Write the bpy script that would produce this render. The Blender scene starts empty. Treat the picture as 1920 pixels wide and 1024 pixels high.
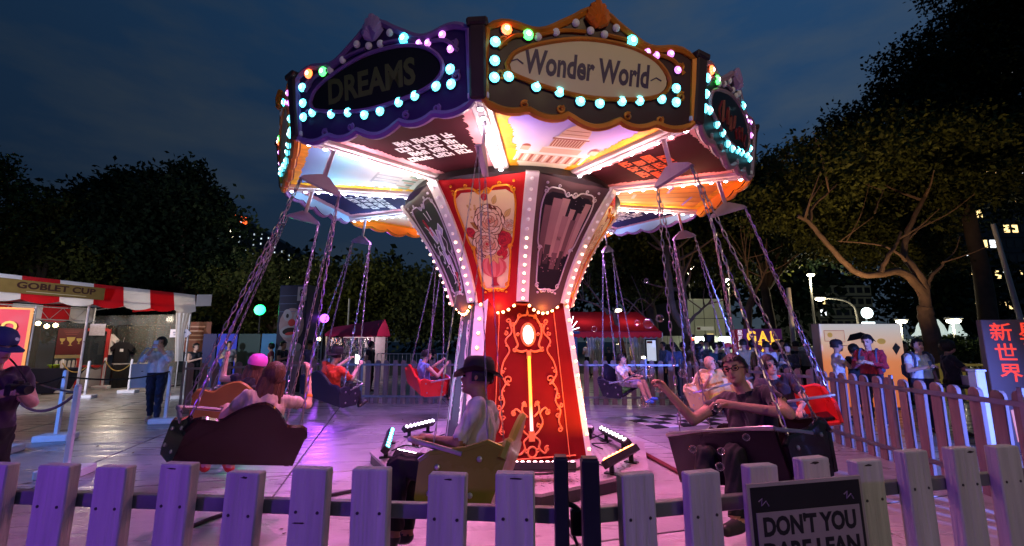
import bpy, math, random
from mathutils import Vector, Matrix
import numpy as np

random.seed(11)
rng = np.random.default_rng(5)
sc = bpy.context.scene
COL = sc.collection
R = math.radians
PI = math.pi

# ------------------------------------------------------------------ camera
F, CAMH = 820.0, 1.58
PITCH = math.atan(128 / F)
cam_d = bpy.data.cameras.new('camera')
cam_d.sensor_width = 36
cam_d.lens = F / 1920 * 36
cam_d.clip_start, cam_d.clip_end = 0.05, 2000
cam = bpy.data.objects.new('camera', cam_d)
COL.objects.link(cam)
cam.location = (0, 0, CAMH)
cam.rotation_euler = (PI / 2 + PITCH, 0, R(-0.0))
sc.camera = cam


def ray(px, py):
    x, y = (px - 960) / F, (512 - py) / F
    return Vector((x, math.cos(PITCH) - y * math.sin(PITCH), math.sin(PITCH) + y * math.cos(PITCH)))


def gp(px, py, z=0.0):          # photo pixel -> point of the level z
    d = ray(px, py)
    return Vector((0, 0, CAMH)) + d * ((z - CAMH) / d.z)


def dp(px, py, dist):           # photo pixel -> point at forward distance dist
    d = ray(px, py)
    return Vector((0, 0, CAMH)) + d * (dist / d.y)


# ------------------------------------------------------------------ dusk sky
world = bpy.data.worlds.new('World')
sc.world = world
world.use_nodes = True
wn, wl = world.node_tree.nodes, world.node_tree.links
wn.clear()
w_out = wn.new('ShaderNodeOutputWorld')
w_bg = wn.new('ShaderNodeBackground')
w_tc = wn.new('ShaderNodeTexCoord')
w_sep = wn.new('ShaderNodeSeparateXYZ')
wl.new(w_tc.outputs['Generated'], w_sep.inputs[0])
w_ramp = wn.new('ShaderNodeValToRGB')
w_ramp.color_ramp.elements[0].position = 0.0
w_ramp.color_ramp.elements[0].color = (0.030, 0.042, 0.055, 1)
w_ramp.color_ramp.elements[1].position = 0.75
w_ramp.color_ramp.elements[1].color = (0.016, 0.060, 0.150, 1)
e = w_ramp.color_ramp.elements.new(0.30)
e.color = (0.016, 0.042, 0.095, 1)
wl.new(w_sep.outputs['Z'], w_ramp.inputs[0])
w_side = wn.new('ShaderNodeMapRange')        # the west (right) of the dusk sky is a little brighter
w_side.inputs[1].default_value, w_side.inputs[2].default_value = -0.8, 0.5
w_side.inputs[3].default_value, w_side.inputs[4].default_value = 0.42, 1.12
wl.new(w_sep.outputs['X'], w_side.inputs[0])
w_map = wn.new('ShaderNodeMapping')
w_map.inputs['Scale'].default_value = (1.6, 1.6, 5.0)
w_map.inputs['Rotation'].default_value = (0.25, 0.3, 0)
wl.new(w_tc.outputs['Generated'], w_map.inputs[0])
w_noise = wn.new('ShaderNodeTexNoise')
w_noise.inputs['Scale'].default_value = 2.2
w_noise.inputs['Detail'].default_value = 7
w_noise.inputs['Roughness'].default_value = 0.55
wl.new(w_map.outputs[0], w_noise.inputs['Vector'])
w_cr = wn.new('ShaderNodeMapRange')
w_cr.inputs[1].default_value, w_cr.inputs[2].default_value = 0.44, 0.70
w_cr.inputs[3].default_value, w_cr.inputs[4].default_value = 0.0, 0.62
wl.new(w_noise.outputs[0], w_cr.inputs[0])
w_mix = wn.new('ShaderNodeMixRGB')
w_mix.inputs['Color2'].default_value = (0.054, 0.076, 0.104, 1)
wl.new(w_cr.outputs[0], w_mix.inputs[0])
wl.new(w_ramp.outputs[0], w_mix.inputs['Color1'])
w_mul = wn.new('ShaderNodeVectorMath')
w_mul.operation = 'SCALE'
wl.new(w_mix.outputs[0], w_mul.inputs[0])
wl.new(w_side.outputs[0], w_mul.inputs['Scale'])
wl.new(w_mul.outputs[0], w_bg.inputs['Color'])
w_bg.inputs['Strength'].default_value = 0.95
wl.new(w_bg.outputs[0], w_out.inputs['Surface'])

sc.view_settings.view_transform = 'Standard'
sc.view_settings.look = 'None'
sc.view_settings.exposure = 0.0
sc.view_settings.gamma = 1.0
sc.view_settings.use_curve_mapping = False
sc.cycles.use_denoising = True
sc.cycles.max_bounces = 6
sc.cycles.diffuse_bounces = 3
sc.cycles.glossy_bounces = 3
sc.cycles.transmission_bounces = 6
sc.cycles.transparent_max_bounces = 12
sc.cycles.sample_clamp_indirect = 4.0
sc.cycles.caustics_reflective = False
sc.cycles.caustics_refractive = False


# ------------------------------------------------------------------ helpers
def link(o, parent=None):
    COL.objects.link(o)
    if parent is not None:
        o.parent = parent
    return o


def tag(o, label=None, cat=None, group=None, kind=None):
    if label: o['label'] = label
    if cat: o['category'] = cat
    if group: o['group'] = group
    if kind: o['kind'] = kind
    return o


def thing(name, label, cat, loc=(0, 0, 0), rz=0.0, group=None):
    o = bpy.data.objects.new(name, None)
    o.empty_display_size = 0.2
    link(o)
    o.location = loc
    o.rotation_euler = (0, 0, rz)
    return tag(o, label, cat, group)


def lamp(name, kind, loc, power, color, parent=None, aim=None, **kw):
    l = bpy.data.lights.new(name, kind)
    l.energy, l.color = power, color
    for k, v in kw.items():
        setattr(l, k, v)
    o = bpy.data.objects.new(name, l)
    link(o, parent)
    o.location = loc
    if aim is not None:
        o.rotation_euler = (Vector(aim) - Vector(loc)).to_track_quat('-Z', 'Y').to_euler()
    return o


MATS = {}


def mat(name, col, rough=0.5, metal=0.0, emit=0.0, ecol=None, var=0.12, scale=6.0, bump=0.0, bscale=60.0, spec=0.3,
        coat=0.0, alpha=1.0, trans=0.0, sheen=0.0, sample=True, glow=0.0, grain=None):
    if name in MATS: return MATS[name]
    m = bpy.data.materials.new(name)
    m.use_nodes = True
    n, l = m.node_tree.nodes, m.node_tree.links
    b = n['Principled BSDF']
    b.inputs['Roughness'].default_value = rough
    b.inputs['Metallic'].default_value = metal
    b.inputs['Specular IOR Level'].default_value = spec
    b.inputs['Coat Weight'].default_value = coat
    b.inputs['Alpha'].default_value = alpha
    b.inputs['Transmission Weight'].default_value = trans
    if sheen: b.inputs['Sheen Weight'].default_value = sheen
    tc = n.new('ShaderNodeTexCoord')
    if var > 0:
        ns = n.new('ShaderNodeTexNoise')
        ns.inputs['Scale'].default_value = scale
        ns.inputs['Detail'].default_value = 5
        l.new(tc.outputs['Object'], ns.inputs['Vector'])
        mr = n.new('ShaderNodeMapRange')
        mr.inputs[1].default_value, mr.inputs[2].default_value = 0.25, 0.75
        mr.inputs[3].default_value, mr.inputs[4].default_value = 1 - var, 1 + var
        l.new(ns.outputs[0], mr.inputs[0])
        vm = n.new('ShaderNodeVectorMath')
        vm.operation = 'SCALE'
        vm.inputs[0].default_value = col[:3]
        l.new(mr.outputs[0], vm.inputs['Scale'])
        l.new(vm.outputs[0], b.inputs['Base Color'])
        rr = n.new('ShaderNodeMapRange')
        rr.inputs[1].default_value, rr.inputs[2].default_value = 0.3, 0.7
        rr.inputs[3].default_value, rr.inputs[4].default_value = max(rough - .1, .02), min(rough + .1, 1)
        l.new(ns.outputs[0], rr.inputs[0])
        l.new(rr.outputs[0], b.inputs['Roughness'])
    else:
        b.inputs['Base Color'].default_value = (*col[:3], 1)
    if bump > 0:
        nb = n.new('ShaderNodeTexNoise')
        nb.inputs['Scale'].default_value = bscale
        nb.inputs['Detail'].default_value = 4
        if grain:
            gm = n.new('ShaderNodeMapping'); gm.inputs['Scale'].default_value = grain
            oi = n.new('ShaderNodeObjectInfo'); l.new(oi.outputs['Location'], gm.inputs['Location'])
            l.new(tc.outputs['Object'], gm.inputs[0]); l.new(gm.outputs[0], nb.inputs['Vector'])
            if var > 0: l.new(gm.outputs[0], ns.inputs['Vector'])
        else: l.new(tc.outputs['Object'], nb.inputs['Vector'])
        bp = n.new('ShaderNodeBump')
        bp.inputs['Strength'].default_value = bump
        bp.inputs['Distance'].default_value = 0.01
        l.new(nb.outputs[0], bp.inputs['Height'])
        l.new(bp.outputs[0], b.inputs['Normal'])
    if emit > 0:
        b.inputs['Emission Color'].default_value = (*(ecol or col)[:3], 1)
        b.inputs['Emission Strength'].default_value = emit
        if not sample:
            m.cycles.emission_sampling = 'NONE'
    if glow > 0:                # thin cloth that lets light through
        tb = n.new('ShaderNodeBsdfTranslucent'); tb.inputs['Color'].default_value = (*col[:3], 1)
        ms = n.new('ShaderNodeMixShader'); ms.inputs[0].default_value = glow
        o_ = n['Material Output']
        l.new(b.outputs[0], ms.inputs[1]); l.new(tb.outputs[0], ms.inputs[2]); l.new(ms.outputs[0], o_.inputs['Surface'])
    MATS[name] = m
    return m


def ramp_mat(name, stops, mode, lo, hi, rough=0.5, noise=0.0, nscale=3.0, emit=0.0):
    """print whose colour runs along the object's x, y, z or its distance from the axis ('r')"""
    if name in MATS: return MATS[name]
    m = bpy.data.materials.new(name)
    m.use_nodes = True
    n, l = m.node_tree.nodes, m.node_tree.links
    b = n['Principled BSDF']
    b.inputs['Roughness'].default_value = rough
    tc = n.new('ShaderNodeTexCoord')
    if mode == 'r':
        mu = n.new('ShaderNodeVectorMath'); mu.operation = 'MULTIPLY'
        mu.inputs[1].default_value = (1, 1, 0)
        l.new(tc.outputs['Object'], mu.inputs[0])
        ln = n.new('ShaderNodeVectorMath'); ln.operation = 'LENGTH'
        l.new(mu.outputs[0], ln.inputs[0])
        val = ln.outputs['Value']
    else:
        sp = n.new('ShaderNodeSeparateXYZ')
        l.new(tc.outputs['Object'], sp.inputs[0])
        val = sp.outputs['XYZ'.index(mode.upper())]
    mr = n.new('ShaderNodeMapRange')
    mr.inputs[1].default_value, mr.inputs[2].default_value = lo, hi
    l.new(val, mr.inputs[0])
    fac = mr.outputs[0]
    if noise > 0:
        ns = n.new('ShaderNodeTexNoise'); ns.inputs['Scale'].default_value = nscale; ns.inputs['Detail'].default_value = 6
        l.new(tc.outputs['Object'], ns.inputs['Vector'])
        ma = n.new('ShaderNodeMath'); ma.operation = 'MULTIPLY_ADD'
        ma.inputs[1].default_value = noise; 
        l.new(ns.outputs[0], ma.inputs[0]); l.new(fac, ma.inputs[2])
        sb = n.new('ShaderNodeMath'); sb.operation = 'SUBTRACT'; sb.inputs[1].default_value = noise * .5
        l.new(ma.outputs[0], sb.inputs[0])
        fac = sb.outputs[0]
    cr = n.new('ShaderNodeValToRGB')
    el = cr.color_ramp.elements
    el[0].position, el[0].color = stops[0][0], (*stops[0][1], 1)
    el[1].position, el[1].color = stops[-1][0], (*stops[-1][1], 1)
    for p, c in stops[1:-1]:
        x = el.new(p); x.color = (*c, 1)
    l.new(fac, cr.inputs[0])
    l.new(cr.outputs[0], b.inputs['Base Color'])
    if emit > 0:
        l.new(cr.outputs[0], b.inputs['Emission Color'])
        b.inputs['Emission Strength'].default_value = emit
    MATS[name] = m
    return m


class MB:
    """collects pieces and links them as one mesh object"""

    def __init__(s):
        s.v, s.f, s.mi, s.cur = [], [], [], 0

    def add(s, vs, fs):
        o = len(s.v)
        s.v += [tuple(p) for p in vs]
        s.f += [tuple(i + o for i in q) for q in fs]
        s.mi += [s.cur] * len(fs)
        return s

    def box(s, c, d, M=None, bev=0.0):
        x, y, z = d[0] / 2, d[1] / 2, d[2] / 2
        if bev <= 0:
            vs = [Vector((a * x, b * y, e * z)) for e in (-1, 1) for a, b in ((-1, -1), (1, -1), (1, 1), (-1, 1))]
            fs = [(3, 2, 1, 0), (4, 5, 6, 7), (0, 1, 5, 4), (1, 2, 6, 5), (2, 3, 7, 6), (3, 0, 4, 7)]
        else:
            k = bev
            ring = [(-x + k, -y), (x - k, -y), (x, -y + k), (x, y - k), (x - k, y), (-x + k, y), (-x, y - k), (-x, -y + k)]
            ins = [(-x + k, -y + k), (x - k, -y + k), (x - k, -y + k), (x - k, y - k), (x - k, y - k), (-x + k, y - k), (-x + k, y - k), (-x + k, -y + k)]
            vs = [Vector((a, b, -z)) for a, b in ins] + [Vector((a, b, -z + k)) for a, b in ring] + \
                 [Vector((a, b, z - k)) for a, b in ring] + [Vector((a, b, z)) for a, b in ins]
            fs = []
            for q in range(3):
                for i in range(8):
                    j = (i + 1) % 8
                    fs.append((q * 8 + i, q * 8 + j, q * 8 + 8 + j, q * 8 + 8 + i))
            fs += [tuple(range(7, -1, -1)), tuple(range(24, 32))]
        c = Vector(c)
        if M is not None:
            vs = [M @ v for v in vs]
        return s.add([v + c for v in vs], fs)

    def prism(s, pts, fr, t, back=None):
        """polygon in the frame (origin, u, v, n): front face at +t/2, back face at -t/2"""
        o, u, v, n = [Vector(q) for q in fr]
        k = len(pts)
        a = [o + u * p[0] + v * p[1] + n * (t / 2) for p in pts]
        b = [o + u * p[0] + v * p[1] - n * (t / 2) for p in pts]
        area = sum(pts[i][0] * pts[(i + 1) % k][1] - pts[(i + 1) % k][0] * pts[i][1] for i in range(k))
        idx = list(range(k))
        fr_f = tuple(idx) if area > 0 else tuple(reversed(idx))
        bk_f = tuple(k + i for i in reversed(fr_f))
        side = []
        for i in range(k):
            j = (i + 1) % k
            side.append((i, k + i, k + j, j) if area > 0 else (j, k + j, k + i, i))
        s.add(a + b, [fr_f] + side)
        o2 = len(s.v) - 2 * k
        c = s.cur
        if back is not None: s.cur = back
        s.f.append(tuple(q + o2 for q in bk_f)); s.mi.append(s.cur)
        s.cur = c
        return s

    def tube(s, path, r, n=6, closed=False, cap=True, flat=None):
        P = [Vector(p) for p in path]
        k = len(P)
        rad = r if isinstance(r, (list, tuple)) else [r] * k
        up = Vector((0, 0, 1))
        T = []
        for i in range(k):
            a = P[(i - 1) % k] if (closed or i > 0) else P[i]
            b = P[(i + 1) % k] if (closed or i < k - 1) else P[i]
            t = (b - a)
            T.append(t.normalized() if t.length > 1e-9 else Vector((0, 0, 1)))
        nrm = T[0].orthogonal().normalized()
        vs, fs = [], []
        for i in range(k):
            nrm = (nrm - T[i] * nrm.dot(T[i]))
            nrm = nrm.normalized() if nrm.length > 1e-6 else T[i].orthogonal().normalized()
            bn = T[i].cross(nrm)
            for j in range(n):
                a = 2 * PI * j / n
                vs.append(P[i] + (nrm * math.cos(a) + bn * math.sin(a)) * rad[i])
        m = k if closed else k - 1
        for i in range(m):
            for j in range(n):
                a, b = i * n + j, i * n + (j + 1) % n
                c, d = ((i + 1) % k) * n + (j + 1) % n, ((i + 1) % k) * n + j
                fs.append((a, b, c, d))
        if cap and not closed:
            fs += [tuple(reversed(range(n))), tuple(range((k - 1) * n, k * n))]
        return s.add(vs, fs)

    def ball(s, c, r, nu=12, nv=8, M=None):
        r = Vector((r, r, r)) if not hasattr(r, '__len__') else Vector(r)
        c = Vector(c)
        vs = [Vector((0, 0, -1))]
        for i in range(1, nv):
            t = -PI / 2 + PI * i / nv
            for j in range(nu):
                a = 2 * PI * j / nu
                vs.append(Vector((math.cos(t) * math.cos(a), math.cos(t) * math.sin(a), math.sin(t))))
        vs.append(Vector((0, 0, 1)))
        vs = [Vector((v.x * r.x, v.y * r.y, v.z * r.z)) for v in vs]
        if M is not None: vs = [M @ v for v in vs]
        fs = [(0, 1 + (j + 1) % nu, 1 + j) for j in range(nu)]
        for i in range(nv - 2):
            for j in range(nu):
                a, b = 1 + i * nu + j, 1 + i * nu + (j + 1) % nu
                fs.append((a, b, b + nu, a + nu))
        l = len(vs) - 1
        fs += [(l, l - nu + j, l - nu + (j + 1) % nu) for j in range(nu)]
        return s.add([v + c for v in vs], fs)

    def lathe(s, prof, n=16, c=(0, 0, 0), M=None):
        c = Vector(c)
        vs, fs = [], []
        for r, z in prof:
            for j in range(n):
                a = 2 * PI * j / n
                p = Vector((r * math.cos(a), r * math.sin(a), z))
                vs.append((M @ p if M is not None else p) + c)
        for i in range(len(prof) - 1):
            for j in range(n):
                a, b = i * n + j, i * n + (j + 1) % n
                fs.append((a, b, b + n, a + n))
        fs += [tuple(reversed(range(n))), tuple(range((len(prof) - 1) * n, len(prof) * n))]
        return s.add(vs, fs)

    def grid(s, fn, nu, nv):
        vs = [fn(i / nu, j / nv) for j in range(nv + 1) for i in range(nu + 1)]
        fs = [(j * (nu + 1) + i, j * (nu + 1) + i + 1, (j + 1) * (nu + 1) + i + 1, (j + 1) * (nu + 1) + i)
              for j in range(nv) for i in range(nu)]
        return s.add(vs, fs)

    def mesh(s, name, mats, smooth=False):
        me = bpy.data.meshes.new(name)
        me.from_pydata(s.v, [], s.f)
        mats = mats if isinstance(mats, (list, tuple)) else [mats]
        for m in mats: me.materials.append(m)
        if len(mats) > 1:
            me.polygons.foreach_set('material_index', s.mi)
        if smooth:
            me.polygons.foreach_set('use_smooth', [True] * len(me.polygons))
        me.update()
        return me

    def build(s, name, mats, parent=None, smooth=False, loc=None):
        me = s.mesh(name, mats, smooth)
        if smooth == 'auto' or smooth is True:
            try: me.set_sharp_from_angle(angle=R(40))
            except Exception: pass
        o = bpy.data.objects.new(name, me)
        if loc is not None: o.location = loc
        return link(o, parent)


def inst(name, me, parent=None, loc=(0, 0, 0), rot=(0, 0, 0), scale=(1, 1, 1)):
    o = bpy.data.objects.new(name, me)
    link(o, parent)
    o.location, o.rotation_euler, o.scale = loc, rot, scale
    return o


TEXT_CACHE = {}


def text_geo(s, size=1.0, bold=0.0, align='CENTER', space=1.0):
    key = (s, bold, align, space)
    if key not in TEXT_CACHE:
        cu = bpy.data.curves.new('lettering', 'FONT')
        cu.body = s
        cu.align_x, cu.align_y = align, 'CENTER'
        cu.offset = bold
        cu.space_character = space
        cu.space_line = 0.85
        cu.resolution_u = 3
        o = bpy.data.objects.new('lettering', cu)
        COL.objects.link(o)
        dg = bpy.context.evaluated_depsgraph_get()
        me = bpy.data.meshes.new_from_object(o.evaluated_get(dg))
        vs = [v.co.copy() for v in me.vertices]
        fs = [tuple(p.vertices) for p in me.polygons]
        bpy.data.objects.remove(o)
        bpy.data.meshes.remove(me)
        bpy.data.curves.remove(cu)
        TEXT_CACHE[key] = (vs, fs)
    vs, fs = TEXT_CACHE[key]
    return [(v.x * size, v.y * size) for v in vs], fs


def put_text(mb, s, fr, size, bold=0.0, width=None, align='CENTER', shear=0.0, stretch=1.0, space=1.0):
    pts, fs = text_geo(s, size, bold, align, space)
    if width:
        w = max(p[0] for p in pts) - min(p[0] for p in pts)
        stretch *= width / w
    o, u, v, n = [Vector(q) for q in fr]
    mb.add([o + u * ((p[0] + shear * p[1]) * stretch) + v * p[1] for p in pts], fs)
    return mb


def spiral(c, r0, r1, a0, turns, n=14):
    return [(c[0] + (r0 + (r1 - r0) * t) * math.cos(a0 + turns * 2 * PI * t),
             c[1] + (r0 + (r1 - r0) * t) * math.sin(a0 + turns * 2 * PI * t)) for t in [i / n for i in range(n + 1)]]


def bez(p, n=10):
    out = []
    for i in range(n + 1):
        t = i / n
        a = [(1 - t) ** 3, 3 * t * (1 - t) ** 2, 3 * t * t * (1 - t), t ** 3]
        out.append(tuple(sum(a[k] * p[k][d] for k in range(4)) for d in range(len(p[0]))))
    return out


def smooth_path(pts, n=6):
    """Catmull-Rom through the points"""
    P = [Vector(p) for p in pts]
    P = [P[0] * 2 - P[1]] + P + [P[-1] * 2 - P[-2]]
    out = []
    for i in range(1, len(P) - 2):
        for j in range(n):
            t = j / n
            out.append(0.5 * ((2 * P[i]) + (P[i + 1] - P[i - 1]) * t + (2 * P[i - 1] - 5 * P[i] + 4 * P[i + 1] - P[i + 2]) * t * t
                              + (3 * P[i] - P[i - 1] - 3 * P[i + 1] + P[i + 2]) * t ** 3))
    out.append(P[-2])
    return out


# ------------------------------------------------------------------ lamps off the frame, known by their light or added
def flood_stand(name, label, loc, aim, power, color, size=0.9, blend=0.6):
    t = thing(name, label, 'floodlight', (loc[0], loc[1], 0))
    z = loc[2]
    mb = MB()
    mb.tube([(0, 0, 0.3), (0, 0, z - 0.15)], 0.025, 8)
    for a in range(3):
        q = a * 2 * PI / 3
        mb.tube([(0, 0, 0.55), (0.5 * math.cos(q), 0.5 * math.sin(q), 0.012)], 0.016, 6)
    mb.build('stand', mat('stand_black', (0.02, 0.02, 0.02), 0.4), t)
    d = (Vector(aim) - Vector(loc)).normalized()
    M = d.to_track_quat('-Z', 'Y').to_matrix()
    h = MB()
    h.lathe([(0.06, 0.10), (0.12, 0.06), (0.14, -0.06), (0.13, -0.06), (0.11, 0.02)], 16, (0, 0, z), M)
    h.build('housing', mat('stand_black', (0.02, 0.02, 0.02), 0.4), t, True)
    lamp('flood_lamp', 'SPOT', (0, 0, z), power, color, t, Vector(aim) - Vector((loc[0], loc[1], 0)) , spot_size=size * 2, spot_blend=blend, shadow_soft_size=0.08)
    return t


# lights of the fairground outside the frame, known by their light, and the added lilac one
flood_stand('floodlight', 'purple floodlight on a black stand behind the front fence', (-3.6, -1.6, 2.6), (-1.2, 2.4, 0.6), 430, (0.30, 0.06, 1.0), 0.75)
flood_stand('floodlight', 'cyan floodlight on a black stand at the queue', (-9.6, 3.6, 1.7), (-6.0, 6.6, 0.5), 950, (0.12, 0.28, 1.0), 0.55)
flood_stand('floodlight', 'added lilac white floodlight on a black stand facing the striped booth', (-10.6, 5.0, 2.7), (-11.9, 12.5, 2.7), 2600, (.80, .80, 1.0), 0.6)  # added to brighten the valance, in place of the ride and event lights
flood_stand('floodlight', 'blue floodlight on a black stand outside the right fence', (6.3, -0.4, 1.4), (5.2, 5.5, 0.6), 6500, (0.14, 0.22, 1.0), 0.40)
# the street lamp behind the camera on the right whose warm light reaches the fence and the signboards
t = thing('street_lamp', 'tall street lamp with a warm lamp standing behind the camera', 'street lamp', (5.0, -4.6, 0))
b = MB(); b.tube(smooth_path([(0, 0, 0), (0, 0, 5.6), (-.15, .1, 6.5), (-.8, .5, 6.85)], 6), .06, 8); b.build('pole', mat('lamp_pole', (.40, .40, .38), .5, .3, var=.1), t, True)
b = MB(); b.ball((-.9, .56, 6.80), (.24, .16, .06), 12, 6); b.build('lamp_glass', mat('lamp_glow', (.9, .9, .9), .4, emit=14, ecol=(1, .90, .62), var=0, sample=False), t, True)
lamp('street_light', 'SPOT', (-.9, .56, 6.6), 520, (1.0, .72, .40), t, (-2.8, 9.6, 2.5), spot_size=R(66), spot_blend=.75, shadow_soft_size=.12)

# ------------------------------------------------------------------ ground
g_base = MB()
g_base.add([(-400, -200, -0.012), (400, -200, -0.012), (400, 900, -0.012), (-400, 900, -0.012)], [(0, 1, 2, 3)])
gb = g_base.build('ground', mat('paving_joint', (0.07, 0.07, 0.075), 0.7, var=0.25, scale=0.6))
tag(gb, kind='structure')


def slab_material():
    m = bpy.data.materials.new('stone_slab')
    m.use_nodes = True
    n, l = m.node_tree.nodes, m.node_tree.links
    b = n['Principled BSDF']
    tc = n.new('ShaderNodeTexCoord')
    geo = n.new('ShaderNodeNewGeometry')
    oi = n.new('ShaderNodeObjectInfo')
    n1 = n.new('ShaderNodeTexNoise'); n1.inputs['Scale'].default_value = 1.1; n1.inputs['Detail'].default_value = 8; n1.inputs['Roughness'].default_value = 0.65
    n2 = n.new('ShaderNodeTexNoise'); n2.inputs['Scale'].default_value = 34; n2.inputs['Detail'].default_value = 4
    mp = n.new('ShaderNodeMapping'); mp.inputs['Rotation'].default_value = (0, 0, R(-15.6)); mp.inputs['Scale'].default_value = (0.5, 2.6, 1)
    n3 = n.new('ShaderNodeTexNoise'); n3.inputs['Scale'].default_value = 2.4; n3.inputs['Detail'].default_value = 6
    l.new(geo.outputs['Position'], n1.inputs['Vector']); l.new(geo.outputs['Position'], n2.inputs['Vector'])
    l.new(geo.outputs['Position'], mp.inputs[0]); l.new(mp.outputs[0], n3.inputs['Vector'])
    r1 = n.new('ShaderNodeMapRange'); r1.inputs[1].default_value, r1.inputs[2].default_value = .3, .7
    r1.inputs[3].default_value, r1.inputs[4].default_value = .62, 1.16
    l.new(n1.outputs[0], r1.inputs[0])
    r0 = n.new('ShaderNodeMapRange'); r0.inputs[3].default_value, r0.inputs[4].default_value = .80, 1.12
    l.new(oi.outputs['Random'], r0.inputs[0])
    mm = n.new('ShaderNodeMath'); mm.operation = 'MULTIPLY'
    l.new(r1.outputs[0], mm.inputs[0]); l.new(r0.outputs[0], mm.inputs[1])
    vm = n.new('ShaderNodeVectorMath'); vm.operation = 'SCALE'; vm.inputs[0].default_value = (0.36, 0.355, 0.345)
    # blotches of old spills and trodden gum
    n4 = n.new('ShaderNodeTexNoise'); n4.inputs['Scale'].default_value = 3.3; n4.inputs['Detail'].default_value = 9; n4.inputs['Roughness'].default_value = .7
    v4 = n.new('ShaderNodeTexVoronoi'); v4.inputs['Scale'].default_value = 2.6
    l.new(geo.outputs['Position'], n4.inputs['Vector']); l.new(geo.outputs['Position'], v4.inputs['Vector'])
    r4 = n.new('ShaderNodeMapRange'); r4.inputs[1].default_value, r4.inputs[2].default_value, r4.inputs[3].default_value, r4.inputs[4].default_value = .58, .66, 1, .66
    r5 = n.new('ShaderNodeMapRange'); r5.inputs[1].default_value, r5.inputs[2].default_value, r5.inputs[3].default_value, r5.inputs[4].default_value = .035, .05, .55, 1
    l.new(n4.outputs[0], r4.inputs[0]); l.new(v4.outputs['Distance'], r5.inputs[0])
    m4 = n.new('ShaderNodeMath'); m4.operation = 'MULTIPLY'; l.new(r4.outputs[0], m4.inputs[0]); l.new(r5.outputs[0], m4.inputs[1])
    m5 = n.new('ShaderNodeMath'); m5.operation = 'MULTIPLY'; l.new(mm.outputs[0], m5.inputs[0]); l.new(m4.outputs[0], m5.inputs[1])
    l.new(m5.outputs[0], vm.inputs['Scale']); l.new(vm.outputs[0], b.inputs['Base Color'])
    r2 = n.new('ShaderNodeMapRange'); r2.inputs[1].default_value, r2.inputs[2].default_value = .35, .7
    r2.inputs[3].default_value, r2.inputs[4].default_value = .22, .50
    l.new(n3.outputs[0], r2.inputs[0]); l.new(r2.outputs[0], b.inputs['Roughness'])
    ad = n.new('ShaderNodeMath'); ad.operation = 'MULTIPLY_ADD'; ad.inputs[1].default_value = .25
    l.new(n2.outputs[0], ad.inputs[0]); l.new(n3.outputs[0], ad.inputs[2])
    bp = n.new('ShaderNodeBump'); bp.inputs['Strength'].default_value = .55; bp.inputs['Distance'].default_value = .02
    l.new(ad.outputs[0], bp.inputs['Height']); l.new(bp.outputs[0], b.inputs['Normal'])
    return m


SLAB_M = slab_material()
SL = 2.59
sl = MB()
sl.box((0, 0, -0.006), (SL - 0.022, SL - 0.022, 0.012), None, 0.004)
sl_me = sl.mesh('slab', SLAB_M)
ca, sa = math.cos(R(15.6)), math.sin(R(15.6))
for i in range(-8, 7):
    for j in range(-1, 12):
        a, b_ = -3.67 + SL * (i + 0.5), 6.04 + SL * (j - 2.5 + 0.0)
        x, y = a * ca - b_ * sa, a * sa + b_ * ca
        if -17 < x < 12.5 and -1.5 < y < 22:
            inst('slab', sl_me, gb, (x, y, random.uniform(-.0025, .0025)), (random.uniform(-.001, .001), random.uniform(-.001, .001), R(15.6)))
lt_ = MB()
random.seed(77)
for i in range(170):
    x, y = random.uniform(-8, 6), random.uniform(2.0, 12)
    a, L_, w = random.uniform(0, 6.3), random.uniform(.02, .06), random.uniform(.008, .02)
    d_, s_ = Vector((math.cos(a), math.sin(a), 0)), Vector((-math.sin(a), math.cos(a), 0))
    p_ = Vector((x, y, .006))
    lt_.add([p_ - d_ * L_, p_ + s_ * w + Vector((0, 0, .004)), p_ + d_ * L_ + Vector((0, 0, random.uniform(0, .012))), p_ - s_ * w], [(0, 1, 2, 3)])
tag(lt_.build('litter', mat('dry_leaf', (.10, .055, .03), .8, var=.5, scale=2)), 'dry leaves and scraps scattered over the paving slabs', None, None, 'stuff')
# the chequered patch on the right of the ride
CQ = (mat('chequer_black', (0.02, 0.02, 0.022), 0.4), mat('chequer_white', (0.72, 0.72, 0.72), 0.4))
q0, q1 = gp(1215, 795), gp(1350, 787)
uq = (q1 - q0).normalized(); vq = Vector((-uq.y, uq.x, 0))
mat_thing = thing('chequered_mat', 'black and white chequered floor patch beside the ride', 'floor mat', q0)
tl = [MB().box((0, 0, 0.004), (0.298, 0.298, 0.008)).mesh('tile', c) for c in CQ]
for i in range(7):
    for j in range(4):
        p = uq * (i * 0.3) + vq * (j * 0.3 - 0.3)
        inst('tile', tl[(i + j) % 2], mat_thing, (p.x, p.y, 0.004), (0, 0, math.atan2(uq.y, uq.x)))

# ------------------------------------------------------------------ the swing ride
CX, CY = 0.01, 6.3
BULB_D = {}
WARM = (1.0, 0.48, 0.16)


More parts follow.
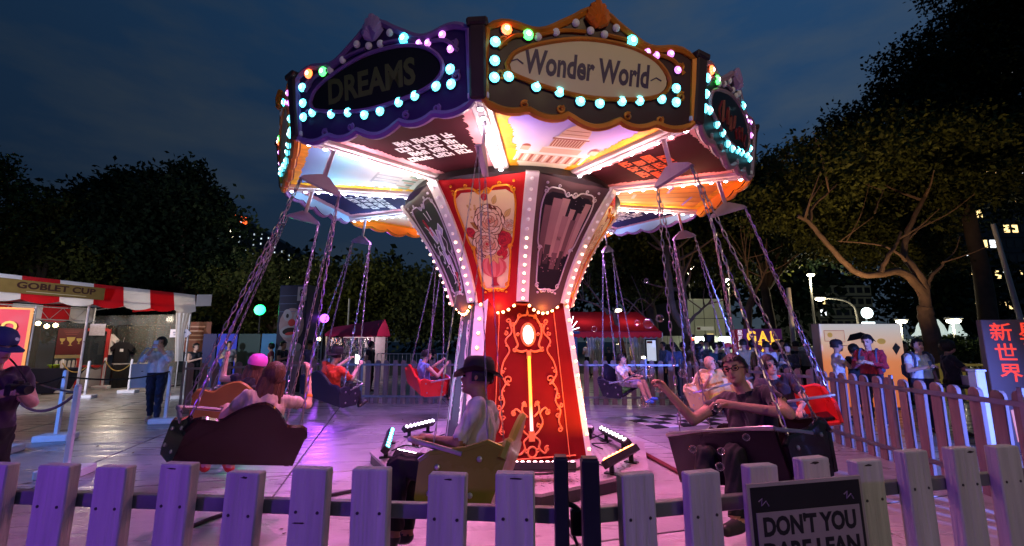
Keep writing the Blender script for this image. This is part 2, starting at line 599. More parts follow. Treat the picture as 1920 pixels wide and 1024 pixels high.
def bulb_mesh(key, col, strength, r=0.024, flat=0.7):
    if key in BULB_D: return BULB_D[key]
    b = MB()
    b.ball((0, 0, 0), (r, r, r * flat), 10, 6)
    ms = [mat('bulb_' + key, (0.8, 0.8, 0.8), 0.3, emit=strength, ecol=col, var=0, sample=False)]
    if strength > 1:            # white hot middle and a dark socket ring
        b.cur = 1; b.ball((0, 0, r * flat * .55), (r * .55, r * .55, r * flat * .52), 10, 6)
        b.cur = 2; b.lathe([(r * 1.0, -r * .2), (r * 1.22, -r * .1), (r * 1.2, r * .06), (r * .98, r * .06)], 12)
        ms += [mat('bulb_core_' + key, (.9, .9, .9), .3, emit=strength * 2.2, ecol=tuple(c * .35 + .65 for c in col), var=0, sample=False), mat('bulb_socket', (.05, .04, .04), .5, var=0)]
    BULB_D[key] = b.mesh('bulb', ms, True)
    return BULB_D[key]


BM_CY = bulb_mesh('cyan', (0.10, 0.80, 1.0), 4.6, 0.042)
BM_RED = bulb_mesh('red', (1.0, 0.12, 0.02), 5.5, 0.046)
BM_GRN = bulb_mesh('green', (0.06, 1.0, 0.12), 4.5, 0.046)
BM_AQ = bulb_mesh('aqua', (0.05, 0.85, 1.0), 5.5, 0.050)
BM_MV = bulb_mesh('mauve', (0.80, 0.22, 1.0), 2.2, 0.034)
BM_OFF = bulb_mesh('unlit', (0.4, 0.3, 0.4), 0.10, 0.034)
BM_WH = bulb_mesh('white', (1.0, 0.80, 0.92), 12.0, 0.026)
BM_WARM = bulb_mesh('amber', (1.0, 0.42, 0.12), 9.0, 0.022)
BM_PEACH = bulb_mesh('peach', (1.0, 0.56, 0.36), 5.0, 0.021)
BM_DIM = bulb_mesh('dim', (0.9, 0.6, 0.7), 0.25, 0.021)


def orient(n, u=None):
    n = Vector(n).normalized()
    return n.to_track_quat('Z', 'Y').to_euler()


# ---- platform
plat = thing('ride_platform', 'octagonal chequer plate platform under the swing ride', 'platform', (CX, CY, 0))
def octa(rad, a0=8, n=8): return [(rad * math.sin(R(a0 + 45 * k)), -rad * math.cos(R(a0 + 45 * k))) for k in range(n)]


PL_TOP = mat('chequer_plate', (0.40, 0.36, 0.36), 0.42, 0.35, var=0.25, scale=3, bump=0.6, bscale=45)
PL_SIDE = mat('platform_side', (0.05, 0.045, 0.05), 0.5)
p = MB(); p.prism(octa(1.9), ((0, 0, 0.135), (1, 0, 0), (0, 1, 0), (0, 0, 1)), 0.03); p.build('deck', PL_TOP, plat)
p = MB()
oc_o, oc_i = octa(1.88), octa(1.84)
for k in range(8):
    a, b_, c, d = oc_o[k], oc_o[(k + 1) % 8], oc_i[(k + 1) % 8], oc_i[k]
    p.add([(a[0], a[1], .002), (b_[0], b_[1], .002), (b_[0], b_[1], .119), (a[0], a[1], .119), (d[0], d[1], .002), (c[0], c[1], .002), (c[0], c[1], .119), (d[0], d[1], .119)],
          [(0, 1, 2, 3), (5, 4, 7, 6), (3, 2, 6, 7), (1, 0, 4, 5), (0, 3, 7, 4), (2, 1, 5, 6)])
p.build('skirt', PL_SIDE, plat)
dm = MB().box((0, 0, 0), (0.035, 0.011, 0.006)).mesh('stud', PL_TOP)
studs = MB()
for i in range(-26, 27):
    for j in range(-26, 27):
        x, y = i * 0.075, j * 0.075
        rr = math.hypot(x, y)
        if 1.02 < rr < 1.68 and y < 1.0:
            studs.box((x, y, 0.152), (0.036, 0.011, 0.005), Matrix.Rotation(R(45 if (i + j) % 2 else -45), 3, 'Z'))
tag(studs.build('tread_pattern', PL_TOP, plat), kind='stuff')

# ---- tower
tower = thing('ride_tower', 'flared red tower of the swing ride with painted panels and bulbs', 'ride tower', (CX, CY, 0.15))
TZ = 0.15


def pol(az, r, z): return Vector((r * math.sin(R(az)), -r * math.cos(R(az)), z))


RED = mat('tower_red', (0.14, 0.004, 0.005), 0.6, var=0.22, scale=3, bump=0.15, bscale=12, spec=.12)
RED2 = mat('panel_red', (0.40, 0.012, 0.014), 0.5, var=0.16, scale=2, spec=.15)
NAVY = mat('tower_slate', (0.05, 0.05, 0.08), 0.75, var=0.12, scale=2, spec=.15)
SLATE = mat('panel_slate', (0.075, 0.045, 0.055), 0.5, var=0.12, scale=2)
STRIP = mat('strip_white', (0.78, 0.72, 0.74), 0.4, var=0.06)
GOLD = mat('gold_scroll', (0.85, 0.34, 0.02), 0.35, 0.25, var=0.15, scale=8)
ORSC = mat('orange_scroll', (0.82, 0.22, 0.08), 0.4, var=0.12, scale=8)
SILV = mat('silver_scroll', (0.62, 0.56, 0.66), 0.35, 0.2, var=0.1)
BLACK = mat('print_black', (0.012, 0.010, 0.016), 0.35, var=0)
WHITEP = mat('print_white', (0.80, 0.79, 0.82), 0.4, var=0)
DARKRING = mat('dark_metal', (0.03, 0.026, 0.03), 0.4, 0.3)


def ap(z):                      # apothem of the square lower tower, local z above the deck
    t = z / 1.95
    return 0.84 + (0.645 - 0.84) * t


CH = 0.134
LOWFACES = [(16 + 90 * k) for k in range(4)]     # azimuths of the wide faces (front one first)
LOWH = 1.98


def low_frame(az, z, off=0.0):
    n = Vector((math.sin(R(az)), -math.cos(R(az)), 0))
    u = Vector((math.cos(R(az)), math.sin(R(az)), 0))
    return n * (ap(z) + off), u


core = MB()
ring = []
for z in (0.0, LOWH):
    for az in LOWFACES:
        o, u = low_frame(az, z)
        hw = ap(z) - CH
        ring += [o - u * hw + Vector((0, 0, z)), o + u * hw + Vector((0, 0, z))]
for k, az in enumerate(LOWFACES):
    f = MB()
    a, b_, c, d = ring[2 * k], ring[2 * k + 1], ring[8 + 2 * k + 1], ring[8 + 2 * k]
    nv = (b_ - a).cross(d - a).normalized()
    vs = [a, b_, c, d] + [q - nv * 0.03 for q in (a, b_, c, d)]
    f.add(vs, [(0, 1, 2, 3), (7, 6, 5, 4), (0, 4, 5, 1), (1, 5, 6, 2), (2, 6, 7, 3), (3, 7, 4, 0)])
    pm_ = RED if k % 2 == 0 else NAVY
    fo = f.build('tower_face', pm_, tower)
    # face frame for the ornaments
    org = (a + b_) / 2
    uu = (b_ - a).normalized()
    vv = ((d + c) / 2 - org).normalized()
    nn = nv

    def W(x, y, off=0.012): return org + uu * x + vv * y + nn * off

    sm = ORSC if k % 2 == 0 else SILV
    if k in (0, 3, 1):
        ed = MB()
        for s in (-1, 1):
            ed.tube([W(s * (0.56 - 0.08), 0.03), W(s * (0.44 - 0.08), 1.95)], 0.006, 5)
        ed.tube([W(-0.56, 0.05), W(0.56, 0.05)], 0.010, 5)
        ed.build('edge_beading', sm, fo)
        for s in (-1, 1):
            sc_ = MB()
            pts = smooth_path([(s * .235, 1.655, 0), (s * .215, 1.55, 0), (s * .30, 1.44, 0), (s * .25, 1.32, 0), (s * .33, 1.18, 0), (s * .36, 1.02, 0), (s * .26, .90, 0)], 5)
            sc_.tube([W(v.x, v.y) for v in pts], [0.011] * len(pts), 6)
            for c0, r0, a0, tn in (((s * .255, 1.69), .035, -1.3, -1.2 * s), ((s * .29, 1.535), .028, 2, 1.1 * s), ((s * .27, .965), .062, -1.7, 1.25 * s), ((s * .34, 1.06), .02, 0, 1)):
                sc_.tube([W(*v) for v in spiral(c0, r0, .008, a0, tn)], .010, 5)
            pts = smooth_path([(s * .30, .93, 0), (s * .36, .82, 0), (s * .33, .70, 0), (s * .39, .58, 0), (s * .36, .46, 0), (s * .40, .36, 0)], 5)
            sc_.tube([W(v.x, v.y) for v in pts], .011, 6)
            for c0, r0, a0, tn in (((s * .37, .75), .035, 1, 1.1), ((s * .40, .64), .028, 2, -1.1), ((s * .35, .52), .03, 0, 1.1), ((s * .37, .36), .034, 1.5, -1.2)):
                sc_.tube([W(*v) for v in spiral(c0, r0, .008, a0, tn)], .009, 5)
            for yb in (1.60, 1.38, 1.1, .84, .6, .42):
                sc_.ball(W(s * (.27 + .1 * (1.6 - yb) / 1.2), yb, .014), .014, 6, 4)
            sc_.build('scroll_ornament', sm, fo)
    if k == 0:
        key = MB()
        oy = 1.52
        # oval ring
        key.tube([W(.085 * math.cos(t), oy + .135 * math.sin(t), .016) for t in [2 * PI * i / 28 for i in range(28)]], .020, 6, closed=True)
        for s in (-1, 1):
            pts = smooth_path([(s * .015, oy + .25, 0), (s * .10, oy + .235, 0), (s * .155, oy + .15, 0), (s * .185, oy + .10, 0), (s * .175, oy - .02, 0), (s * .14, oy - .13, 0), (s * .17, oy - .185, 0), (s * .09, oy - .215, 0), (s * .02, oy - .20, 0)], 5)
            key.tube([W(v.x, v.y) for v in pts], .015, 6)
            for c0, r0, a0, tn in (((s * .195, oy + .12), .032, 3, 1.2 * s), ((s * .185, oy - .19), .028, 1, 1.1 * s), ((s * .10, oy + .24), .03, 4, 1.1 * s), ((s * .135, oy), .022, 0, 1)):
                key.tube([W(*v) for v in spiral(c0, r0, .008, a0, tn)], .010, 5)
        key.prism([(-.02, .0), (.02, 0), (.012, .05), (0, .10), (-.012, .05)], (W(0, oy + .25), uu, vv, nn), .025)
        key.box(W(0, oy - .25, .014), (.055, .03, .10), Matrix((uu, nn, vv)).transposed())
        for s in (-1, 1):                       # the bit of the key
            pts = smooth_path([(s * .03, .30, 0), (s * .10, .36, 0), (s * .15, .46, 0), (s * .12, .56, 0), (s * .19, .62, 0), (s * .23, .56, 0)], 5)
            key.tube([W(v.x, v.y) for v in pts], .013, 6)
            pts = smooth_path([(s * .04, .52, 0), (s * .11, .60, 0), (s * .08, .70, 0), (s * .055, .64, 0)], 5)
            key.tube([W(v.x, v.y) for v in pts], .012, 6)
            pts = smooth_path([(s * .03, .30, 0), (s * .10, .24, 0), (s * .09, .16, 0), (s * .16, .10, 0), (s * .20, .16, 0)], 5)
            key.tube([W(v.x, v.y) for v in pts], .013, 6)
            for c0, r0, a0, tn in (((s * .215, .57), .036, 1, -1.2 * s), ((s * .085, .675), .03, 0, 1.2 * s), ((s * .10, .42), .03, 2, 1.1), ((s * .19, .145), .036, 1, 1.2), ((s * .07, .13), .028, 0, 1)):
                key.tube([W(*v) for v in spiral(c0, r0, .008, a0, tn)], .010, 5)
        key.box(W(0, .30, .014), (.07, .03, .12), Matrix((uu, nn, vv)).transposed())
        key.tube([W(.055 * math.cos(t), .12 + .06 * math.sin(t)) for t in [2 * PI * i / 18 for i in range(18)]], .013, 6, closed=True)
        tag(key.build('key_ornament', mat('key_gold', (0.85, 0.26, 0.08), 0.38, 0.1, var=0.1), fo), kind='thing')
        ol = MB()
        ol.ball((0, 0, 0), (.068, .03, .118), 16, 10, Matrix((uu, nn, vv)).transposed())
        ol.build('oval_lamp', mat('oval_lamp_glow', (.9, .9, .9), .3, emit=5.5, ecol=(1, .93, 1), var=0, sample=False), fo, True, W(0, oy, .02))
        rodm = ramp_mat('rod_glow', [(0, (.5, .45, .5)), (.35, (1, .25, .05)), (1, (1, .35, .02))], 'z', .35, 1.25, emit=2.6)
        rd = MB(); rd.tube([W(0, .36, .022), W(0, 1.25, .022)], .020, 8); rd.build('glow_rod', rodm, fo, True)

# corner strips with bulbs
for k in range(4):
    a, b_ = ring[2 * k + 1], ring[(2 * k + 2) % 8]
    c, d = ring[8 + (2 * k + 2) % 8], ring[8 + 2 * k + 1]
    nv = (b_ - a).cross(d - a).normalized()
    f = MB()
    vs = [a + nv * .004, b_ + nv * .004, c + nv * .004, d + nv * .004] + [q - nv * 0.03 for q in (a, b_, c, d)]
    f.add(vs, [(0, 1, 2, 3), (7, 6, 5, 4), (0, 4, 5, 1), (1, 5, 6, 2), (2, 6, 7, 3), (3, 7, 4, 0)])
    so = f.build('corner_strip', STRIP, tower)
    if k in (0, 3, 1):
        for i in range(11):
            t = (i + .5) / 11
            pt = (a + b_) / 2 * (1 - t) + (c + d) / 2 * t + nv * .016
            inst('bulb', BM_WARM, so, pt, orient(nv))

# ---- flare of eight panels
FZ0, FZ1 = 2.07 - TZ, 3.47 - TZ


def fr_(v): return .87 + .376 * v + .374 * v * v


def flare(k, a, b, off=0.0):    # face k, a in -1..1 across the clear panel, b in 0..1 up
    az = -14.5 + 45 * k
    r = fr_(b)
    apo, hw = r * math.cos(R(22.5)), r * math.sin(R(22.5)) - .076
    n = Vector((math.sin(R(az)), -math.cos(R(az)), 0)); u = Vector((math.cos(R(az)), math.sin(R(az)), 0))
    slope = (.376 + .748 * b) / (FZ1 - FZ0)
    nn = (n - Vector((0, 0, 1)) * slope).normalized()
    return n * apo + u * (a * hw) + Vector((0, 0, FZ0 + (FZ1 - FZ0) * b)) + nn * off


def fnorm(k, b):
    az = -14.5 + 45 * k
    n = Vector((math.sin(R(az)), -math.cos(R(az)), 0))
    return (n - Vector((0, 0, 1)) * ((.376 + .748 * b) / (FZ1 - FZ0))).normalized()


def fpoly(mb, k, pts, off):
    mb.add([flare(k, x, y, off) for x, y in pts], [tuple(range(len(pts)))])


def fdisc(mb, k, cx, cy, rad, off, n=12, sq=1.0, rot=0.0):
    """a round print of radius rad metres on the panel"""
    hw = fr_(cy) * math.sin(R(22.5)) - .052
    pts = []
    for i in range(n):
        t = 2 * PI * i / n
        x, y = rad * math.cos(t), rad * sq * math.sin(t)
        x, y = x * math.cos(rot) - y * math.sin(rot), x * math.sin(rot) + y * math.cos(rot)
        pts.append((cx + x / hw, cy + y / 1.62))
    fpoly(mb, k, pts, off)


def frame_path(k):
    half = [(0, .905), (.12, .885), (.25, .925), (.45, .93), (.62, .925), (.74, .88), (.80, .80), (.80, .70), (.78, .60), (.76, .52), (.70, .485), (.64, .47), (.68, .43), (.66, .34), (.64, .25), (.60, .17), (.50, .125), (.30, .115), (.12, .125), (0, .12)]
    pts = [(x, y, 0) for x, y in half]
    s = smooth_path(pts, 3)
    right = [(v.x, v.y) for v in s]
    left = [(-x, y) for x, y in reversed(right)][1:-1]
    return right + left


CREAM = [mat('print_cream', (.80, .58, .36), .5, var=.1, scale=5), mat('print_peach', (.72, .36, .20), .5, var=.08), mat('print_blush', (.88, .72, .50), .5, var=.08),
         mat('print_rose_red', (.62, .03, .04), .5, var=.1), mat('print_dark_red', (.34, .02, .03), .5, var=.1), mat('print_leaf', (.38, .20, .03), .5, var=.15),
         mat('print_leaf_light', (.66, .44, .14), .5, var=.15), mat('print_brown', (.16, .045, .015), .5, var=0), mat('print_paper', (.86, .68, .38), .5, var=.06, scale=3), mat('print_vase', (.60, .10, .09), .5, var=.1),
         mat('print_vase_light', (.72, .22, .18), .5, var=.1)]


def rose(mb, k, cx, cy, rad, tones, off):
    hwm = fr_(cy) * math.sin(R(22.5)) - .052
    o = off
    for ringi, (rr, pr, npet) in enumerate(((.70, .46, 8), (.52, .40, 7), (.36, .32, 6), (.20, .24, 5), (.08, .16, 4))):
        for i in range(npet):
            t = 2 * PI * (i + .5 * ringi) / npet + ringi * .4
            x, y = rad * rr * math.cos(t), rad * rr * math.sin(t)
            o += .00012
            mb.cur = 7 if tones != 'red' else 4
            fdisc(mb, k, cx + x / hwm, cy + y / 1.62, rad * pr * 1.13, o, 10, .8, t + PI / 2)
            o += .00012
            mb.cur = {'cream': (0, 2, 0, 1, 1)[ringi] if i % 2 else (2, 0, 1, 0, 1)[ringi], 'red': (3, 4, 3, 4, 4)[ringi] if i % 2 else 3}[tones]
            fdisc(mb, k, cx + x / hwm, cy + y / 1.62, rad * pr, o, 10, .8, t + PI / 2)
    o += .0003
    mb.cur = 3 if tones == 'cream' else 4
    fdisc(mb, k, cx, cy, rad * .10, o, 8)
    return o


def leaf(mb, k, cx, cy, ln, rot, off, tone=5):
    hwm = fr_(cy) * math.sin(R(22.5)) - .052
    for w, t_, dz in ((1.12, 7, 0), (1.0, tone, .0002)):
        pts = []
        for i in range(9):
            t = i / 8; pts.append((ln * t, ln * .24 * w * math.sin(PI * t ** .8)))
        for i in range(7, 0, -1):
            t = i / 8; pts.append((ln * t, -ln * .24 * w * math.sin(PI * t ** .8)))
        mb.cur = t_
        fpoly(mb, k, [(cx + (x * math.cos(rot) - y * math.sin(rot)) / hwm, cy + (x * math.sin(rot) + y * math.cos(rot)) / 1.62) for x, y in pts], off + dz)
    mb.cur = 7
    fpoly(mb, k, [(cx + (x * math.cos(rot) - y * math.sin(rot)) / hwm, cy + (x * math.sin(rot) + y * math.cos(rot)) / 1.62) for x, y in ((0, .002), (0, -.002), (ln * .9, 0))], off + .0004)


for k in range(-1, 7):
    pic = k % 2 == 0
    f = MB()
    f.grid(lambda i, j: flare(k, -1 + 2 * i, (-.085 * (1 - (2 * i - 1) ** 2) if j == 0 else 0) + max(j, 0), 0), 12, 16)
    f.grid(lambda i, j: flare(k, 1 - 2 * i, (-.085 * (1 - (2 * i - 1) ** 2) if j == 0 else 0) + max(j, 0), -.03), 12, 4)
    po = f.build('flare_panel', RED2 if pic else SLATE, tower, True)
    if k <= 2:
        fp = frame_path(k)
        fm = MB()
        fm.tube([flare(k, x, y, .006) for x, y in fp], .013 if pic else .009, 6, closed=True)
        for s in (-1, 1):
            for c0, r0, a0, tn in (((s * .10, .905), .035, 0, 1.2 * s), ((s * .74, .90), .04, 2, 1.1 * s), ((s * .66, .47), .035, 0, 1.2), ((s * .56, .15), .04, 1, 1.1), ((s * .30, .11), .03, 0, -1.1), ((s * .40, .945), .022, 0, 1), ((s * .12, .11), .028, 2, 1.2)):
                hwm = fr_(c0[1]) * math.sin(R(22.5)) - .052
                fm.tube([flare(k, c0[0] + x / hwm, c0[1] + y / 1.62, .008) for x, y in spiral((0, 0), r0, .008, a0, tn, 12)], .009 if pic else .007, 5)
            fm.ball(flare(k, s * .74, .955, .01), .018, 6, 4); fm.ball(flare(k, s * .5, .09, .01), .016, 6, 4)
        fm.build('picture_frame', GOLD if pic else SILV, po)
        pr = MB()
        if pic:
            pr.cur = 8
            fpoly_pts = fp
            # paper cut along the frame: strips so that it follows the curve of the panel
            ys = [.125 + (.90 - .125) * i / 16 for i in range(17)]
            def width_at(y):
                xs = [abs(x) for x, yy in fp if abs(yy - y) < .035]
                return max(xs) if xs else .6
            wv = [width_at(y) for y in ys]
            wv[0] = .5; wv[-1] = .55
            for i in range(16):
                pr.add([flare(k, -wv[i], ys[i], .0015), flare(k, wv[i], ys[i], .0015), flare(k, wv[i + 1], ys[i + 1], .0015), flare(k, -wv[i + 1], ys[i + 1], .0015)], [(0, 1, 2, 3)])
            random.seed(3)
            for (x, y, l_, a) in ((-.25, .62, .16, 2.5), (.42, .56, .15, .3), (-.42, .46, .14, 3.6), (.2, .80, .12, 1.2), (.5, .70, .13, .9), (-.45, .54, .12, 2.6), (.05, .47, .15, -1.2), (-.1, .44, .14, -1.9), (.12, .50, .16, -.6), (-.05, .36, .13, -1.6), (.3, .6, .12, 0.)):
                leaf(pr, k, x, y, l_, a, .003, 5 if random.random() < .5 else 6)
            for i in range(16):
                pr.cur = 6
                fdisc(pr, k, -.5 + .42 * random.random(), .70 + .12 * random.random(), .016, .0032, 6)
            rose(pr, k, .42, .52, .115, 'red', .004); rose(pr, k, .28, .42, .10, 'red', .005); rose(pr, k, -.62, .60, .06, 'red', .004); rose(pr, k, .62, .64, .065, 'cream', .004)
            rose(pr, k, .04, .68, .19, 'cream', .006)
            rose(pr, k, -.14, .50, .185, 'cream', .007)
            rose(pr, k, 0.0, .86, .04, 'red', .006)
            # vase with ribs
            prof = [(.17, .395), (.36, .375), (.50, .34), (.54, .30), (.46, .26), (.30, .235), (.13, .22)]
            nrib = 9
            for q in range(nrib):
                for i in range(len(prof) - 1):
                    s0, s1 = -1 + 2 * q / nrib, -1 + 2 * (q + 1) / nrib
                    s0, s1 = math.sin(s0 * PI / 2), math.sin(s1 * PI / 2)
                    (w0, y0), (w1, y1) = prof[i], prof[i + 1]
                    pr.cur = 9 if q % 2 else 10
                    pr.add([flare(k, w0 * s0, y0, .0092), flare(k, w1 * s0, y1, .0092), flare(k, w1 * s1, y1, .0092), flare(k, w0 * s1, y0, .0092)], [(0, 1, 2, 3)])
            pr.cur = 4
            fpoly(pr, k, [(-.13, .222), (.13, .222), (.09, .205), (.09, .175), (.2, .145), (-.2, .145), (-.09, .175), (-.09, .205)], .0086)
            for (x, y, l_, a) in ((.0, .405, .13, -2.0), (.06, .41, .14, -1.2), (-.02, .42, .12, -2.6), (.1, .42, .13, -.5)):
                leaf(pr, k, x, y, l_, a, .0098, 6)
            for s in (-1, 1):
                pr.cur = 9
                pp = smooth_path([(s * .40, .37, 0), (s * .62, .40, 0), (s * .60, .46, 0), (s * .45, .43, 0)], 4)
                pr.tube([flare(k, v.x, v.y, .006) for v in pp], .005, 4)
            pr.build('rose_print', CREAM, po)
        else:
            ys = [.125 + (.90 - .125) * i / 16 for i in range(17)]
            wv = [max([abs(x) for x, yy in fp if abs(yy - y) < .035] or [.6]) for y in ys]
            wv[0] = .5; wv[-1] = .55
            pr.cur = 0
            for i in range(16):
                pr.add([flare(k, -wv[i], ys[i], .0015), flare(k, wv[i], ys[i], .0015), flare(k, wv[i + 1], ys[i + 1], .0015), flare(k, -wv[i + 1], ys[i + 1], .0015)], [(0, 1, 2, 3)])
            if k == 1:      # city towers at night
                random.seed(8)
                def tower_poly(x0, x1, y0, y1, c, o, wins=True):
                    pr.cur = c
                    n_ = 8
                    pts = [(x0, y0 + (y1 - y0) * i / n_) for i in range(n_ + 1)] + [(x1, y1 - (y1 - y0) * i / n_) for i in range(n_ + 1)]
                    for i in range(n_):
                        ya, yb = y0 + (y1 - y0) * i / n_, y0 + (y1 - y0) * (i + 1) / n_
                        fpoly(pr, k, [(x0, ya), (x1, ya), (x1, yb), (x0, yb)], o)
                tower_poly(-.70, -.42, .44, .80, 3, .003); tower_poly(-.48, -.20, .42, .86, 2, .0036); tower_poly(-.22, .02, .40, .87, 1, .003)
                tower_poly(-.06, .16, .36, .74, 2, .0042); tower_poly(.12, .30, .40, .80, 1, .0034); tower_poly(.26, .44, .40, .72, 3, .0046); tower_poly(.40, .56, .42, .78, 2, .003); tower_poly(.52, .72, .44, .86, 1, .0036)
                tower_poly(-.46, -.22, .34, .50, 4, .0052); tower_poly(.22, .38, .30, .46, 4, .0056); tower_poly(-.62, -.52, .32, .44, 3, .005); tower_poly(-.1, .14, .30, .44, 3, .005)
                for x in (-.02, .03, .08): tower_poly(x - .012, x + .012, .545, .575, 4, .006)
                for i in range(24):
                    x, y = random.uniform(-.5, .5), random.uniform(.26, .42)
                    tower_poly(x, x + .03, y, y + .008, 1, .0065)
                for i in range(14):
                    pr.cur = 5
                    fdisc(pr, k, random.uniform(-.2, .6), random.uniform(.78, .9), .004, .0024, 5)
                pr.build('city_print', [BLACK, mat('print_pale_pink', (.40, .25, .28), .45, var=.1), mat('print_mauve', (.30, .17, .21), .45, var=.1), mat('print_plum', (.14, .075, .10), .45, var=.1), mat('print_night', (.05, .035, .045), .4, var=0), WHITEP], po)
            else:           # white line drawing with cards, ribbons and chain links
                random.seed(5)
                def line(pts, r_=.006, c=1):
                    pr.cur = c
                    pr.tube([flare(k, x, y, .004) for x, y in [(v.x, v.y) for v in smooth_path([(a_, b_, 0) for a_, b_ in pts], 4)]], r_, 4)
                for pts in ([(-.1, .86), (-.02, .78)], [(.14, .86), (.15, .78)], [(-.5, .76), (-.25, .68)], [(.35, .63), (.5, .56), (.35, .5), (.55, .42), (.6, .30)],
                            [(-.45, .48), (-.35, .52), (-.2, .47), (-.3, .40), (-.42, .42)], [(-.3, .36), (-.1, .37), (0, .30), (.15, .28), (.2, .33)], [(-.1, .20), (.1, .22)], [(-.52, .56), (-.5, .6)],
                            [(.05, .30), (.1, .22), (.28, .17), (.3, .24), (.12, .33)], [(.42, .2), (.55, .21)], [(-.2, .56), (-.35, .55), (-.3, .48)]):
                    line(pts)
                def card(cx, cy, w, h, rot):
                    q = [(cx + (x * math.cos(rot) - y * math.sin(rot)), cy + (x * math.sin(rot) + y * math.cos(rot)) * .3) for x, y in ((-w, -h), (w, -h), (w, h), (-w, h), (-w, -h))]
                    pr.cur = 1
                    pr.tube([flare(k, x, y, .004) for x, y in q], .007, 4)
                    pr.cur = 2
                    fpoly(pr, k, q[:4], .0028)
                card(-.2, .66, .13, .22, .4); card(.12, .60, .10, .3, -.3); card(.02, .45, .09, .22, .25); card(.25, .38, .07, .26, .1); card(.42, .68, .12, .12, .6)
                pr.cur = 1
                fdisc(pr, k, .12, .52, .05, .0045, 12, .6, .8); fdisc(pr, k, .3, .66, .04, .0045, 12, .6, .3)
                for (sx, sy, n_) in ((-.36, .80, 6), (.42, .28, 8)):
                    for i in range(n_):
                        pr.cur = 3
                        x, y = sx + i * .02 * (1 if sy > .5 else -1), sy - i * .024
                        hwm = fr_(y) * math.sin(R(22.5)) - .052
                        pr.tube([flare(k, x + .02 * math.cos(t) / hwm, y + .026 * math.sin(t) / 1.62, .005) for t in [2 * PI * q / 10 for q in range(10)]], .006, 4, closed=True)
                pr.build('line_print', [BLACK, WHITEP, mat('print_lilac', (.45, .38, .58), .4, var=.05), mat('print_red', (.6, .05, .06), .4, var=0)], po)

# white strips between the flare panels, with bulbs
for k in range(-1, 7):
    az = 8 + 45 * k
    n = Vector((math.sin(R(az)), -math.cos(R(az)), 0)); u = Vector((math.cos(R(az)), math.sin(R(az)), 0))
    f = MB()
    wid = .076
    NV = 16
    rows = []
    for j in range(NV + 1):
        b = j / NV
        c = n * (fr_(b) + .006) + Vector((0, 0, FZ0 + (FZ1 - FZ0) * b))
        nn = (n - Vector((0, 0, 1)) * ((.376 + .748 * b) / (FZ1 - FZ0))).normalized()
        rows += [c - u * wid, c + u * wid, c + u * wid - nn * .045, c - u * wid - nn * .045]
    fs = []
    for j in range(NV):
        for q in range(4):
            a = j * 4 + q; b2 = j * 4 + (q + 1) % 4
            fs.append((a, b2, b2 + 4, a + 4))
    fs += [(3, 2, 1, 0), (NV * 4, NV * 4 + 1, NV * 4 + 2, NV * 4 + 3)]
    f.add(rows, fs)
    so = f.build('bulb_strip', STRIP, tower, False)
    if -2 <= k <= 2 or k == 6:
        for i in range(14):
            b = (i + .4) / 14
            nn = (n - Vector((0, 0, 1)) * ((.376 + .748 * b) / (FZ1 - FZ0))).normalized()
            pnt = n * (fr_(b) + .006) + Vector((0, 0, FZ0 + (FZ1 - FZ0) * b)) + nn * .012
            inst('bulb', BM_PEACH if i < 8 else BM_DIM, so, pnt, orient(nn))
# bulbs under the lobes of the panels
lip = MB()
lip.lathe([(.72, FZ0 - .03), (.80, FZ0 - .03), (.80, FZ0 - .012), (.72, FZ0 - .012)], 32)
lo = lip.build('lip_ring', mat('lip_orange', (.6, .10, .03), .5), tower)
for k in range(-1, 3):
    for i in range(7):
        a = -1 + 2 * (i + .5) / 7
        pnt = flare(k, a, -.085 * (1 - a * a) - .012, -.015)
        inst('bulb', BM_WARM, lo, pnt, orient(fnorm(k, 0)))
# dark ring between the tower and the canopy
tr = MB()
tr.lathe([(1.2, FZ1 - .05), (1.50, FZ1 - .01), (1.56, FZ1 + .02), (1.46, FZ1 + .16), (1.1, FZ1 + .16)], 48)
tr.build('top_ring', DARKRING, tower, True)
# the glow of the ring of amber bulbs under the flare
for k in range(8):
    q = pol(30.5 + 45 * k, .86, FZ0 - .09)
    lamp('amber_lamp', 'POINT', q, 2.4, (1.0, .28, .05), tower, shadow_soft_size=.03)
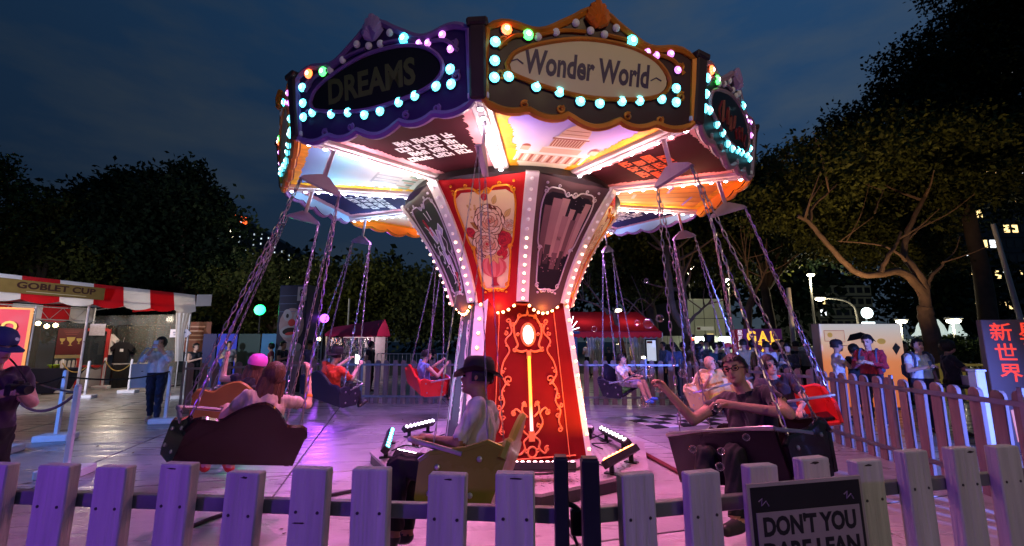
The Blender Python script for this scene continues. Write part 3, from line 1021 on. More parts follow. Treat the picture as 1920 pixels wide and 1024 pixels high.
# ------------------------------------------------------------------ LED bars on the platform
def led_bar(name, label, p0, p1, col, power, n=8, lit=True, tilt=0.9):
    c = (p0 + p1) / 2
    u = (p1 - p0); L = u.length; u.normalize()
    t = thing(name, label, 'led bar light', (c.x, c.y, 0.15), math.atan2(u.y, u.x), 'led wash bars around the tower')
    inw = Matrix.Rotation(-math.atan2(u.y, u.x), 3, 'Z') @ Vector((CX - c.x, CY - c.y, 0))
    s = 1 if inw.y > 0 else -1
    d = Vector((0, s * math.cos(tilt), math.sin(tilt)))
    side = Vector((1, 0, 0)).cross(d)
    B = mat('bar_black', (.015, .015, .017), .4, .3)
    zc = .135
    M = Matrix((Vector((1, 0, 0)), side, d)).transposed()
    h = MB(); h.box((0, 0, zc), (L, .085, .085), M, .008); h.build('housing', B, t)
    for q in (-1, 1):
        f = MB(); f.box((q * L * .32, 0, .055), (.03, .05, .10), None, .004); f.box((q * L * .32, 0, .006), (.07, .16, .012)); f.build('foot', B, t)
    lm = mat('lens_' + name + str(int(col[2] * 100)) + str(int(col[0] * 100)), (.9, .9, .9), .2, emit=16 if lit else .0, ecol=col, var=0, sample=False)
    b = MB(); b.lathe([(.020, 0), (.026, .002), (.026, .006), (.012, .016)], 10)
    lme = b.mesh('lens', lm, True)
    for i in range(n):
        pnt = Vector(((i + .5) / n * L - L / 2, 0, zc)) + d * .043
        inst('lens', lme, t, pnt, d.to_track_quat('Z', 'Y').to_euler())
    if lit and power:
        o = lamp('bar_lamp', 'AREA', Vector((0, 0, zc)) + d * .07, power, col, t, Vector((0, 0, zc)) + d * 2, shape='RECTANGLE', size=L * .9, size_y=.05, spread=R(95))
    return t


zt = .30
WH = (1.0, .86, .90)
led_bar('led_bar', 'white led bar at the back left of the tower, lit', gp(757, 803, zt), gp(812, 790, zt), (.9, .75, 1), 3)
led_bar('led_bar', 'teal led bar on the left edge of the platform', gp(722, 842, zt), gp(733, 806, zt), (.05, .85, 1), 3)
led_bar('led_bar', 'white led bar beside the teal one at the front left', gp(742, 849, zt), gp(785, 858, zt), (1, .8, .85), 3)
led_bar('led_bar', 'long white led bar along the foot of the red tower face', gp(915, 873, zt), gp(1080, 873, zt), (1, .62, .66), 1.3, 14, tilt=1.05)
led_bar('led_bar', 'orange led bar at the front right of the platform', gp(1135, 868, zt), gp(1192, 838, zt), (1, .30, .02), 14)
led_bar('led_bar', 'white led bar behind the orange one at the right', gp(1178, 828, zt), gp(1128, 803, zt), (1, .82, .85), 10)
led_bar('led_bar', 'unlit black led bar close to the right of the tower', gp(1086, 800, zt), gp(1112, 803, zt), (.2, .2, .2), 0, lit=False)
random.seed(21)
CABLES = iter(('running from the teal bar to the tower foot', 'looping beside the orange bar', 'coiled at the right of the tower', 'leading from the back white bar', 'along the front edge of the platform'))
def cable(pts, r=.009):
    cb = MB().tube(smooth_path(pts, 6), r, 5)
    tag(cb.build('power_cable', mat('cable_black', (.012, .012, .012), .5)), 'black power cable on the ride platform ' + next(CABLES), 'cable')
def g3(x, y, z=.163): q = gp(x, y, z); return (q.x, q.y, z)
cable([g3(735, 845), g3(760, 835), g3(790, 838), g3(812, 822), g3(840, 812)])
cable([g3(1078, 880), g3(1110, 868), g3(1140, 874), g3(1160, 860)])
cable([g3(1090, 805), g3(1120, 818), g3(1140, 830), g3(1110, 832), g3(1130, 842)])
cable([g3(1135, 812), g3(1110, 820), g3(1098, 812)])
cable([g3(900, 886), g3(940, 880), g3(980, 889), g3(1050, 886), g3(1095, 878)])
gc = MB()
q = [gp(330, 1000, .02), gp(430, 962, .02), gp(560, 940, .02), gp(690, 915, .02)]
gc.tube(smooth_path([(v.x, v.y, .022) for v in q], 6), .018, 6)
tag(gc.build('power_cable', mat('cable_black', (.012, .012, .012), .5)), 'thick black cable running over the slabs to the platform', 'cable')
gc = MB()
q = [gp(1205, 850, .02), gp(1260, 880, .02), gp(1330, 915, .02)]
gc.tube(smooth_path([(v.x, v.y, .03) for v in q], 6), .03, 6)
tag(gc.build('power_cable', mat('cable_red', (.12, .02, .02), .5)), 'dark red cable cover leaving the platform to the right', 'cable')

# ------------------------------------------------------------------ canopy
TILT = R(3.2)
CZ = 3.68
canopy = thing('ride_canopy', 'eight-sided swing ride canopy with bulb-studded signboards and painted underside', 'ride canopy', (CX, CY, CZ))
canopy.rotation_euler = (TILT, 0, 0)
CROT = -5.0
NS = 10
SEC = 36
RC = 3.13
APO = RC * math.cos(R(18))
LEAN = R(6)
CM = Matrix.Translation((CX, CY, CZ)) @ Matrix.Rotation(TILT, 4, 'X')

PURP = mat('rim_purple', (.040, .020, .10), .45, var=.25, scale=3)
BROWN = mat('rim_brown', (.055, .020, .022), .45, var=.3, scale=3)
ORANGE = mat('rim_orange', (.80, .20, .015), .45, var=.12, scale=3)
GOLDR = mat('rim_gold', (.62, .21, .02), .4, .15, var=.2, scale=5)
LILAC = mat('rim_lilac', (.24, .13, .36), .45, var=.12, scale=3)
PINKR = mat('rim_pink', (.42, .24, .30), .45, var=.12)
PALE = mat('rim_pale', (.30, .50, .78), .5, var=.1, scale=3)
PALEY = mat('plaque_cream', (.85, .75, .42), .5, var=.08, scale=2)
PLBLK = mat('plaque_black', (.010, .012, .010), .35, var=0)


def face_frame(k):
    az = CROT + 18 + SEC * k
    n0 = Vector((math.sin(R(az)), -math.cos(R(az)), 0)); u = Vector((math.cos(R(az)), math.sin(R(az)), 0))
    v = (n0 * math.sin(LEAN) + Vector((0, 0, 1)) * math.cos(LEAN)).normalized()
    n = u.cross(v).normalized()
    if n.dot(n0) < 0: n = -n
    return n0 * APO + Vector((0, 0, -.06)), u, v, n


HW = RC * math.sin(R(18)) - .045
def vtop(u):
    a = min(1.0, abs(u) / HW)
    base = .54 + .20 * (1 - a) ** .8 + .045 * math.sin(a * 9)
    if a < .26: base += .10 * (0.5 + .5 * math.cos(a / .26 * PI))
    return base
def vbot(u):
    a = u / HW
    env = .0 + .055 * max(0, 1 - a * a) ** .7
    cells = [-1, -.62, -.24, .24, .62, 1]
    for i in range(5):
        if cells[i] <= a <= cells[i + 1]:
            t = (a - cells[i]) / (cells[i + 1] - cells[i])
            return -env * .55 - .075 * max(0, math.sin(PI * t)) ** .7 * (1.2 if i == 2 else .9) * (1 - .35 * abs(a))
    return -env


def outline():
    n = 30
    top = [(HW - 2 * HW * i / n, vtop(HW - 2 * HW * i / n)) for i in range(n + 1)]
    bot = [(-HW + 2 * HW * i / 40, vbot(-HW + 2 * HW * i / 40)) for i in range(41)]
    return bot + top
# bulbs of the front board taken off the photograph, in board coordinates; the other boards repeat them
o0, u0, v0, n0_ = face_frame(0)
oW, uW, vW, nW = CM @ o0, CM.to_3x3() @ u0, CM.to_3x3() @ v0, CM.to_3x3() @ n0_
def on_board(px, py):
    d = ray(px, py); c0 = Vector((0, 0, CAMH))
    t = (oW - c0).dot(nW) / d.dot(nW)
    q = c0 + d * t - oW
    return q.dot(uW), q.dot(vW)


def oval(s=1.0):
    pts = [on_board(*q) for q in [(954, 125), (968, 105), (1000, 92), (1040, 84), (1085, 80), (1130, 84), (1180, 96), (1220, 118), (1243, 148), (1240, 172), (1210, 186), (1150, 188), (1090, 183), (1030, 168), (985, 152), (960, 140)]]
    cx, cy = sum(p[0] for p in pts) / len(pts), sum(p[1] for p in pts) / len(pts)
    P = [Vector((cx + (x - cx) * s, cy + (y - cy) * s, 0)) for x, y in pts]
    out = smooth_path(P + [P[0]], 3)[:-1]
    return [(v.x, v.y) for v in reversed(out)]


PLQ = on_board(1101, 136)
BULBS = []
for (px, py, c) in [(948, 60, 'R'), (988, 68, 'G'), (1181, 80, 'A'), (1210, 77, 'M'), (1226, 108, 'M'), (1253, 105, 'M'), (1266, 135, 'M'),
                    (921, 82, 'C'), (920, 117, 'C'), (917, 148, 'C'), (952, 147, 'C'), (1003, 166, 'C'), (1046, 176, 'C'), (1085, 193, 'C'), (1121, 197, 'C'),
                    (1162, 193, 'C'), (1195, 192, 'C'), (1236, 189, 'C'), (1263, 169, 'C'), (1263, 195, 'C'),
                    (1007, 43, 'O'), (1040, 61, 'O'), (1077, 33, 'O'), (1104, 62, 'O'), (1130, 69, 'O'), (1152, 50, 'O')]:
    u_, v_ = on_board(px, py)
    u_ = max(-HW + .07, min(HW - .07, u_ * 1.0)); 
    v_ = max(vbot(u_) + .05, min(vtop(u_) - .05, v_))
    BULBS.append((u_, v_, c))
BMAP = {'R': BM_RED, 'G': BM_GRN, 'A': BM_AQ, 'M': BM_MV, 'C': BM_CY, 'O': BM_OFF}
OUT, OVAL = outline(), oval()

for k in range(NS):
    o, u, v, n = face_frame(k)
    img = k % 2 == 0
    f = MB()
    f.prism(OUT, (o, u, v, n), .05, back=1)
    themes = {True: (BROWN, ORANGE, GOLDR, PALEY), False: (PURP, PALE, LILAC, PLBLK)}[img]
    if k == 1: themes = (mat('rim_dark_green', (.035, .04, .04), .45, var=.3), PINKR, PINKR, PLBLK)
    if k == 8: themes = (mat('rim_maroon', (.16, .05, .05), .45, var=.3), ORANGE, GOLDR, PALEY)
    bo = f.build('signboard', [themes[0], themes[1]], canopy)
    m = MB()
    m.tube([o + u * x + v * y + n * .02 for x, y in OUT], .034, 6, closed=True)
    m.build('board_moulding', themes[2], bo)
    if k in (9, 0, 1, 8, 2):
        pl = MB(); pl.prism(OVAL, (o + n * .032, u, v, n), .02)
        po = pl.build('name_plaque', themes[3], bo)
        m = MB(); m.tube([o + u * x + v * y + n * .04 for x, y in oval(1.04)], .020, 6, closed=True)
        # ogee crest above the plaque
        for s in (-1, 1):
            pts = smooth_path([(s * .82, .42, 0), (s * .70, .53, 0), (s * .52, .56, 0), (s * .30, .63, 0), (s * .10, .65, 0)], 5)
            m.tube([o + u * q.x + v * q.y + n * .035 for q in pts], .018, 6)
        m.build('plaque_moulding', themes[2], bo)
        # shell finial at the peak
        fin = MB()
        for q in range(-3, 4):
            a = q * .32
            l_ = .21 - .02 * abs(q)
            base = o + v * (vtop(0) - .14) + n * .045
            tip = base + u * math.sin(a) * l_ * .75 + v * math.cos(a) * l_
            fin.tube([base, (base + tip) / 2 + n * .02, tip], [.02, .045, .03], 6)
        fin.build('shell_finial', ORANGE if img else mat('finial_lilac', (.45, .30, .62), .45, var=.1), bo, True)
        # painted flourishes beside the plaque
        fl = MB()
        for s in (-1, 1):
            for (cx, cy, r0, tn) in ((s * .80, .22, .045, 1.4 * s), (s * .78, .48, .04, -1.4 * s), (s * .30, .0, .035, 1.3 * s), (s * .6, .0, .035, -1.3 * s)):
                fl.tube([o + u * x + v * y + n * .03 for x, y in spiral((cx, cy), r0, .012, 1, tn, 12)], .012, 5)
        tag(fl.build('flourish', themes[2], bo), kind='stuff')
        word = {0: 'Wonder World', 9: 'DREAMS'}.get(k)
        if word:
            tx = MB()
            fr = (o + u * PLQ[0] + v * PLQ[1] + n * .0432, u, v, n)
            if k == 0:
                put_text(tx, 'Wonder World', fr, .27, .032, width=1.10, shear=.10)
                # black letter spurs at both ends of the name
                for s in (-1, 1):
                    tx.tube([o + v * (PLQ[1] + y) + u * (PLQ[0] + s * x) + n * .044 for x, y in ((.56, -.02), (.61, .01), (.66, -.01))], .006, 4)
                tx.build('lettering', mat('letter_purple', (.075, .05, .10), .5, var=0), po)
            else:
                put_text(tx, 'DREAMS', fr, .30, .035, width=.95)
                tx.build('lettering', mat('letter_green', (.10, .14, .03), .5, var=0), po)
        elif k == 1:
            tx = MB()
            random.seed(4)
            for i in range(9):       # unreadable red brush marks
                x = -.46 + i * .115
                pts = [(x + random.uniform(-.03, .05), .30 + random.uniform(-.10, .16), 0) for _ in range(4)]
                tx.tube([o + u * q.x + v * q.y + n * .043 for q in smooth_path(pts, 4)], .018, 4)
            tx.build('lettering', mat('letter_red', (.22, .02, .03), .5, var=0), po)
    if k in (8, 9, 0, 1, 2, 7):
        for (x, y, c) in BULBS:
            if c == 'C' and k == 8 and y > .3: c = 'M'
            inst('bulb', BMAP[c], bo, o + u * x + v * y + n * .036, n.to_track_quat('Z', 'Y').to_euler())
    # dark corner bracket between the boards
    az = CROT + SEC * k
    cn = Vector((math.sin(R(az)), -math.cos(R(az)), 0))
    cu = Vector((math.cos(R(az)), math.sin(R(az)), 0))
    cv = (cn * math.sin(LEAN) + Vector((0, 0, 1)) * math.cos(LEAN)).normalized()
    b = MB(); Mx = Matrix((cu, cn, cv)).transposed()
    b.box(cn * (RC + .02) + cv * .27 - Vector((0, 0, .04)), (.13, .07, .58), Mx, .015)
    b.box(cn * (RC + .02) + cv * .58 - Vector((0, 0, .04)), (.17, .10, .06), Mx, .015)
    b.build('corner_bracket', mat('bracket_dark', (.05, .03, .03) if k in (0, 1) else (.04, .03, .06), .5), canopy)

# underside panels with their prints
SKY_DOME = ramp_mat('print_dome_sky', [(0, (.88, .82, .62)), (.25, (.90, .84, .80)), (.5, (.70, .56, .86)), (.8, (.30, .22, .70)), (1, (.20, .14, .60))], 'r', 1.45, 3.0, noise=.12, rough=.8)
SKY_BAY = ramp_mat('print_bay_sky', [(0, (.80, .82, .70)), (.4, (.82, .86, .90)), (.65, (.30, .70, .88)), (1, (.16, .26, .75))], 'r', 1.45, 3.0, noise=.12, rough=.8)
HALL = ramp_mat('print_hall', [(0, (.85, .66, .34)), (.45, (.85, .42, .05)), (1, (.62, .18, .02))], 'r', 1.45, 3.0, noise=.25, nscale=4, rough=.8)
SUNSET = ramp_mat('print_sunset', [(0, (.85, .78, .72)), (.5, (.86, .74, .60)), (1, (.85, .45, .18))], 'r', 1.45, 3.0, noise=.15)
NIGHT = [mat('print_maroon', (.040, .006, .012), .85, var=.3, scale=2, spec=.08), mat('print_indigo', (.022, .02, .075), .85, var=.3, scale=2, spec=.08)]
YEL = mat('print_yellow_leaf', (.80, .38, .02), .7, var=.3, scale=10)
PINKB = mat('print_pink_border', (.50, .20, .24), .5, var=.15, scale=9)
STONE = [mat('print_stone', (.70, .48, .36), .8, var=.1), mat('print_stone_shade', (.36, .11, .08), .8, var=.1), mat('print_stone_light', (.86, .78, .74), .5, var=.05)]
S_IN, S_OUT = 1.40, APO - .03
for k in range(NS):
    az = CROT + 18 + SEC * k
    n = Vector((math.sin(R(az)), -math.cos(R(az)), 0)); u = Vector((math.cos(R(az)), math.sin(R(az)), 0))
    tn = math.tan(R(18))
    def U(x, s, dz=0.0): return n * s + u * x + Vector((0, 0, -dz))
    hw = lambda s: s * tn - .05
    f = MB()
    f.grid(lambda i, j: U((1 - 2 * i) * hw(S_IN + (S_OUT - S_IN) * j), S_IN + (S_OUT - S_IN) * j), 8, 8)
    f.grid(lambda i, j: U((-1 + 2 * i) * hw(S_IN + (S_OUT - S_IN) * j), S_IN + (S_OUT - S_IN) * j, -.02), 2, 2)
    base = {0: SKY_DOME, 8: SKY_BAY, 2: HALL, 4: SUNSET, 6: SUNSET, 9: NIGHT[0], 1: NIGHT[0], 3: NIGHT[1], 5: NIGHT[1], 7: NIGHT[1]}[k]
    uo = f.build('underside_panel', base, canopy)
    # leaf border along the two radial edges and the outer edge
    b = MB()
    random.seed(30 + k)
    for s in (-1, 1):
        for i in range(30):
            ss = S_IN + .06 + (S_OUT - S_IN - .1) * i / 29
            x = s * (hw(ss) - .085)
            w = .055 + .035 * random.random()
            b.add([U(x + w * math.cos(t) * (1.3 if q_ % 2 else .8), ss + w * math.sin(t), .004 + .0004 * (i % 5)) for q_, t in enumerate([2 * PI * q / 8 for q in range(8)])], [tuple(range(7, -1, -1))])
    for i in range(24):
        x = -hw(S_OUT) + .1 + (2 * hw(S_OUT) - .2) * i / 23
        w = .05 + .02 * random.random()
        b.add([U(x + w * math.cos(t) * (1.2 if q_ % 2 else .8), S_OUT - .05 + w * math.sin(t), .004 + .0004 * (i % 5)) for q_, t in enumerate([2 * PI * q / 8 for q in range(8)])], [tuple(range(7, -1, -1))])
    b.build('leaf_border', YEL if k % 2 == 0 else PINKB, uo)
    d = MB()
    XS = .80 if k % 2 == 0 else .92
    def rect(x0, x1, s0, s1, dz, c):
        d.cur = c
        x0, x1 = x0 * XS, x1 * XS
        d.add([U(x0, s0, dz), U(x0, s1, dz), U(x1, s1, dz), U(x1, s0, dz)], [(0, 1, 2, 3)])
    def poly(pts, dz, c):
        d.cur = c
        d.add([U(x * XS, s, dz) for x, s in pts], [tuple(range(len(pts)))])
    if k == 0:
        rect(-.52, .62, 1.62, 1.86, .004, 0); rect(-.50, .60, 1.86, 1.92, .005, 2)
        for i in range(16): rect(-.48 + i * .068, -.445 + i * .068, 1.64, 1.85, .006, 1 if i % 2 else 2)
        rect(-.20, .34, 1.92, 2.06, .005, 0)
        poly([(-.24, 2.06), (.38, 2.06), (.07, 2.16)], .006, 2)
        rect(-.14, .28, 2.10, 2.30, .007, 0)
        for i in range(11): rect(-.13 + i * .037, -.112 + i * .037, 2.12, 2.29, .008, 1)
        rect(-.17, .31, 2.30, 2.33, .009, 1); rect(-.15, .29, 2.33, 2.36, .0092, 2)
        poly([(.07 + .19 * math.cos(t), 2.36 + .30 * math.sin(t)) for t in [PI * i / 14 for i in range(15)]], .008, 0)
        for rr, sy in ((.17, 2.42), (.15, 2.50)): rect(.07 - rr, .07 + rr, sy, sy + .012, .0096, 1)
        rect(.04, .10, 2.64, 2.72, .009, 2)
        for x in (-.42, .52):
            rect(x - .06, x + .06, 1.95, 2.06, .006, 0); poly([(x + .06 * math.cos(t), 2.06 + .06 * math.sin(t)) for t in [PI * i / 8 for i in range(9)]], .006, 1)
        d.build('dome_print', STONE, uo)
    elif k == 8:
        cl = [mat('print_grey_line', (.45, .52, .58), .5, var=0), mat('print_bay_green', (.25, .45, .30), .5, var=.2), mat('print_bay_warm', (.70, .50, .35), .5, var=.2)]
        for i in range(3): rect(-.18 + i * .17, -.13 + i * .17, 1.72, 2.02, .004, 0)
        rect(-.24, .30, 2.02, 2.05, .005, 0)
        d.cur = 0
        d.tube([U(-.42 + .11 * math.cos(t), 1.82 + .11 * math.sin(t), .006) for t in [2 * PI * i / 20 for i in range(20)]], .006, 4, closed=True)
        for i in range(9): rect(-.5 + i * .11, -.42 + i * .11, 1.52, 1.60 + .05 * (i % 3), .005, 1 if i % 2 else 2)
        d.build('bay_print', cl, uo)
    elif k == 2:
        cl = [mat('print_hall_light', (.85, .78, .66), .5, var=0), mat('print_hall_violet', (.36, .20, .55), .5, var=.1), mat('print_hall_shade', (.40, .13, .03), .5, var=.2)]
        for i in range(6):
            x = -.9 + i * .34
            poly([(x * .45, 1.5), (x * .45 + .02, 1.5), (x + .03, 2.85), (x, 2.85)], .004, 2)
        rect(-.15, .12, 1.75, 1.80, .005, 0); rect(-.55, -.18, 2.2, 2.24, .005, 1); rect(.1, .7, 2.6, 2.64, .005, 1)
        d.build('hall_print', cl, uo)
    elif k in (4, 6):
        cl = [mat('print_hall_light', (.85, .78, .66), .5, var=0), mat('print_sun_red', (.75, .25, .10), .5, var=.1)]
        for i in range(5): rect(-.5 + i * .2, -.38 + i * .2, 1.6, 1.9 + .2 * (i % 2), .004, i % 2)
        d.build('skyline_print', cl, uo)
    else:
        # rows of block letters that cannot be read in the photograph either
        random.seed(60 + k)
        rows_ = [2.34, 2.20, 2.06, 1.92]
        lett = [mat('letters_red', (.85, .10, .02), .7, var=.2, scale=3)] if k == 1 else [mat('letters_white', (.86, .84, .86), .7, var=0)]
        for ri, s0 in enumerate(rows_):
            x = -.42 + .10 * ((ri + k) % 2) + random.uniform(-.03, .03)
            xe = .44 - .10 * random.random()
            while x < xe:
                nl = random.randint(2, 5)
                for q in range(nl):
                    w = random.choice((.055, .065, .07))
                    if x + w > xe + .05: break
                    kind = random.randint(0, 3)
                    rect(x, x + w * .36, s0, s0 + .115, .004, 0)
                    if kind in (0, 2): rect(x + w * .36, x + w * .9, s0 + .088, s0 + .115, .004, 0)
                    if kind in (0, 1): rect(x + w * .36, x + w * .9, s0, s0 + .028, .004, 0)
                    if kind in (1, 2, 3): rect(x + w * .36, x + w * .9, s0 + .044, s0 + .07, .004, 0)
                    if kind in (2, 3): rect(x + w * .60, x + w * .9, s0 + .07, s0 + .088, .004, 0); rect(x + w * .60, x + w * .9, s0, s0 + .044, .004, 0)
                    x += w
                x += .05
        d.build('letter_print', lett, uo)
    # painted outer lip under the board
    e_ = MB()
    e_.add([U(-HW, S_OUT - .002, .006), U(-HW, APO + .02, .03), U(HW, APO + .02, .03), U(HW, S_OUT - .002, .006)], [(0, 1, 2, 3)])
    e_.build('edge_trim', ORANGE if k % 2 == 0 else PALE, canopy)

# spokes with bulbs, and the light they give
SPK = mat('spoke_white', (.80, .70, .74), .4, var=.06)
for k in range(NS):
    az = CROT + SEC * k
    n = Vector((math.sin(R(az)), -math.cos(R(az)), 0)); u = Vector((math.cos(R(az)), math.sin(R(az)), 0))
    Mx = Matrix((u, n, Vector((0, 0, 1)))).transposed()
    f = MB(); f.box(n * 2.30 + Vector((0, 0, -.022)), (.17, 1.72, .05), Mx, .008)
    f.box(n * 2.30 + Vector((0, 0, -.055)), (.08, 1.70, .03), Mx, .008)
    so = f.build('spoke', SPK, canopy)
    for i in range(10):
        s = 1.55 + i * .165
        inst('bulb', BM_WH, so, n * s + Vector((0, 0, -.074)), (PI, 0, 0))
    for s_, pw in ((1.85, 11.0), (2.5, 18.0)):
        colr = [(1.0, .74, .72), (1.0, .50, .50), (1.0, .36, .20), (1.0, .60, .42), (.70, .60, 1.0), (.70, .60, 1.0), (1.0, .72, .50), (.42, .74, 1.0), (.56, .82, 1.0), (1.0, .76, .82)][k]
        lamp('spoke_lamp', 'SPOT', n * s_ + Vector((0, 0, -.26)), pw, colr, canopy, n * s_ + Vector((0, 0, 2)), spot_size=R(172), spot_blend=.25, shadow_soft_size=.05)
    lamp('spoke_glow', 'POINT', n * 1.85 + Vector((0, 0, -.22)), 4.2, (1.0, .84, .52), canopy, shadow_soft_size=.05)
    wash = [(1.0, .24, .56), (1.0, .22, .48), (.95, .20, .50), (.80, .22, .72), (.60, .24, .95), (.52, .24, 1.0), (.66, .22, 1.0), (.66, .24, .95), (.72, .25, .90), (.95, .23, .70)][k]
    lamp('spoke_wash', 'AREA', n * 2.3 + Vector((0, 0, -.13)), 40, wash, canopy, n * 2.3 + Vector((0, 0, -2)), shape='RECTANGLE', size=.12, size_y=.12, spread=R(118))

# closed roof above the boards, unseen, put in to block sky light
f = MB()
o1 = [pol(CROT + SEC * k, RC - .02, .04) for k in range(NS)]
o2 = [pol(CROT + SEC * k, RC - .02, .45) for k in range(NS)]
o3 = [pol(CROT + SEC * k, .5, .95) for k in range(NS)]
vs = o1 + o2 + o3
fs = [tuple(reversed(range(NS)))]
for q in (0, NS):
    for k in range(NS): fs.append((q + k, q + (k + 1) % NS, q + NS + (k + 1) % NS, q + NS + k))
fs.append(tuple(range(2 * NS, 3 * NS)))
f.add(vs, fs)
f.build('canopy_roof', mat('roof_dark', (.03, .025, .03), .6), canopy)

# ------------------------------------------------------------------ swing seats
def chain_mesh(L, pitch=.058):
    b = MB()
    n = int(L / pitch)
    for i in range(n):
        z = (i + .5) * L / n
        w, h = .0125, L / n * .66
        pts = []
        for q in range(8):
            a = 2 * PI * q / 8
            x, zz = w * math.cos(a), h * math.sin(a)
            pts.append((x, 0, z + zz) if i % 2 else (0, x, z + zz))
        b.tube(pts, .0046, 4, closed=True)
    return b.mesh('chain', mat('chain_steel', (.40, .36, .42), .36, .85, var=.15, scale=20))


BOLT = MB().lathe([(.016, 0), (.015, .006), (.007, .010)], 8).mesh('bolt', mat('bolt_steel', (.5, .5, .52), .3, .9, var=0))
CHAIN_L = 1.78
CHAIN_ME = chain_mesh(CHAIN_L)
STEEL = mat('swing_steel', (.42, .36, .46), .38, .55, var=.12, scale=8)
SEATS = []


def seat_mats(name, col, rough=.32):
    return mat('seat_' + name, col, rough, var=.18, scale=3, coat=.10, spec=.25, bump=.05, bscale=8)


def swing(az, col_out, col_in, label, lag=0.0, r_out=3.42, zb=.60, apron=False, i_near=False):
    hp = CM @ (pol(az, 2.78, -.05))
    azb = az - lag
    bp = Vector((CX + r_out * math.sin(R(azb)), CY - r_out * math.cos(R(azb)), zb))
    up = (hp - bp)
    L = up.length
    up.normalize()
    fw = Vector((-math.cos(R(az)), -math.sin(R(az)), 0))
    fw = (fw - up * fw.dot(up)).normalized()
    xx = up.cross(-fw); xx = (-fw).cross(up).normalized()
    Mw = Matrix((xx, -fw, up)).transposed().to_4x4()
    Mw.translation = bp
    t = thing('swing_seat', label, 'swing seat', group='swing seats of the ride')
    t.matrix_world = Mw
    t.location = bp; t.rotation_euler = Mw.to_euler()
    W_, D_ = .90, .44 if apron else .36
    fy = -.20 if apron else -.10
    hw = W_ / 2
    A, B = col_out, col_in
    # base tub
    s = MB()
    s.box((0, .20 - D_ / 2, .03), (W_ - .06, D_ - .04, .05), None, .015)
    s.build('seat_base', A, t)
    for q in (-1, 1):
        w = MB()
        pts = [(fy, .0), (.20, .0), (.25, .06), (.32, .31), (.24, .34), (.12, .30), (fy + .02, .27), (fy - .035, .23), (fy - .04, .05)]
        w.prism(pts, ((q * (hw - .02), 0, 0), (0, 1, 0), (0, 0, 1), (1, 0, 0)), .035)
        w.tube([(q * (hw - .02), y, z + .004) for y, z in pts[3:8]], .020, 6)
        w.build('side_panel', A, t)
    bk = MB()
    def backf(i, j, off):
        x = -hw + W_ * i
        a = abs(x) / hw
        top = .36 + .15 * max(0, math.cos(min(a / .52, 1) * PI / 2)) ** .8 - .02 * math.sin(a * PI) - .10 * max(0, (a - .86) / .14) ** 2
        z = .02 + (top - .02) * j
        y = .215 + .19 * (z / .6) + off - .05 * (1 - a * a) * 0
        return Vector((x, y, z))
    nb = 20
    front = [backf(i / nb, j / 6, 0) for j in range(7) for i in range(nb + 1)]
    rear = [backf(i / nb, j / 6, .045) for j in range(7) for i in range(nb + 1)]
    w1 = nb + 1
    fs = []
    for j in range(6):
        for i in range(nb):
            a = j * w1 + i
            fs.append((a, a + 1, a + 1 + w1, a + w1)); m_ = len(front)
            fs.append((m_ + a, m_ + a + w1, m_ + a + 1 + w1, m_ + a + 1))
    for i in range(nb):
        m_ = len(front)
        a = 6 * w1 + i
        fs.append((a, a + 1, m_ + a + 1, m_ + a))
        fs.append((i + 1, i, m_ + i, m_ + i + 1))
    for j in range(6):
        m_ = len(front)
        a = j * w1; c = j * w1 + nb
        fs.append((a, a + w1, m_ + a + w1, m_ + a)); fs.append((c + w1, c, m_ + c, m_ + c + w1))
    bk.add(front + rear, fs)
    bo = bk.build('backrest', A, t, True)
    rim_ = MB()
    rim_.tube([backf(i / 24, 1, .022) + Vector((0, 0, .004)) for i in range(25)], .026, 6)
    rim_.build('back_piping', A, bo, True)
    tm = MB()
    tm.tube([(-hw + .02, .20, .012), (-hw + .01, fy - .02, .012), (hw - .01, fy - .02, .012), (hw - .02, .20, .012)], .012, 6)
    tm.build('base_trim', mat('bar_chrome', (.45, .42, .46), .3, .9, var=0), t)
    bo_me = BOLT
    for q in (-1, 1):
        for (yy, zz) in ((fy + .04, .08), (.16, .08), (fy + .07, .21), (.20, .26)):
            inst('bolt', bo_me, t, (q * (hw - .001), yy, zz), (0, q * PI / 2, 0))
    cu = MB()
    cu.box((0, .20 - D_ / 2, .075), (W_ - .12, D_ - .10, .04), None, .015)
    cu.build('cushion', B, t)
    lb = MB()
    lb.tube(smooth_path([(-hw + .01, .10, .28), (-hw + .03, fy - .04, .33), (-hw + .10, fy - .12, .35), (hw - .10, fy - .12, .35), (hw - .03, fy - .04, .33), (hw - .01, .10, .28)], 5), .016, 8)
    lb.build('lap_bar', mat('bar_chrome', (.45, .42, .46), .3, .9, var=0), t, True)
    if apron:
        pn = MB()
        pn.grid(lambda a, j: Vector((-hw + .02 + (W_ - .04) * a, -.275 - .05 * math.sin(PI * a) - .03 * j, .0 + .33 * j)), 8, 3)
        pn.grid(lambda a, j: Vector((hw - .02 - (W_ - .04) * a, -.25 - .05 * math.sin(PI * a) - .03 * j, .0 + .33 * j)), 8, 3)
        pn.tube([(-hw + .02 + (W_ - .04) * a / 10, -.293 - .05 * math.sin(PI * a / 10), .335) for a in range(11)], .018, 6)
        pn.build('front_panel', A, t, True)
    # hanger
    top = L - .30 - .0
    zs = L - .42
    h = MB()
    h.box((0, 0, L - .16), (.045, .02, .30), None, .005)
    h.lathe([(.03, L - .02), (.03, L + .04)], 8)
    h.build('hanger_link', STEEL, t)
    sp = MB()
    sp.prism([(-.215, -.075), (-.19, -.04), (-.04, .05), (.04, .05), (.19, -.04), (.215, -.075), (.17, -.08), (-.17, -.08)], ((0, 0, zs + .06), (1, 0, 0), (0, 0, 1), (0, -1, 0)), .05)
    sp.build('spreader_plate', STEEL, t)
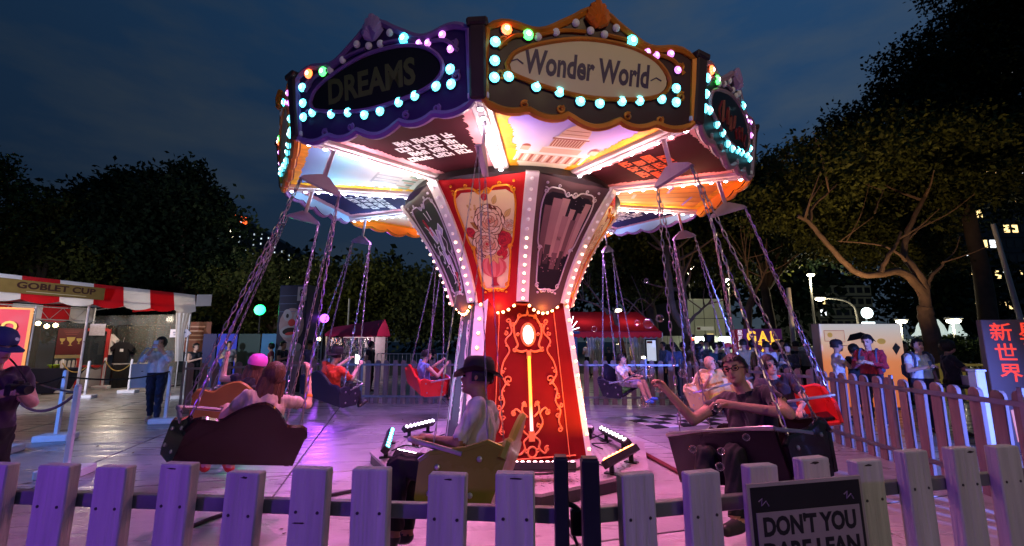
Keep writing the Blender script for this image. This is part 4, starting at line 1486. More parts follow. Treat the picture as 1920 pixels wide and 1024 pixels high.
    for q in (-1, 1):
        for (yb, zb_) in ((fy + .03, .26), (.24, .33)):
            a = Vector((q * (hw - .02), yb, zb_)); b = Vector((q * .195, 0, zs - .01))
            dv = b - a
            inst('chain', CHAIN_ME, t, a, dv.to_track_quat('Z', 'Y').to_euler(), (.42 if i_near else 1, .42 if i_near else 1, dv.length / CHAIN_L))
    SEATS.append((az, t))
    return t


S_BLACK = seat_mats('black', (.014, .008, .011), .16)
S_MAROON = seat_mats('maroon', (.011, .003, .005), .12)
S_OCHRE = seat_mats('ochre', (.38, .17, .04))
S_NAVY = seat_mats('navy', (.012, .012, .03))
S_RED = seat_mats('red', (.68, .03, .025))
S_OLIVE = seat_mats('olive', (.19, .18, .02))
S_GREEN = seat_mats('green', (.04, .16, .03))
S_CREAM = seat_mats('cream', (.62, .48, .24))
S_BLUE = seat_mats('blue', (.05, .10, .4))
PH0 = -5
SW = {}
for i, (co, ci, lab) in enumerate([
    (S_OLIVE, S_GREEN, 'olive yellow swing seat passing in front of the red tower face'),
    (S_BLACK, S_BLACK, 'black swing seat of the man with glasses at the front right'),
    (S_RED, S_BLACK, 'red swing seat of the woman in black, beside the right fence'),
    (S_CREAM, S_GREEN, 'cream swing seat of the child in ochre behind the black seat'),
    (S_NAVY, S_GREEN, 'navy swing seat of the small boy in white, right of the tower'),
    (S_BLUE, S_BLACK, 'empty blue swing seat hidden behind the tower'),
    (S_RED, S_BLUE, 'red swing seat just left of the tower at the back'),
    (S_NAVY, S_BLACK, 'dark navy swing seat of the man in the orange top'),
    (S_OCHRE, S_BLACK, 'ochre swing seat of the rider in the pink helmet'),
    (S_MAROON, S_OCHRE, 'glossy dark maroon swing seat nearest the queue posts at the front left')]):
    if i == 5: continue
    lag = {0: 1, 1: .5, 2: -5, 8: 0, 7: 2, 9: 4}.get(i, 0)
    SW[i] = swing(PH0 + 36 * i, co, ci, lab, lag, apron=i in (1, 6), i_near=i == 0)
# ------------------------------------------------------------------ picket fences
PICKW = mat('picket_white', (.49, .47, .44), .66, var=.22, scale=22, bump=.7, bscale=60, grain=(1, 1, .07))
RAIL = mat('rail_steel', (.22, .22, .24), .42, .6, var=.2, scale=9)
POSTM = mat('gate_post', (.035, .036, .05), .38, .5, var=.2, scale=9)
CHIP = mat('paint_chip', (.045, .035, .03), .8, var=0)


def picket_mesh(w, th, h, rnd=0.0, name='picket'):
    b = MB()
    if rnd <= 0:
        b.box((0, 0, h / 2), (w, th, h), None, .005)
    else:
        pts = [(-w / 2, 0), (w / 2, 0), (w / 2, h - w * rnd)]
        n = 6
        pts += [(w / 2 * math.cos(PI * i / n), h - w * rnd + w * rnd * math.sin(PI * i / n)) for i in range(1, n)]
        pts += [(-w / 2, h - w * rnd)]
        b.prism(pts, ((0, 0, 0), (1, 0, 0), (0, 0, 1), (0, -1, 0)), th)
    return b.mesh(name, PICKW)


def fence(label, A, B, spacing, w=.135, th=.05, h=1.1, rnd=0.0, rails=(.94, .28), rail_side=1, posts=(), jig=.016, first=None, n=None, pm=None):
    A, B = Vector(A), Vector(B)
    d = B - A; d.z = 0
    L = d.length
    ang = math.atan2(d.y, d.x)
    t = thing('picket_fence', label, 'fence', (A.x, A.y, 0), ang)
    me = pm or picket_mesh(w, th, h, rnd)
    x = first if first is not None else spacing / 2
    while x < L - .02:
        inst('picket', me, t, (x + random.uniform(-.006, .006), 0, random.uniform(-jig, jig) - .0), (random.uniform(-.008, .008), random.uniform(-.014, .014), random.uniform(-.03, .03)), (random.uniform(.96, 1.04), 1, 1))
        x += spacing
    for z in rails:
        b = MB(); b.box((L / 2, rail_side * (th / 2 + .018), z), (L, .034, .052), None, .003); b.build('rail', RAIL, t)
    for x in posts:
        b = MB(); b.box((x, rail_side * (th / 2 + .018), .57), (.05, .028, 1.14), None, .004); b.build('post', RAIL, t)
    return t


random.seed(2)
PW = .135
# front fence, left panel: picket positions taken where they stand
fl0, fl1 = gp(-120, 862, 1.1), gp(1040, 893, 1.1)
fence('weathered white picket fence along the front, left of the gate posts', fl0, fl1, .262, .135, .05, 1.1, 0, (.955, .3), 1, first=.03)
fr0, fr1 = gp(1122, 892, 1.1), gp(2050, 826, 1.1)
fence('weathered white picket fence along the front, right of the gate posts', fr0, fr1, .262, .135, .05, 1.1, 0, (.955, .3), 1, first=.15)
SCREW = MB().lathe([(.006, 0), (.0055, .002), (.002, .002)], 8).mesh('screw', mat('screw_dark', (.10, .09, .09), .4, .7))
# paint chips and screws of the front pickets are wear in the paint: small sunk marks
for o in [o for o in bpy.data.objects if o.name.startswith('picket') and o.parent and 'along the front' in str(o.parent.get('label'))]:
    if random.random() < .55:
        b = MB()
        for q in range(1):
            x0, z0 = random.uniform(-.03, .03), random.choice((1.085, random.uniform(.7, 1.06)))
            pts = [(x0 + random.uniform(.008, .026) * math.cos(a), z0 + random.uniform(.002, .006) * math.sin(a)) for a in [2 * PI * i / 9 for i in range(9)]]
            if z0 > 1.08: pts = [(x, min(z, 1.092)) for x, z in pts]
            b.prism(pts, ((0, -.0252, 0), (1, 0, 0), (0, 0, 1), (0, -1, 0)), .0014)
        b.build('paint_chip', CHIP, o)
    for s in (-1, 1): inst('screw', SCREW, o, (s * .04, -.0252, .95), (PI / 2, 0, 0))
for i, (px, wd) in enumerate(((1051, .048), (1105, .060))):
    q = gp(px, 858 if i == 0 else 861, 1.17)
    t = thing('gate_post', ['narrow dark steel gate post left of the latch, at the front fence', 'wider dark steel gate post right of the latch, at the front fence'][i], 'post', (q.x, q.y, 0))
    b = MB(); b.box((0, 0, .585), (wd, .05, 1.17), None, .004); b.build('shaft', POSTM, t)
    b = MB(); b.box((0, 0, 1.173), (wd - .008, .042, .008)); b.build('cap', POSTM, t)
q = gp(1085, 985, .93)
t = thing('gate_latch', 'black metal gate latch between the two dark posts', 'latch', (q.x, q.y + .03, 0))
b = MB(); b.box((0, 0, .93), (.05, .03, .09), None, .006); b.tube(smooth_path([(-.07, 0, .99), (-.03, 0, .99), (.0, 0, .975), (.01, 0, .95)], 5), .010, 6)
b.tube(smooth_path([(-.06, .02, .98), (-.02, .02, .9), (.02, .02, .75), (.03, .02, .5)], 5), .006, 5)
b.build('latch_body', mat('latch_black', (.015, .015, .015), .45), t)

# far and side fences round the ride
PICKD = mat('picket_faded', (.22, .16, .155), .65, var=.3, scale=22, bump=.5, bscale=60, grain=(1, 1, .07))  # white pickets in a darker brown, their shade put into the colour
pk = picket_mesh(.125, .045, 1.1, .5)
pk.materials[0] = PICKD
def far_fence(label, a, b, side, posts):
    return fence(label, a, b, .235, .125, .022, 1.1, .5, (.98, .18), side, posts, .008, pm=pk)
PL = gp(335, 778); PA = Vector((-4.9, 11.7, 0)); PB = Vector((4.2, 11.3, 0)); PC = Vector((5.15, 7.6, 0)); PD = Vector((4.85, 3.4, 0)); PE = Vector((4.4, 2.0, 0))
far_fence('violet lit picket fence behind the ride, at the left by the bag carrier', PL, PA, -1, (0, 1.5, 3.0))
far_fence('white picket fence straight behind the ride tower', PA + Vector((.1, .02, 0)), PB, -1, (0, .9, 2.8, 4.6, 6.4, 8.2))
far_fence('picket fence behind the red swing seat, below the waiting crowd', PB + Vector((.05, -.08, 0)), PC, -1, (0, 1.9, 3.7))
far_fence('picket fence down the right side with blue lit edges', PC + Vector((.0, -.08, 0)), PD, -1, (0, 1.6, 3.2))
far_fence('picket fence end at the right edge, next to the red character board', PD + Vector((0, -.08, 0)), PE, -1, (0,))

# metal crowd barrier far behind on the left
def barrier(label, a, b, z0, z1, m):
    a, b = Vector(a), Vector(b); d = b - a; L = d.length
    t = thing('crowd_barrier', label, 'barrier', a, math.atan2(d.y, d.x))
    f = MB(); f.tube([(0, 0, z0), (0, 0, z1), (L, 0, z1), (L, 0, z0)], .022, 6, closed=True); f.build('frame', m, t)
    n = int(L / .14)
    bm_ = MB().tube([(0, 0, z0), (0, 0, z1)], .010, 5).mesh('bar', m)
    for i in range(1, n): inst('bar', bm_, t, (L * i / n, 0, 0))
    for x in (.3, L - .3):
        f = MB(); f.box((x, 0, .012), (.06, .5, .024)); f.box((x, 0, z0 / 2), (.03, .03, z0)); f.build('foot', m, t)
BARM = mat('barrier_white', (.75, .72, .76), .4, .2)
qa, qb = dp(706, 690, 16.5), dp(836, 690, 16.5)
m_ = Vector(((qa.x + qb.x) / 2, 16.5, 0))
barrier('white metal crowd barrier lit magenta left of the tower, nearer half', (qa.x, 16.5, 0), m_ + Vector((-.03, 0, 0)), .16, 1.12, BARM)
barrier('white metal crowd barrier lit magenta, half touching the tower side', m_ + Vector((.03, 0, 0)), (qb.x, 16.5, 0), .16, 1.12, BARM)

# warning sign on the front fence
q0, q1 = gp(1391, 905, 1.065), gp(1602, 888, 1.075)
uu = (q1 - q0); wS = uu.length; uu.normalize()
nn = Vector((uu.y, -uu.x, 0)).normalized()
if nn.y > 0: nn = -nn
vv = nn.cross(uu); vv = vv if vv.z > 0 else -vv
q0 = q0 + nn * .02; 
sg = thing('warning_sign', 'black and white warning notice about leaning or climbing on the fence', 'sign', (q0.x, q0.y, 0))
zt = q0.z
O = Vector((0, 0, 0))
def SF(x, y, off): return Vector((0, 0, zt)) + uu * x + vv * y + nn * off
hS = .52
b = MB(); b.prism([(0, -hS), (wS, -hS), (wS, 0), (0, 0)], (SF(0, 0, 0), uu, vv, nn), .008); b.build('board', mat('sign_card', (.36, .31, .27), .6, var=.1, scale=8), sg)
b = MB(); b.prism([(.012, -hS + .012), (wS - .012, -hS + .012), (wS - .012, -.012), (.012, -.012)], (SF(0, 0, .005), uu, vv, nn), .003); b.build('black_print', mat('sign_black', (.02, .017, .018), .5, var=.1), sg)
b = MB(); b.prism([(.026, -hS + .03), (wS - .026, -hS + .03), (wS - .026, -.098), (.026, -.098)], (SF(0, 0, .0075), uu, vv, nn), .003); b.build('white_print', mat('sign_paper', (.30, .25, .23), .6, var=.08), sg)
b = MB()
fr = lambda y: (SF(wS / 2, y, .0095), uu, vv, nn)
put_text(b, "DON'T YOU", fr(-.150), .085, .045, width=wS * .80)
put_text(b, 'DARE LEAN', fr(-.236), .085, .045, width=wS * .82)
put_text(b, 'OR CLIMB', fr(-.322), .085, .045, width=wS * .74)
b.build('lettering', mat('sign_black', (.02, .017, .018), .5), sg)
b = MB()
for x in (.05, wS - .075):      # small white flourishes of the header
    b.tube([SF(x + dx, y, .0075) for dx, y in ((-.01, -.06), (.005, -.05), (.0, -.075), (.02, -.06), (.03, -.078))], .0022, 4)
tag(b.build('flourish', mat('sign_paper', (.55, .49, .45), .6), sg), kind='stuff')

# ------------------------------------------------------------------ queue posts and ropes on the left
PW_ = mat('post_white', (.80, .80, .82), .45, var=.06)
def queue_post(label, px, py, h=1.03, s=1.0, rz=.2):
    q = gp(px, py)
    t = thing('queue_post', label, 'queue post', q, rz, 'white queue posts of the waiting line')
    b = MB(); b.box((0, 0, .05), (.46, .30, .10), None, .012); b.build('foot', PW_, t)
    b = MB(); b.box((0, 0, .10 + (h - .10) / 2), (.055, .055, h - .10), None, .006); b.build('pole', PW_, t)
    b = MB(); b.lathe([(.03, h), (.034, h + .012), (.02, h + .03)], 10); b.build('cap', PW_, t, True)
    return q
qp = {}
for key, lab, px, py, h in [('a', 'queue post with its foot half hidden by the second front picket', 122, 892, 1.03),
                            ('b', 'queue post standing alone in the middle of the slabs with a violet foot', 104, 826, 1.08),
                            ('c', 'queue post cut by the left edge, in front of the photographer', -6, 850, 1.0),
                            ('d', 'queue post behind the photographer, beside the dark table cloth', 15, 757, 1.0),
                            ('e', 'queue post before the goblet poster', 108, 738, 1.0),
                            ('f', 'queue post before the red standing frame', 158, 747, 1.0),
                            ('g', 'queue post at the left end of the shirt table', 190, 729, 1.0),
                            ('h', 'queue post at the right end of the shirt table', 240, 737, 1.0),
                            ('i', 'white queue post held by the person with the tote bag', 309, 793, 1.06),
                            ('j', 'queue post behind the corner of the picket fence', 341, 748, 1.0)]:
    qp[key] = (queue_post(lab, px, py, h, rz=.25), h)
def rope(label, a, b, sag, m, r=.014):
    (pa, ha), (pb, hb) = qp[a], qp[b]
    A, B = pa + Vector((0, 0, ha - .07)), pb + Vector((0, 0, hb - .07))
    c = MB()
    c.tube([A.lerp(B, i / 16) - Vector((0, 0, sag * 4 * (i / 16) * (1 - i / 16))) for i in range(17)], r, 6)
    tag(c.build('barrier_rope', m, None, True), label, 'rope', 'ropes between the queue posts')
RBLK, RRED, RGLD = mat('rope_black', (.02, .018, .02), .6), mat('rope_red', (.16, .02, .03), .6), mat('rope_gold', (.4, .28, .08), .6)
rope('dark red rope sagging deep between the two nearest queue posts', 'c', 'a', .28, RRED, .018)
rope('black rope stretched from the left edge towards the nearest pole', 'd', 'a', .12, RBLK)
rope('black rope rising from the edge post to the lone middle post', 'c', 'b', .05, RBLK)
rope('black rope from the lone middle post towards the fence corner', 'b', 'i', .10, RBLK)
rope('gold rope hanging between the two posts of the shirt table', 'g', 'h', .30, RGLD)
rope('gold rope hanging before the red standing frame', 'e', 'f', .25, RGLD)
rope('black rope along the white small fence of the booth', 'f', 'g', .2, RBLK)

# ------------------------------------------------------------------ striped booth on the left
T0, T1 = Vector((-12.75, 9.4, 0)), Vector((-11.35, 15.6, 0))
td = (T1 - T0); TL = td.length; td.normalize()
tin = Vector((-td.y, td.x, 0))      # into the booth
booth = thing('striped_booth', 'red and white striped festival booth with a scalloped roof edge at the left', 'booth', T0, math.atan2(td.y, td.x))
CR, CW = mat('canvas_red', (.62, .02, .03), .6, var=.1, scale=3, bump=.1, bscale=6, glow=.6), mat('canvas_white', (.80, .79, .80), .6, var=.08, scale=3, bump=.1, bscale=6, glow=.6)
EZ, DEEP = 3.17, 4.6
ns = 8
edges = [TL * (i / ns) for i in range(ns + 1)]
for i in range(ns):
    x0, x1 = edges[i], edges[i + 1]
    cm = CR if i % 2 == (ns % 2) else CW
    if i == ns - 1: cm = CW
    v = MB()
    def valf(a, j):
        x = x0 + (x1 - x0) * a
        dip = -.10 * abs(math.sin(PI * (x / TL * ns * 1.0)))
        z = EZ - (0.54 - dip * .9) * (1 - j)
        return Vector((x, -.10 * (1 - j) - .02 * math.sin(x * 7) * (1 - j), z + .05 * j))
    v.grid(valf, 10, 5)
    v.grid(lambda a, j: valf(1 - a, j) + Vector((0, .014, 0)), 10, 5)
    v.build('valance', cm, booth, True)
    r_ = MB()
    r_.grid(lambda a, j: Vector((x0 + (x1 - x0) * a, DEEP * j, EZ - .02 - .30 * j - .10 * math.sin(PI * j))), 3, 8)
    r_.grid(lambda a, j: Vector((x1 + (x0 - x1) * a, DEEP * j, EZ + .02 - .30 * j - .10 * math.sin(PI * j))), 3, 8)
    r_.build('roof_stripe', cm, booth, True)
    bv = MB()
    def backv(a, j):
        x = x0 + (x1 - x0) * a
        return Vector((x, DEEP - .05, EZ - .36 - (.50 + .08 * abs(math.sin(PI * x / TL * ns))) * (1 - j)))
    bv.grid(backv, 8, 3)
    bv.grid(lambda a, j: backv(1 - a, j) + Vector((0, .02, 0)), 8, 3)
    bv.build('back_valance', cm, booth)
TUBE = mat('tent_steel', (.6, .6, .62), .35, .7)
fr_m = MB()
for x in (0.05, TL / 2, TL - .05):
    fr_m.tube([(x, .05, 0), (x, .05, EZ)], .032, 8); fr_m.tube([(x, DEEP - .1, 0), (x, DEEP - .1, EZ - .35)], .032, 8)
    fr_m.tube([(x, .05, EZ - .06), (x, DEEP - .1, EZ - .42)], .022, 6)
for y, z in ((.06, EZ - .06), (.06, EZ - .44), (DEEP - .12, EZ - .42), (DEEP - .12, EZ - .85)):
    fr_m.tube([(0, y, z), (TL, y, z)], .022, 6)
for i in range(9):
    x = TL * i / 9
    fr_m.tube([(x, DEEP - .12, EZ - .85), (x + TL / 18, DEEP - .12, EZ - .42), (x + TL / 9, DEEP - .12, EZ - .85)], .010, 5)
fr_m.build('frame', TUBE, booth)
PLAST = mat('clear_plastic', (.42, .43, .40), .12, alpha=.20, var=.1, scale=4, bump=.22, bscale=3, grain=(1.6, 1.6, .2))
pc = MB()
pc.grid(lambda a, j: Vector((TL * a, DEEP - .2 + .05 * math.sin(a * 40), .1 + (EZ - 1.0) * j)), 60, 6)
pc.grid(lambda a, j: Vector((TL - .15 + .05 * math.sin(a * 22), .3 + (DEEP - .5) * a, .1 + (EZ - .75) * j)), 30, 6)
pc.build('plastic_wall', PLAST, booth, True)
# gathered plastic curtain at the near right pole
gcn = MB()
gcn.grid(lambda a, j: Vector((TL - .55 + .65 * a * (.35 + .65 * j ** 2) + .2 * (1 - j), .1 + .06 * math.sin(a * 26), .9 + 1.9 * j)), 26, 10)
gcn.build('gathered_curtain', mat('curtain_white', (.74, .74, .74), .3, alpha=.85, var=.15, scale=5, glow=.3), booth, True)
ev = MB()
ev.prism([(-.02, -.42), (.0, .06), (DEEP * .6, -.12), (DEEP * .6, -.52)], (Vector((TL + .01, 0, EZ)), (0, 1, 0), (0, 0, 1), (1, 0, 0)), .02)
ev.build('end_valance', CR, booth)
# white flap on the corner
fl = MB(); fl.grid(lambda a, j: Vector((TL - .02 + .50 * a, -.12 - .1 * a, EZ + .06 - .42 * (1 - j) + .05 * a)), 4, 4); fl.grid(lambda a, j: Vector((TL + .48 - .50 * a, -.105 - .1 * (1 - a), EZ + .06 - .42 * (1 - j) + .05 * (1 - a))), 4, 4)
fl.build('corner_flap', CW, booth)
lamp('booth_lamp', 'POINT', (TL * .35, DEEP * .3, 2.4), 90, (1, .84, .64), booth, shadow_soft_size=.1)
lamp('booth_lamp', 'POINT', (TL * .8, DEEP * .3, 2.4), 90, (1, .84, .64), booth, shadow_soft_size=.1)
lb_ = bulb_mesh('warm_lamp', (1, .68, .30), 14, .075, 1)
for x in (TL * .28, TL * .35, TL * .46, TL * .56, TL * .64, TL * .80, TL * .84, TL * .88):
    f = MB(); f.tube([(x, DEEP + .6, 2.62), (x, DEEP + .6, 2.2)], .006, 5); wire = f.build('lamp_wire', mat('cable_black', (.012, .012, .012), .5), booth)
    inst('bulb', lb_, wire, (x, DEEP + .6, 2.15 + .05 * math.sin(x * 9)), (0, 0, 0))
# name board on the valance
nb = thing('booth_name_board', 'olive board with dark letters hanging on the striped roof edge', 'sign', T0 + td * (TL * .12) - tin * .16, math.atan2(td.y, td.x))
L_ = TL * .41
b = MB(); b.box((L_ / 2, 0, 2.93), (L_, .03, .34)); b.build('board', mat('board_olive', (.17, .11, .03), .5, var=.15), nb)
b = MB(); put_text(b, 'GOBLET CUP', ((L_ * .58, -.0165, 2.96), (1, 0, 0), (0, 0, 1), (0, -1, 0)), .22, .035, width=L_ * .66); b.build('lettering', mat('letter_brown', (.04, .012, .01), .5, var=0), nb)
b = MB(); b.box((L_ * .58, -.0158, 2.82), (L_ * .5, .002, .016)); b.build('underline', mat('letter_pale', (.5, .42, .25), .5, var=0), nb)

# red banner with yellow letters
ban_c = dp(66, 580, 11.0)
ban = thing('red_banner', 'red banner with yellow letters and an orange edge beside the booth', 'banner', (ban_c.x - .02, 11.0, 0), R(38))
b = MB(); b.grid(lambda a, j: Vector((-2.0 + 2.0 * a, .03 * math.sin(a * 9) * (1 - j), .35 + 2.05 * j)), 14, 6); b.grid(lambda a, j: Vector((-2.0 * a, .012 + .03 * math.sin((1 - a) * 9) * (1 - j), .35 + 2.05 * j)), 14, 6)
b.build('cloth', mat('banner_red', (.60, .03, .05), .55, var=.1, scale=2), ban, True)
b = MB(); b.box((-.03, -.02, 1.38), (.06, .02, 2.05)); b.box((-1.03, -.02, 2.38), (1.94, .02, .05)); b.build('edging', mat('banner_orange', (.85, .30, .05), .5), ban)
b = MB(); fr = lambda x, z: ((x, -.042, z), (1, 0, 0), (0, 0, 1), (0, -1, 0))
put_text(b, 'DO', fr(-.50, 1.92), .36, .03, width=.52); put_text(b, 'O', fr(-.95, 2.25), .22, .03, width=.26)
b.build('lettering', mat('banner_yellow', (.85, .50, .06), .5, var=0), ban)
for x in (.02, -2.0): MB().tube([(x, .03, 0), (x, .03, 2.45)], .025, 8).build('pole', TUBE, ban)

# booth furnishings
def on(px, py, z=0): return gp(px, py, z)
q = on(35, 741)
tb = thing('cloth_table', 'folding table under a dark blue stretch cloth behind the photographer', 'table', (q.x, q.y + .4, 0), R(10))
b = MB()
b.prism([(-.75, 0.02), (-.60, .35), (-.72, .76), (1.12, .76), (.86, .35), (.72, .02)], ((0, 0, 0), (1, 0, 0), (0, 0, 1), (0, -1, 0)), .62)
b.build('stretch_cloth', mat('cloth_navy', (.016, .018, .045), .7, var=.1), tb)
b = MB(); b.lathe([(.10, .765), (.17, .86), (.165, .86), (.10, .775)], 14, (.15, 0, 0)); 
bw = tag(MB().lathe([(.10, .0), (.17, .10), (.16, .10), (.09, .01)], 14).build('bowl', mat('bowl_lime', (.45, .75, .05), .4), None, True), 'lime green bowl on the dark table cloth', 'bowl')
bw.location = (q.x + .5, q.y + .42, .765)
q = on(205, 727); q2 = on(292, 722)
tb = thing('cloth_table', 'long black clothed table holding shirts at the front of the booth', 'table', (q.x, q.y, 0), math.atan2(q2.y - q.y, q2.x - q.x))
LT = (q2 - q).length
b = MB(); b.grid(lambda a, j: Vector((LT * a, -.35 + .018 * math.sin(a * 60) * (1 - j), .01 + .78 * j)), 60, 2); b.box((LT / 2, 0, .40), (LT - .02, .66, .775)); b.build('black_cloth', mat('cloth_black', (.012, .012, .014), .8, var=.1), tb)
b = MB(); b.box((LT / 2, 0, .80), (LT, .72, .02)); b.build('table_top', CW, tb)
def shirt(label, px, py, m, logo):
    d_ = q.y + .25
    c = dp(px, py, d_)
    t = thing('display_shirt', label, 'shirt', (c.x, d_, c.z))
    b = MB()
    pts = [(-.22, -.38), (.22, -.38), (.22, .12), (.36, .02), (.42, .14), (.20, .33), (.08, .36), (0, .31), (-.08, .36), (-.20, .33), (-.42, .14), (-.36, .02), (-.22, .12)]
    b.prism(pts, ((0, 0, 0), (1, 0, 0), (0, 0, 1), (0, -1, 0)), .10); b.build('body', m, t)
    b = MB(); b.box((.02, -.054, .06), (.12, .006, .10)); b.build('chest_print', logo, t)
    b = MB(); b.tube([(0, 0, .34), (0, 0, .44), (.03, 0, .48), (0, 0, .5)], .007, 5); b.build('hook', TUBE, t)
shirt('white t-shirt hanging on the rack in the booth', 199, 645, mat('shirt_white', (.7, .68, .66), .8), mat('print_rosewood', (.35, .12, .12), .6))
shirt('black t-shirt with a white chest print hanging over the table', 229, 660, mat('shirt_black', (.015, .015, .02), .8), mat('print_white', (.8, .79, .82), .4))
rk = thing('clothes_rack', 'black clothes rack behind the shirt table', 'rack', (q.x - .4, q.y + .45, 0), 0)
b = MB(); b.tube([(0, 0, 0), (0, 0, 2.15), (2.3, 0, 2.15), (2.3, 0, 0)], .02, 6); b.build('frame', mat('rack_black', (.02, .02, .02), .5), rk)
for x in (0, 2.3): MB().box((x, 0, .02), (.05, .5, .04)).build('foot', mat('rack_black', (.02, .02, .02), .5), rk)
# goblet poster
q = on(118, 738)
ps = thing('goblet_poster', 'dark red poster with three gold goblets on a black stand', 'poster', (q.x, q.y, 0), R(22))
z0 = dp(118, 665, q.y).z; z1 = dp(118, 616, q.y).z
w_ = .66
b = MB(); b.box((0, 0, (z0 + z1) / 2), (w_, .03, z1 - z0)); b.build('board', mat('poster_maroon', (.10, .012, .015), .5, var=.1), ps)
b = MB()
for x, s in ((-.20, .75), (0, 1.15), (.20, .75)):
    zc = (z0 + z1) / 2 + .02
    b.prism([(x + s * a, zc + s * c) for a, c in ((-.09, .10), (-.075, .02), (-.03, -.03), (-.015, -.07), (-.015, -.10), (-.05, -.13), (.05, -.13), (.015, -.10), (.015, -.07), (.03, -.03), (.075, .02), (.09, .10))], ((0, -.017, 0), (1, 0, 0), (0, 0, 1), (0, -1, 0)), .004)
b.build('goblet_print', mat('goblet_gold', (.48, .36, .10), .5, var=0), ps)
b = MB()
for i in range(3): b.box((0, -.0165, z1 - .08 - .05 * i), (w_ * (.6 - .1 * i), .002, .012))
b.build('text_line', mat('poster_red_text', (.28, .06, .05), .5, var=0), ps)
b = MB(); b.box((0, 0, z0 - .06), (w_, .03, .10)); b.build('foot_strip', mat('poster_olive', (.30, .26, .12), .5), ps)
b = MB()
for x in (-w_ / 2 - .02, w_ / 2 + .02): b.tube([(x, .01, 0), (x, .01, z1 + .03)], .014, 6)
b.box((0, .01, .015), (w_ + .2, .36, .03)); b.build('stand', mat('rack_black', (.02, .02, .02), .5), ps)
# red standing frame
q = on(165, 727)
rf = thing('photo_stand', 'red standing frame with a grey notice clipped to its top', 'photo frame', (q.x, q.y, 0), R(24))
b = MB()
for x in (-.36, .36): b.box((x, 0, 1.0), (.09, .10, 2.0), None, .008)
b.box((0, 0, 1.98), (.64, .10, .10)); b.box((0, 0, .72), (.63, .10, .08)); b.build('frame', mat('frame_red', (.42, .03, .03), .5, var=.15), rf)
b = MB(); b.box((0, .02, .36), (.62, .04, .66)); b.build('lower_panel', mat('frame_grey', (.35, .34, .36), .5, var=.1), rf)
b = MB(); b.box((.05, -.058, 1.98), (.42, .012, .40)); b.build('notice', mat('notice_grey', (.45, .42, .50), .5, var=.2, scale=20), rf)
b = MB(); b.prism([(-.30, .78), (.30, .78), (.30, 1.90), (-.30, 1.90)], ((0, .03, 0), (1, 0, 0), (0, 0, 1), (0, -1, 0)), .01); b.build('glass', mat('frame_glass', (.04, .05, .06), .08, alpha=.55, var=0), rf)
# small white fence of the booth
a_, b__ = on(62, 735), on(146, 728)
sp_ = picket_mesh(.07, .02, .95, .5, 'picket')
fence('small white picket fence at the foot of the booth, behind the goblet poster', a_ + Vector((0, .5, 0)), b__ + Vector((0, .5, 0)), .115, .07, .02, .95, .5, (.75, .25), 1, (), .004, pm=sp_)
# notice board and arrow board right of the booth
q = dp(362, 655, 16.5)
nbd = thing('notice_board', 'brown notice board on posts right of the booth', 'sign', (q.x, 16.5, 0), R(4))
b = MB(); b.box((0, 0, 1.75), (1.15, .05, 1.1)); b.build('board', mat('board_brown', (.16, .055, .035), .6, var=.15), nbd)
b = MB()
for i in range(4): b.box((-.05, -.027, 2.12 - .16 * i), (.85 - .1 * (i % 2), .004, .05))
b.build('text_line', mat('board_text', (.42, .26, .20), .6, var=.3, scale=40), nbd)
for x in (-.5, .5): MB().box((x, .05, .9), (.05, .05, 1.8)).build('post', mat('rack_black', (.02, .02, .02), .5), nbd)
q = dp(338, 625, 15.5)
ab = thing('arrow_board', 'pale lilac arrow board sticking out of the booth corner', 'sign', (q.x, 15.5, 0), R(-12))
b = MB(); b.prism([(-.42, -.14), (.30, -.14), (.46, 0), (.30, .14), (-.42, .14)], ((0, 0, q.z), (1, 0, 0), (0, 0, 1), (0, -1, 0)), .03); b.build('board', mat('arrow_lilac', (.55, .55, .68), .5), ab)
b = MB(); b.tube([(0, .04, 0), (0, .04, q.z + .15)], .022, 6); b.build('pole', TUBE, ab)
b = MB(); b.box((-.02, -.017, q.z + .03), (.55, .004, .05)); b.box((-.06, -.017, q.z - .05), (.4, .004, .04)); b.build('text_line', mat('arrow_text', (.2, .2, .3), .5, var=0), ab)

# blue hoardings behind the left fence
for i, (x0, x1, col, lab, em) in enumerate([(402, 440, (.03, .05, .55), 'bright blue hoarding panel behind the left fence', 0), (441, 484, (.012, .045, .04), 'dark green hoarding panel between the two blue ones', 0), (485, 524, (.02, .16, .34), 'teal blue hoarding panel left of the clown column', 0), (374, 401, (.03, .035, .12), 'dark navy hoarding panel next to the notice board', 0)]):
    a_, b__ = dp(x0, 700, 15.2), dp(x1, 700, 15.2)
    zt_ = dp(x0, 626, 15.2).z
    t = thing('hoarding', lab, 'hoarding', ((a_.x + b__.x) / 2, 15.2, 0))
    w = b__.x - a_.x - .03
    b = MB(); b.box((0, 0, zt_ / 2 + .02), (w, .04, zt_ - .04), None, .004); b.build('panel', mat('hoard_' + str(i), col, .45, var=.2, scale=1.5), t)
    for s in (-1, 1): MB().box((s * (w / 2 - .06), .06, zt_ / 2), (.05, .05, zt_)).build('post', mat('rack_black', (.02, .02, .02), .5), t)
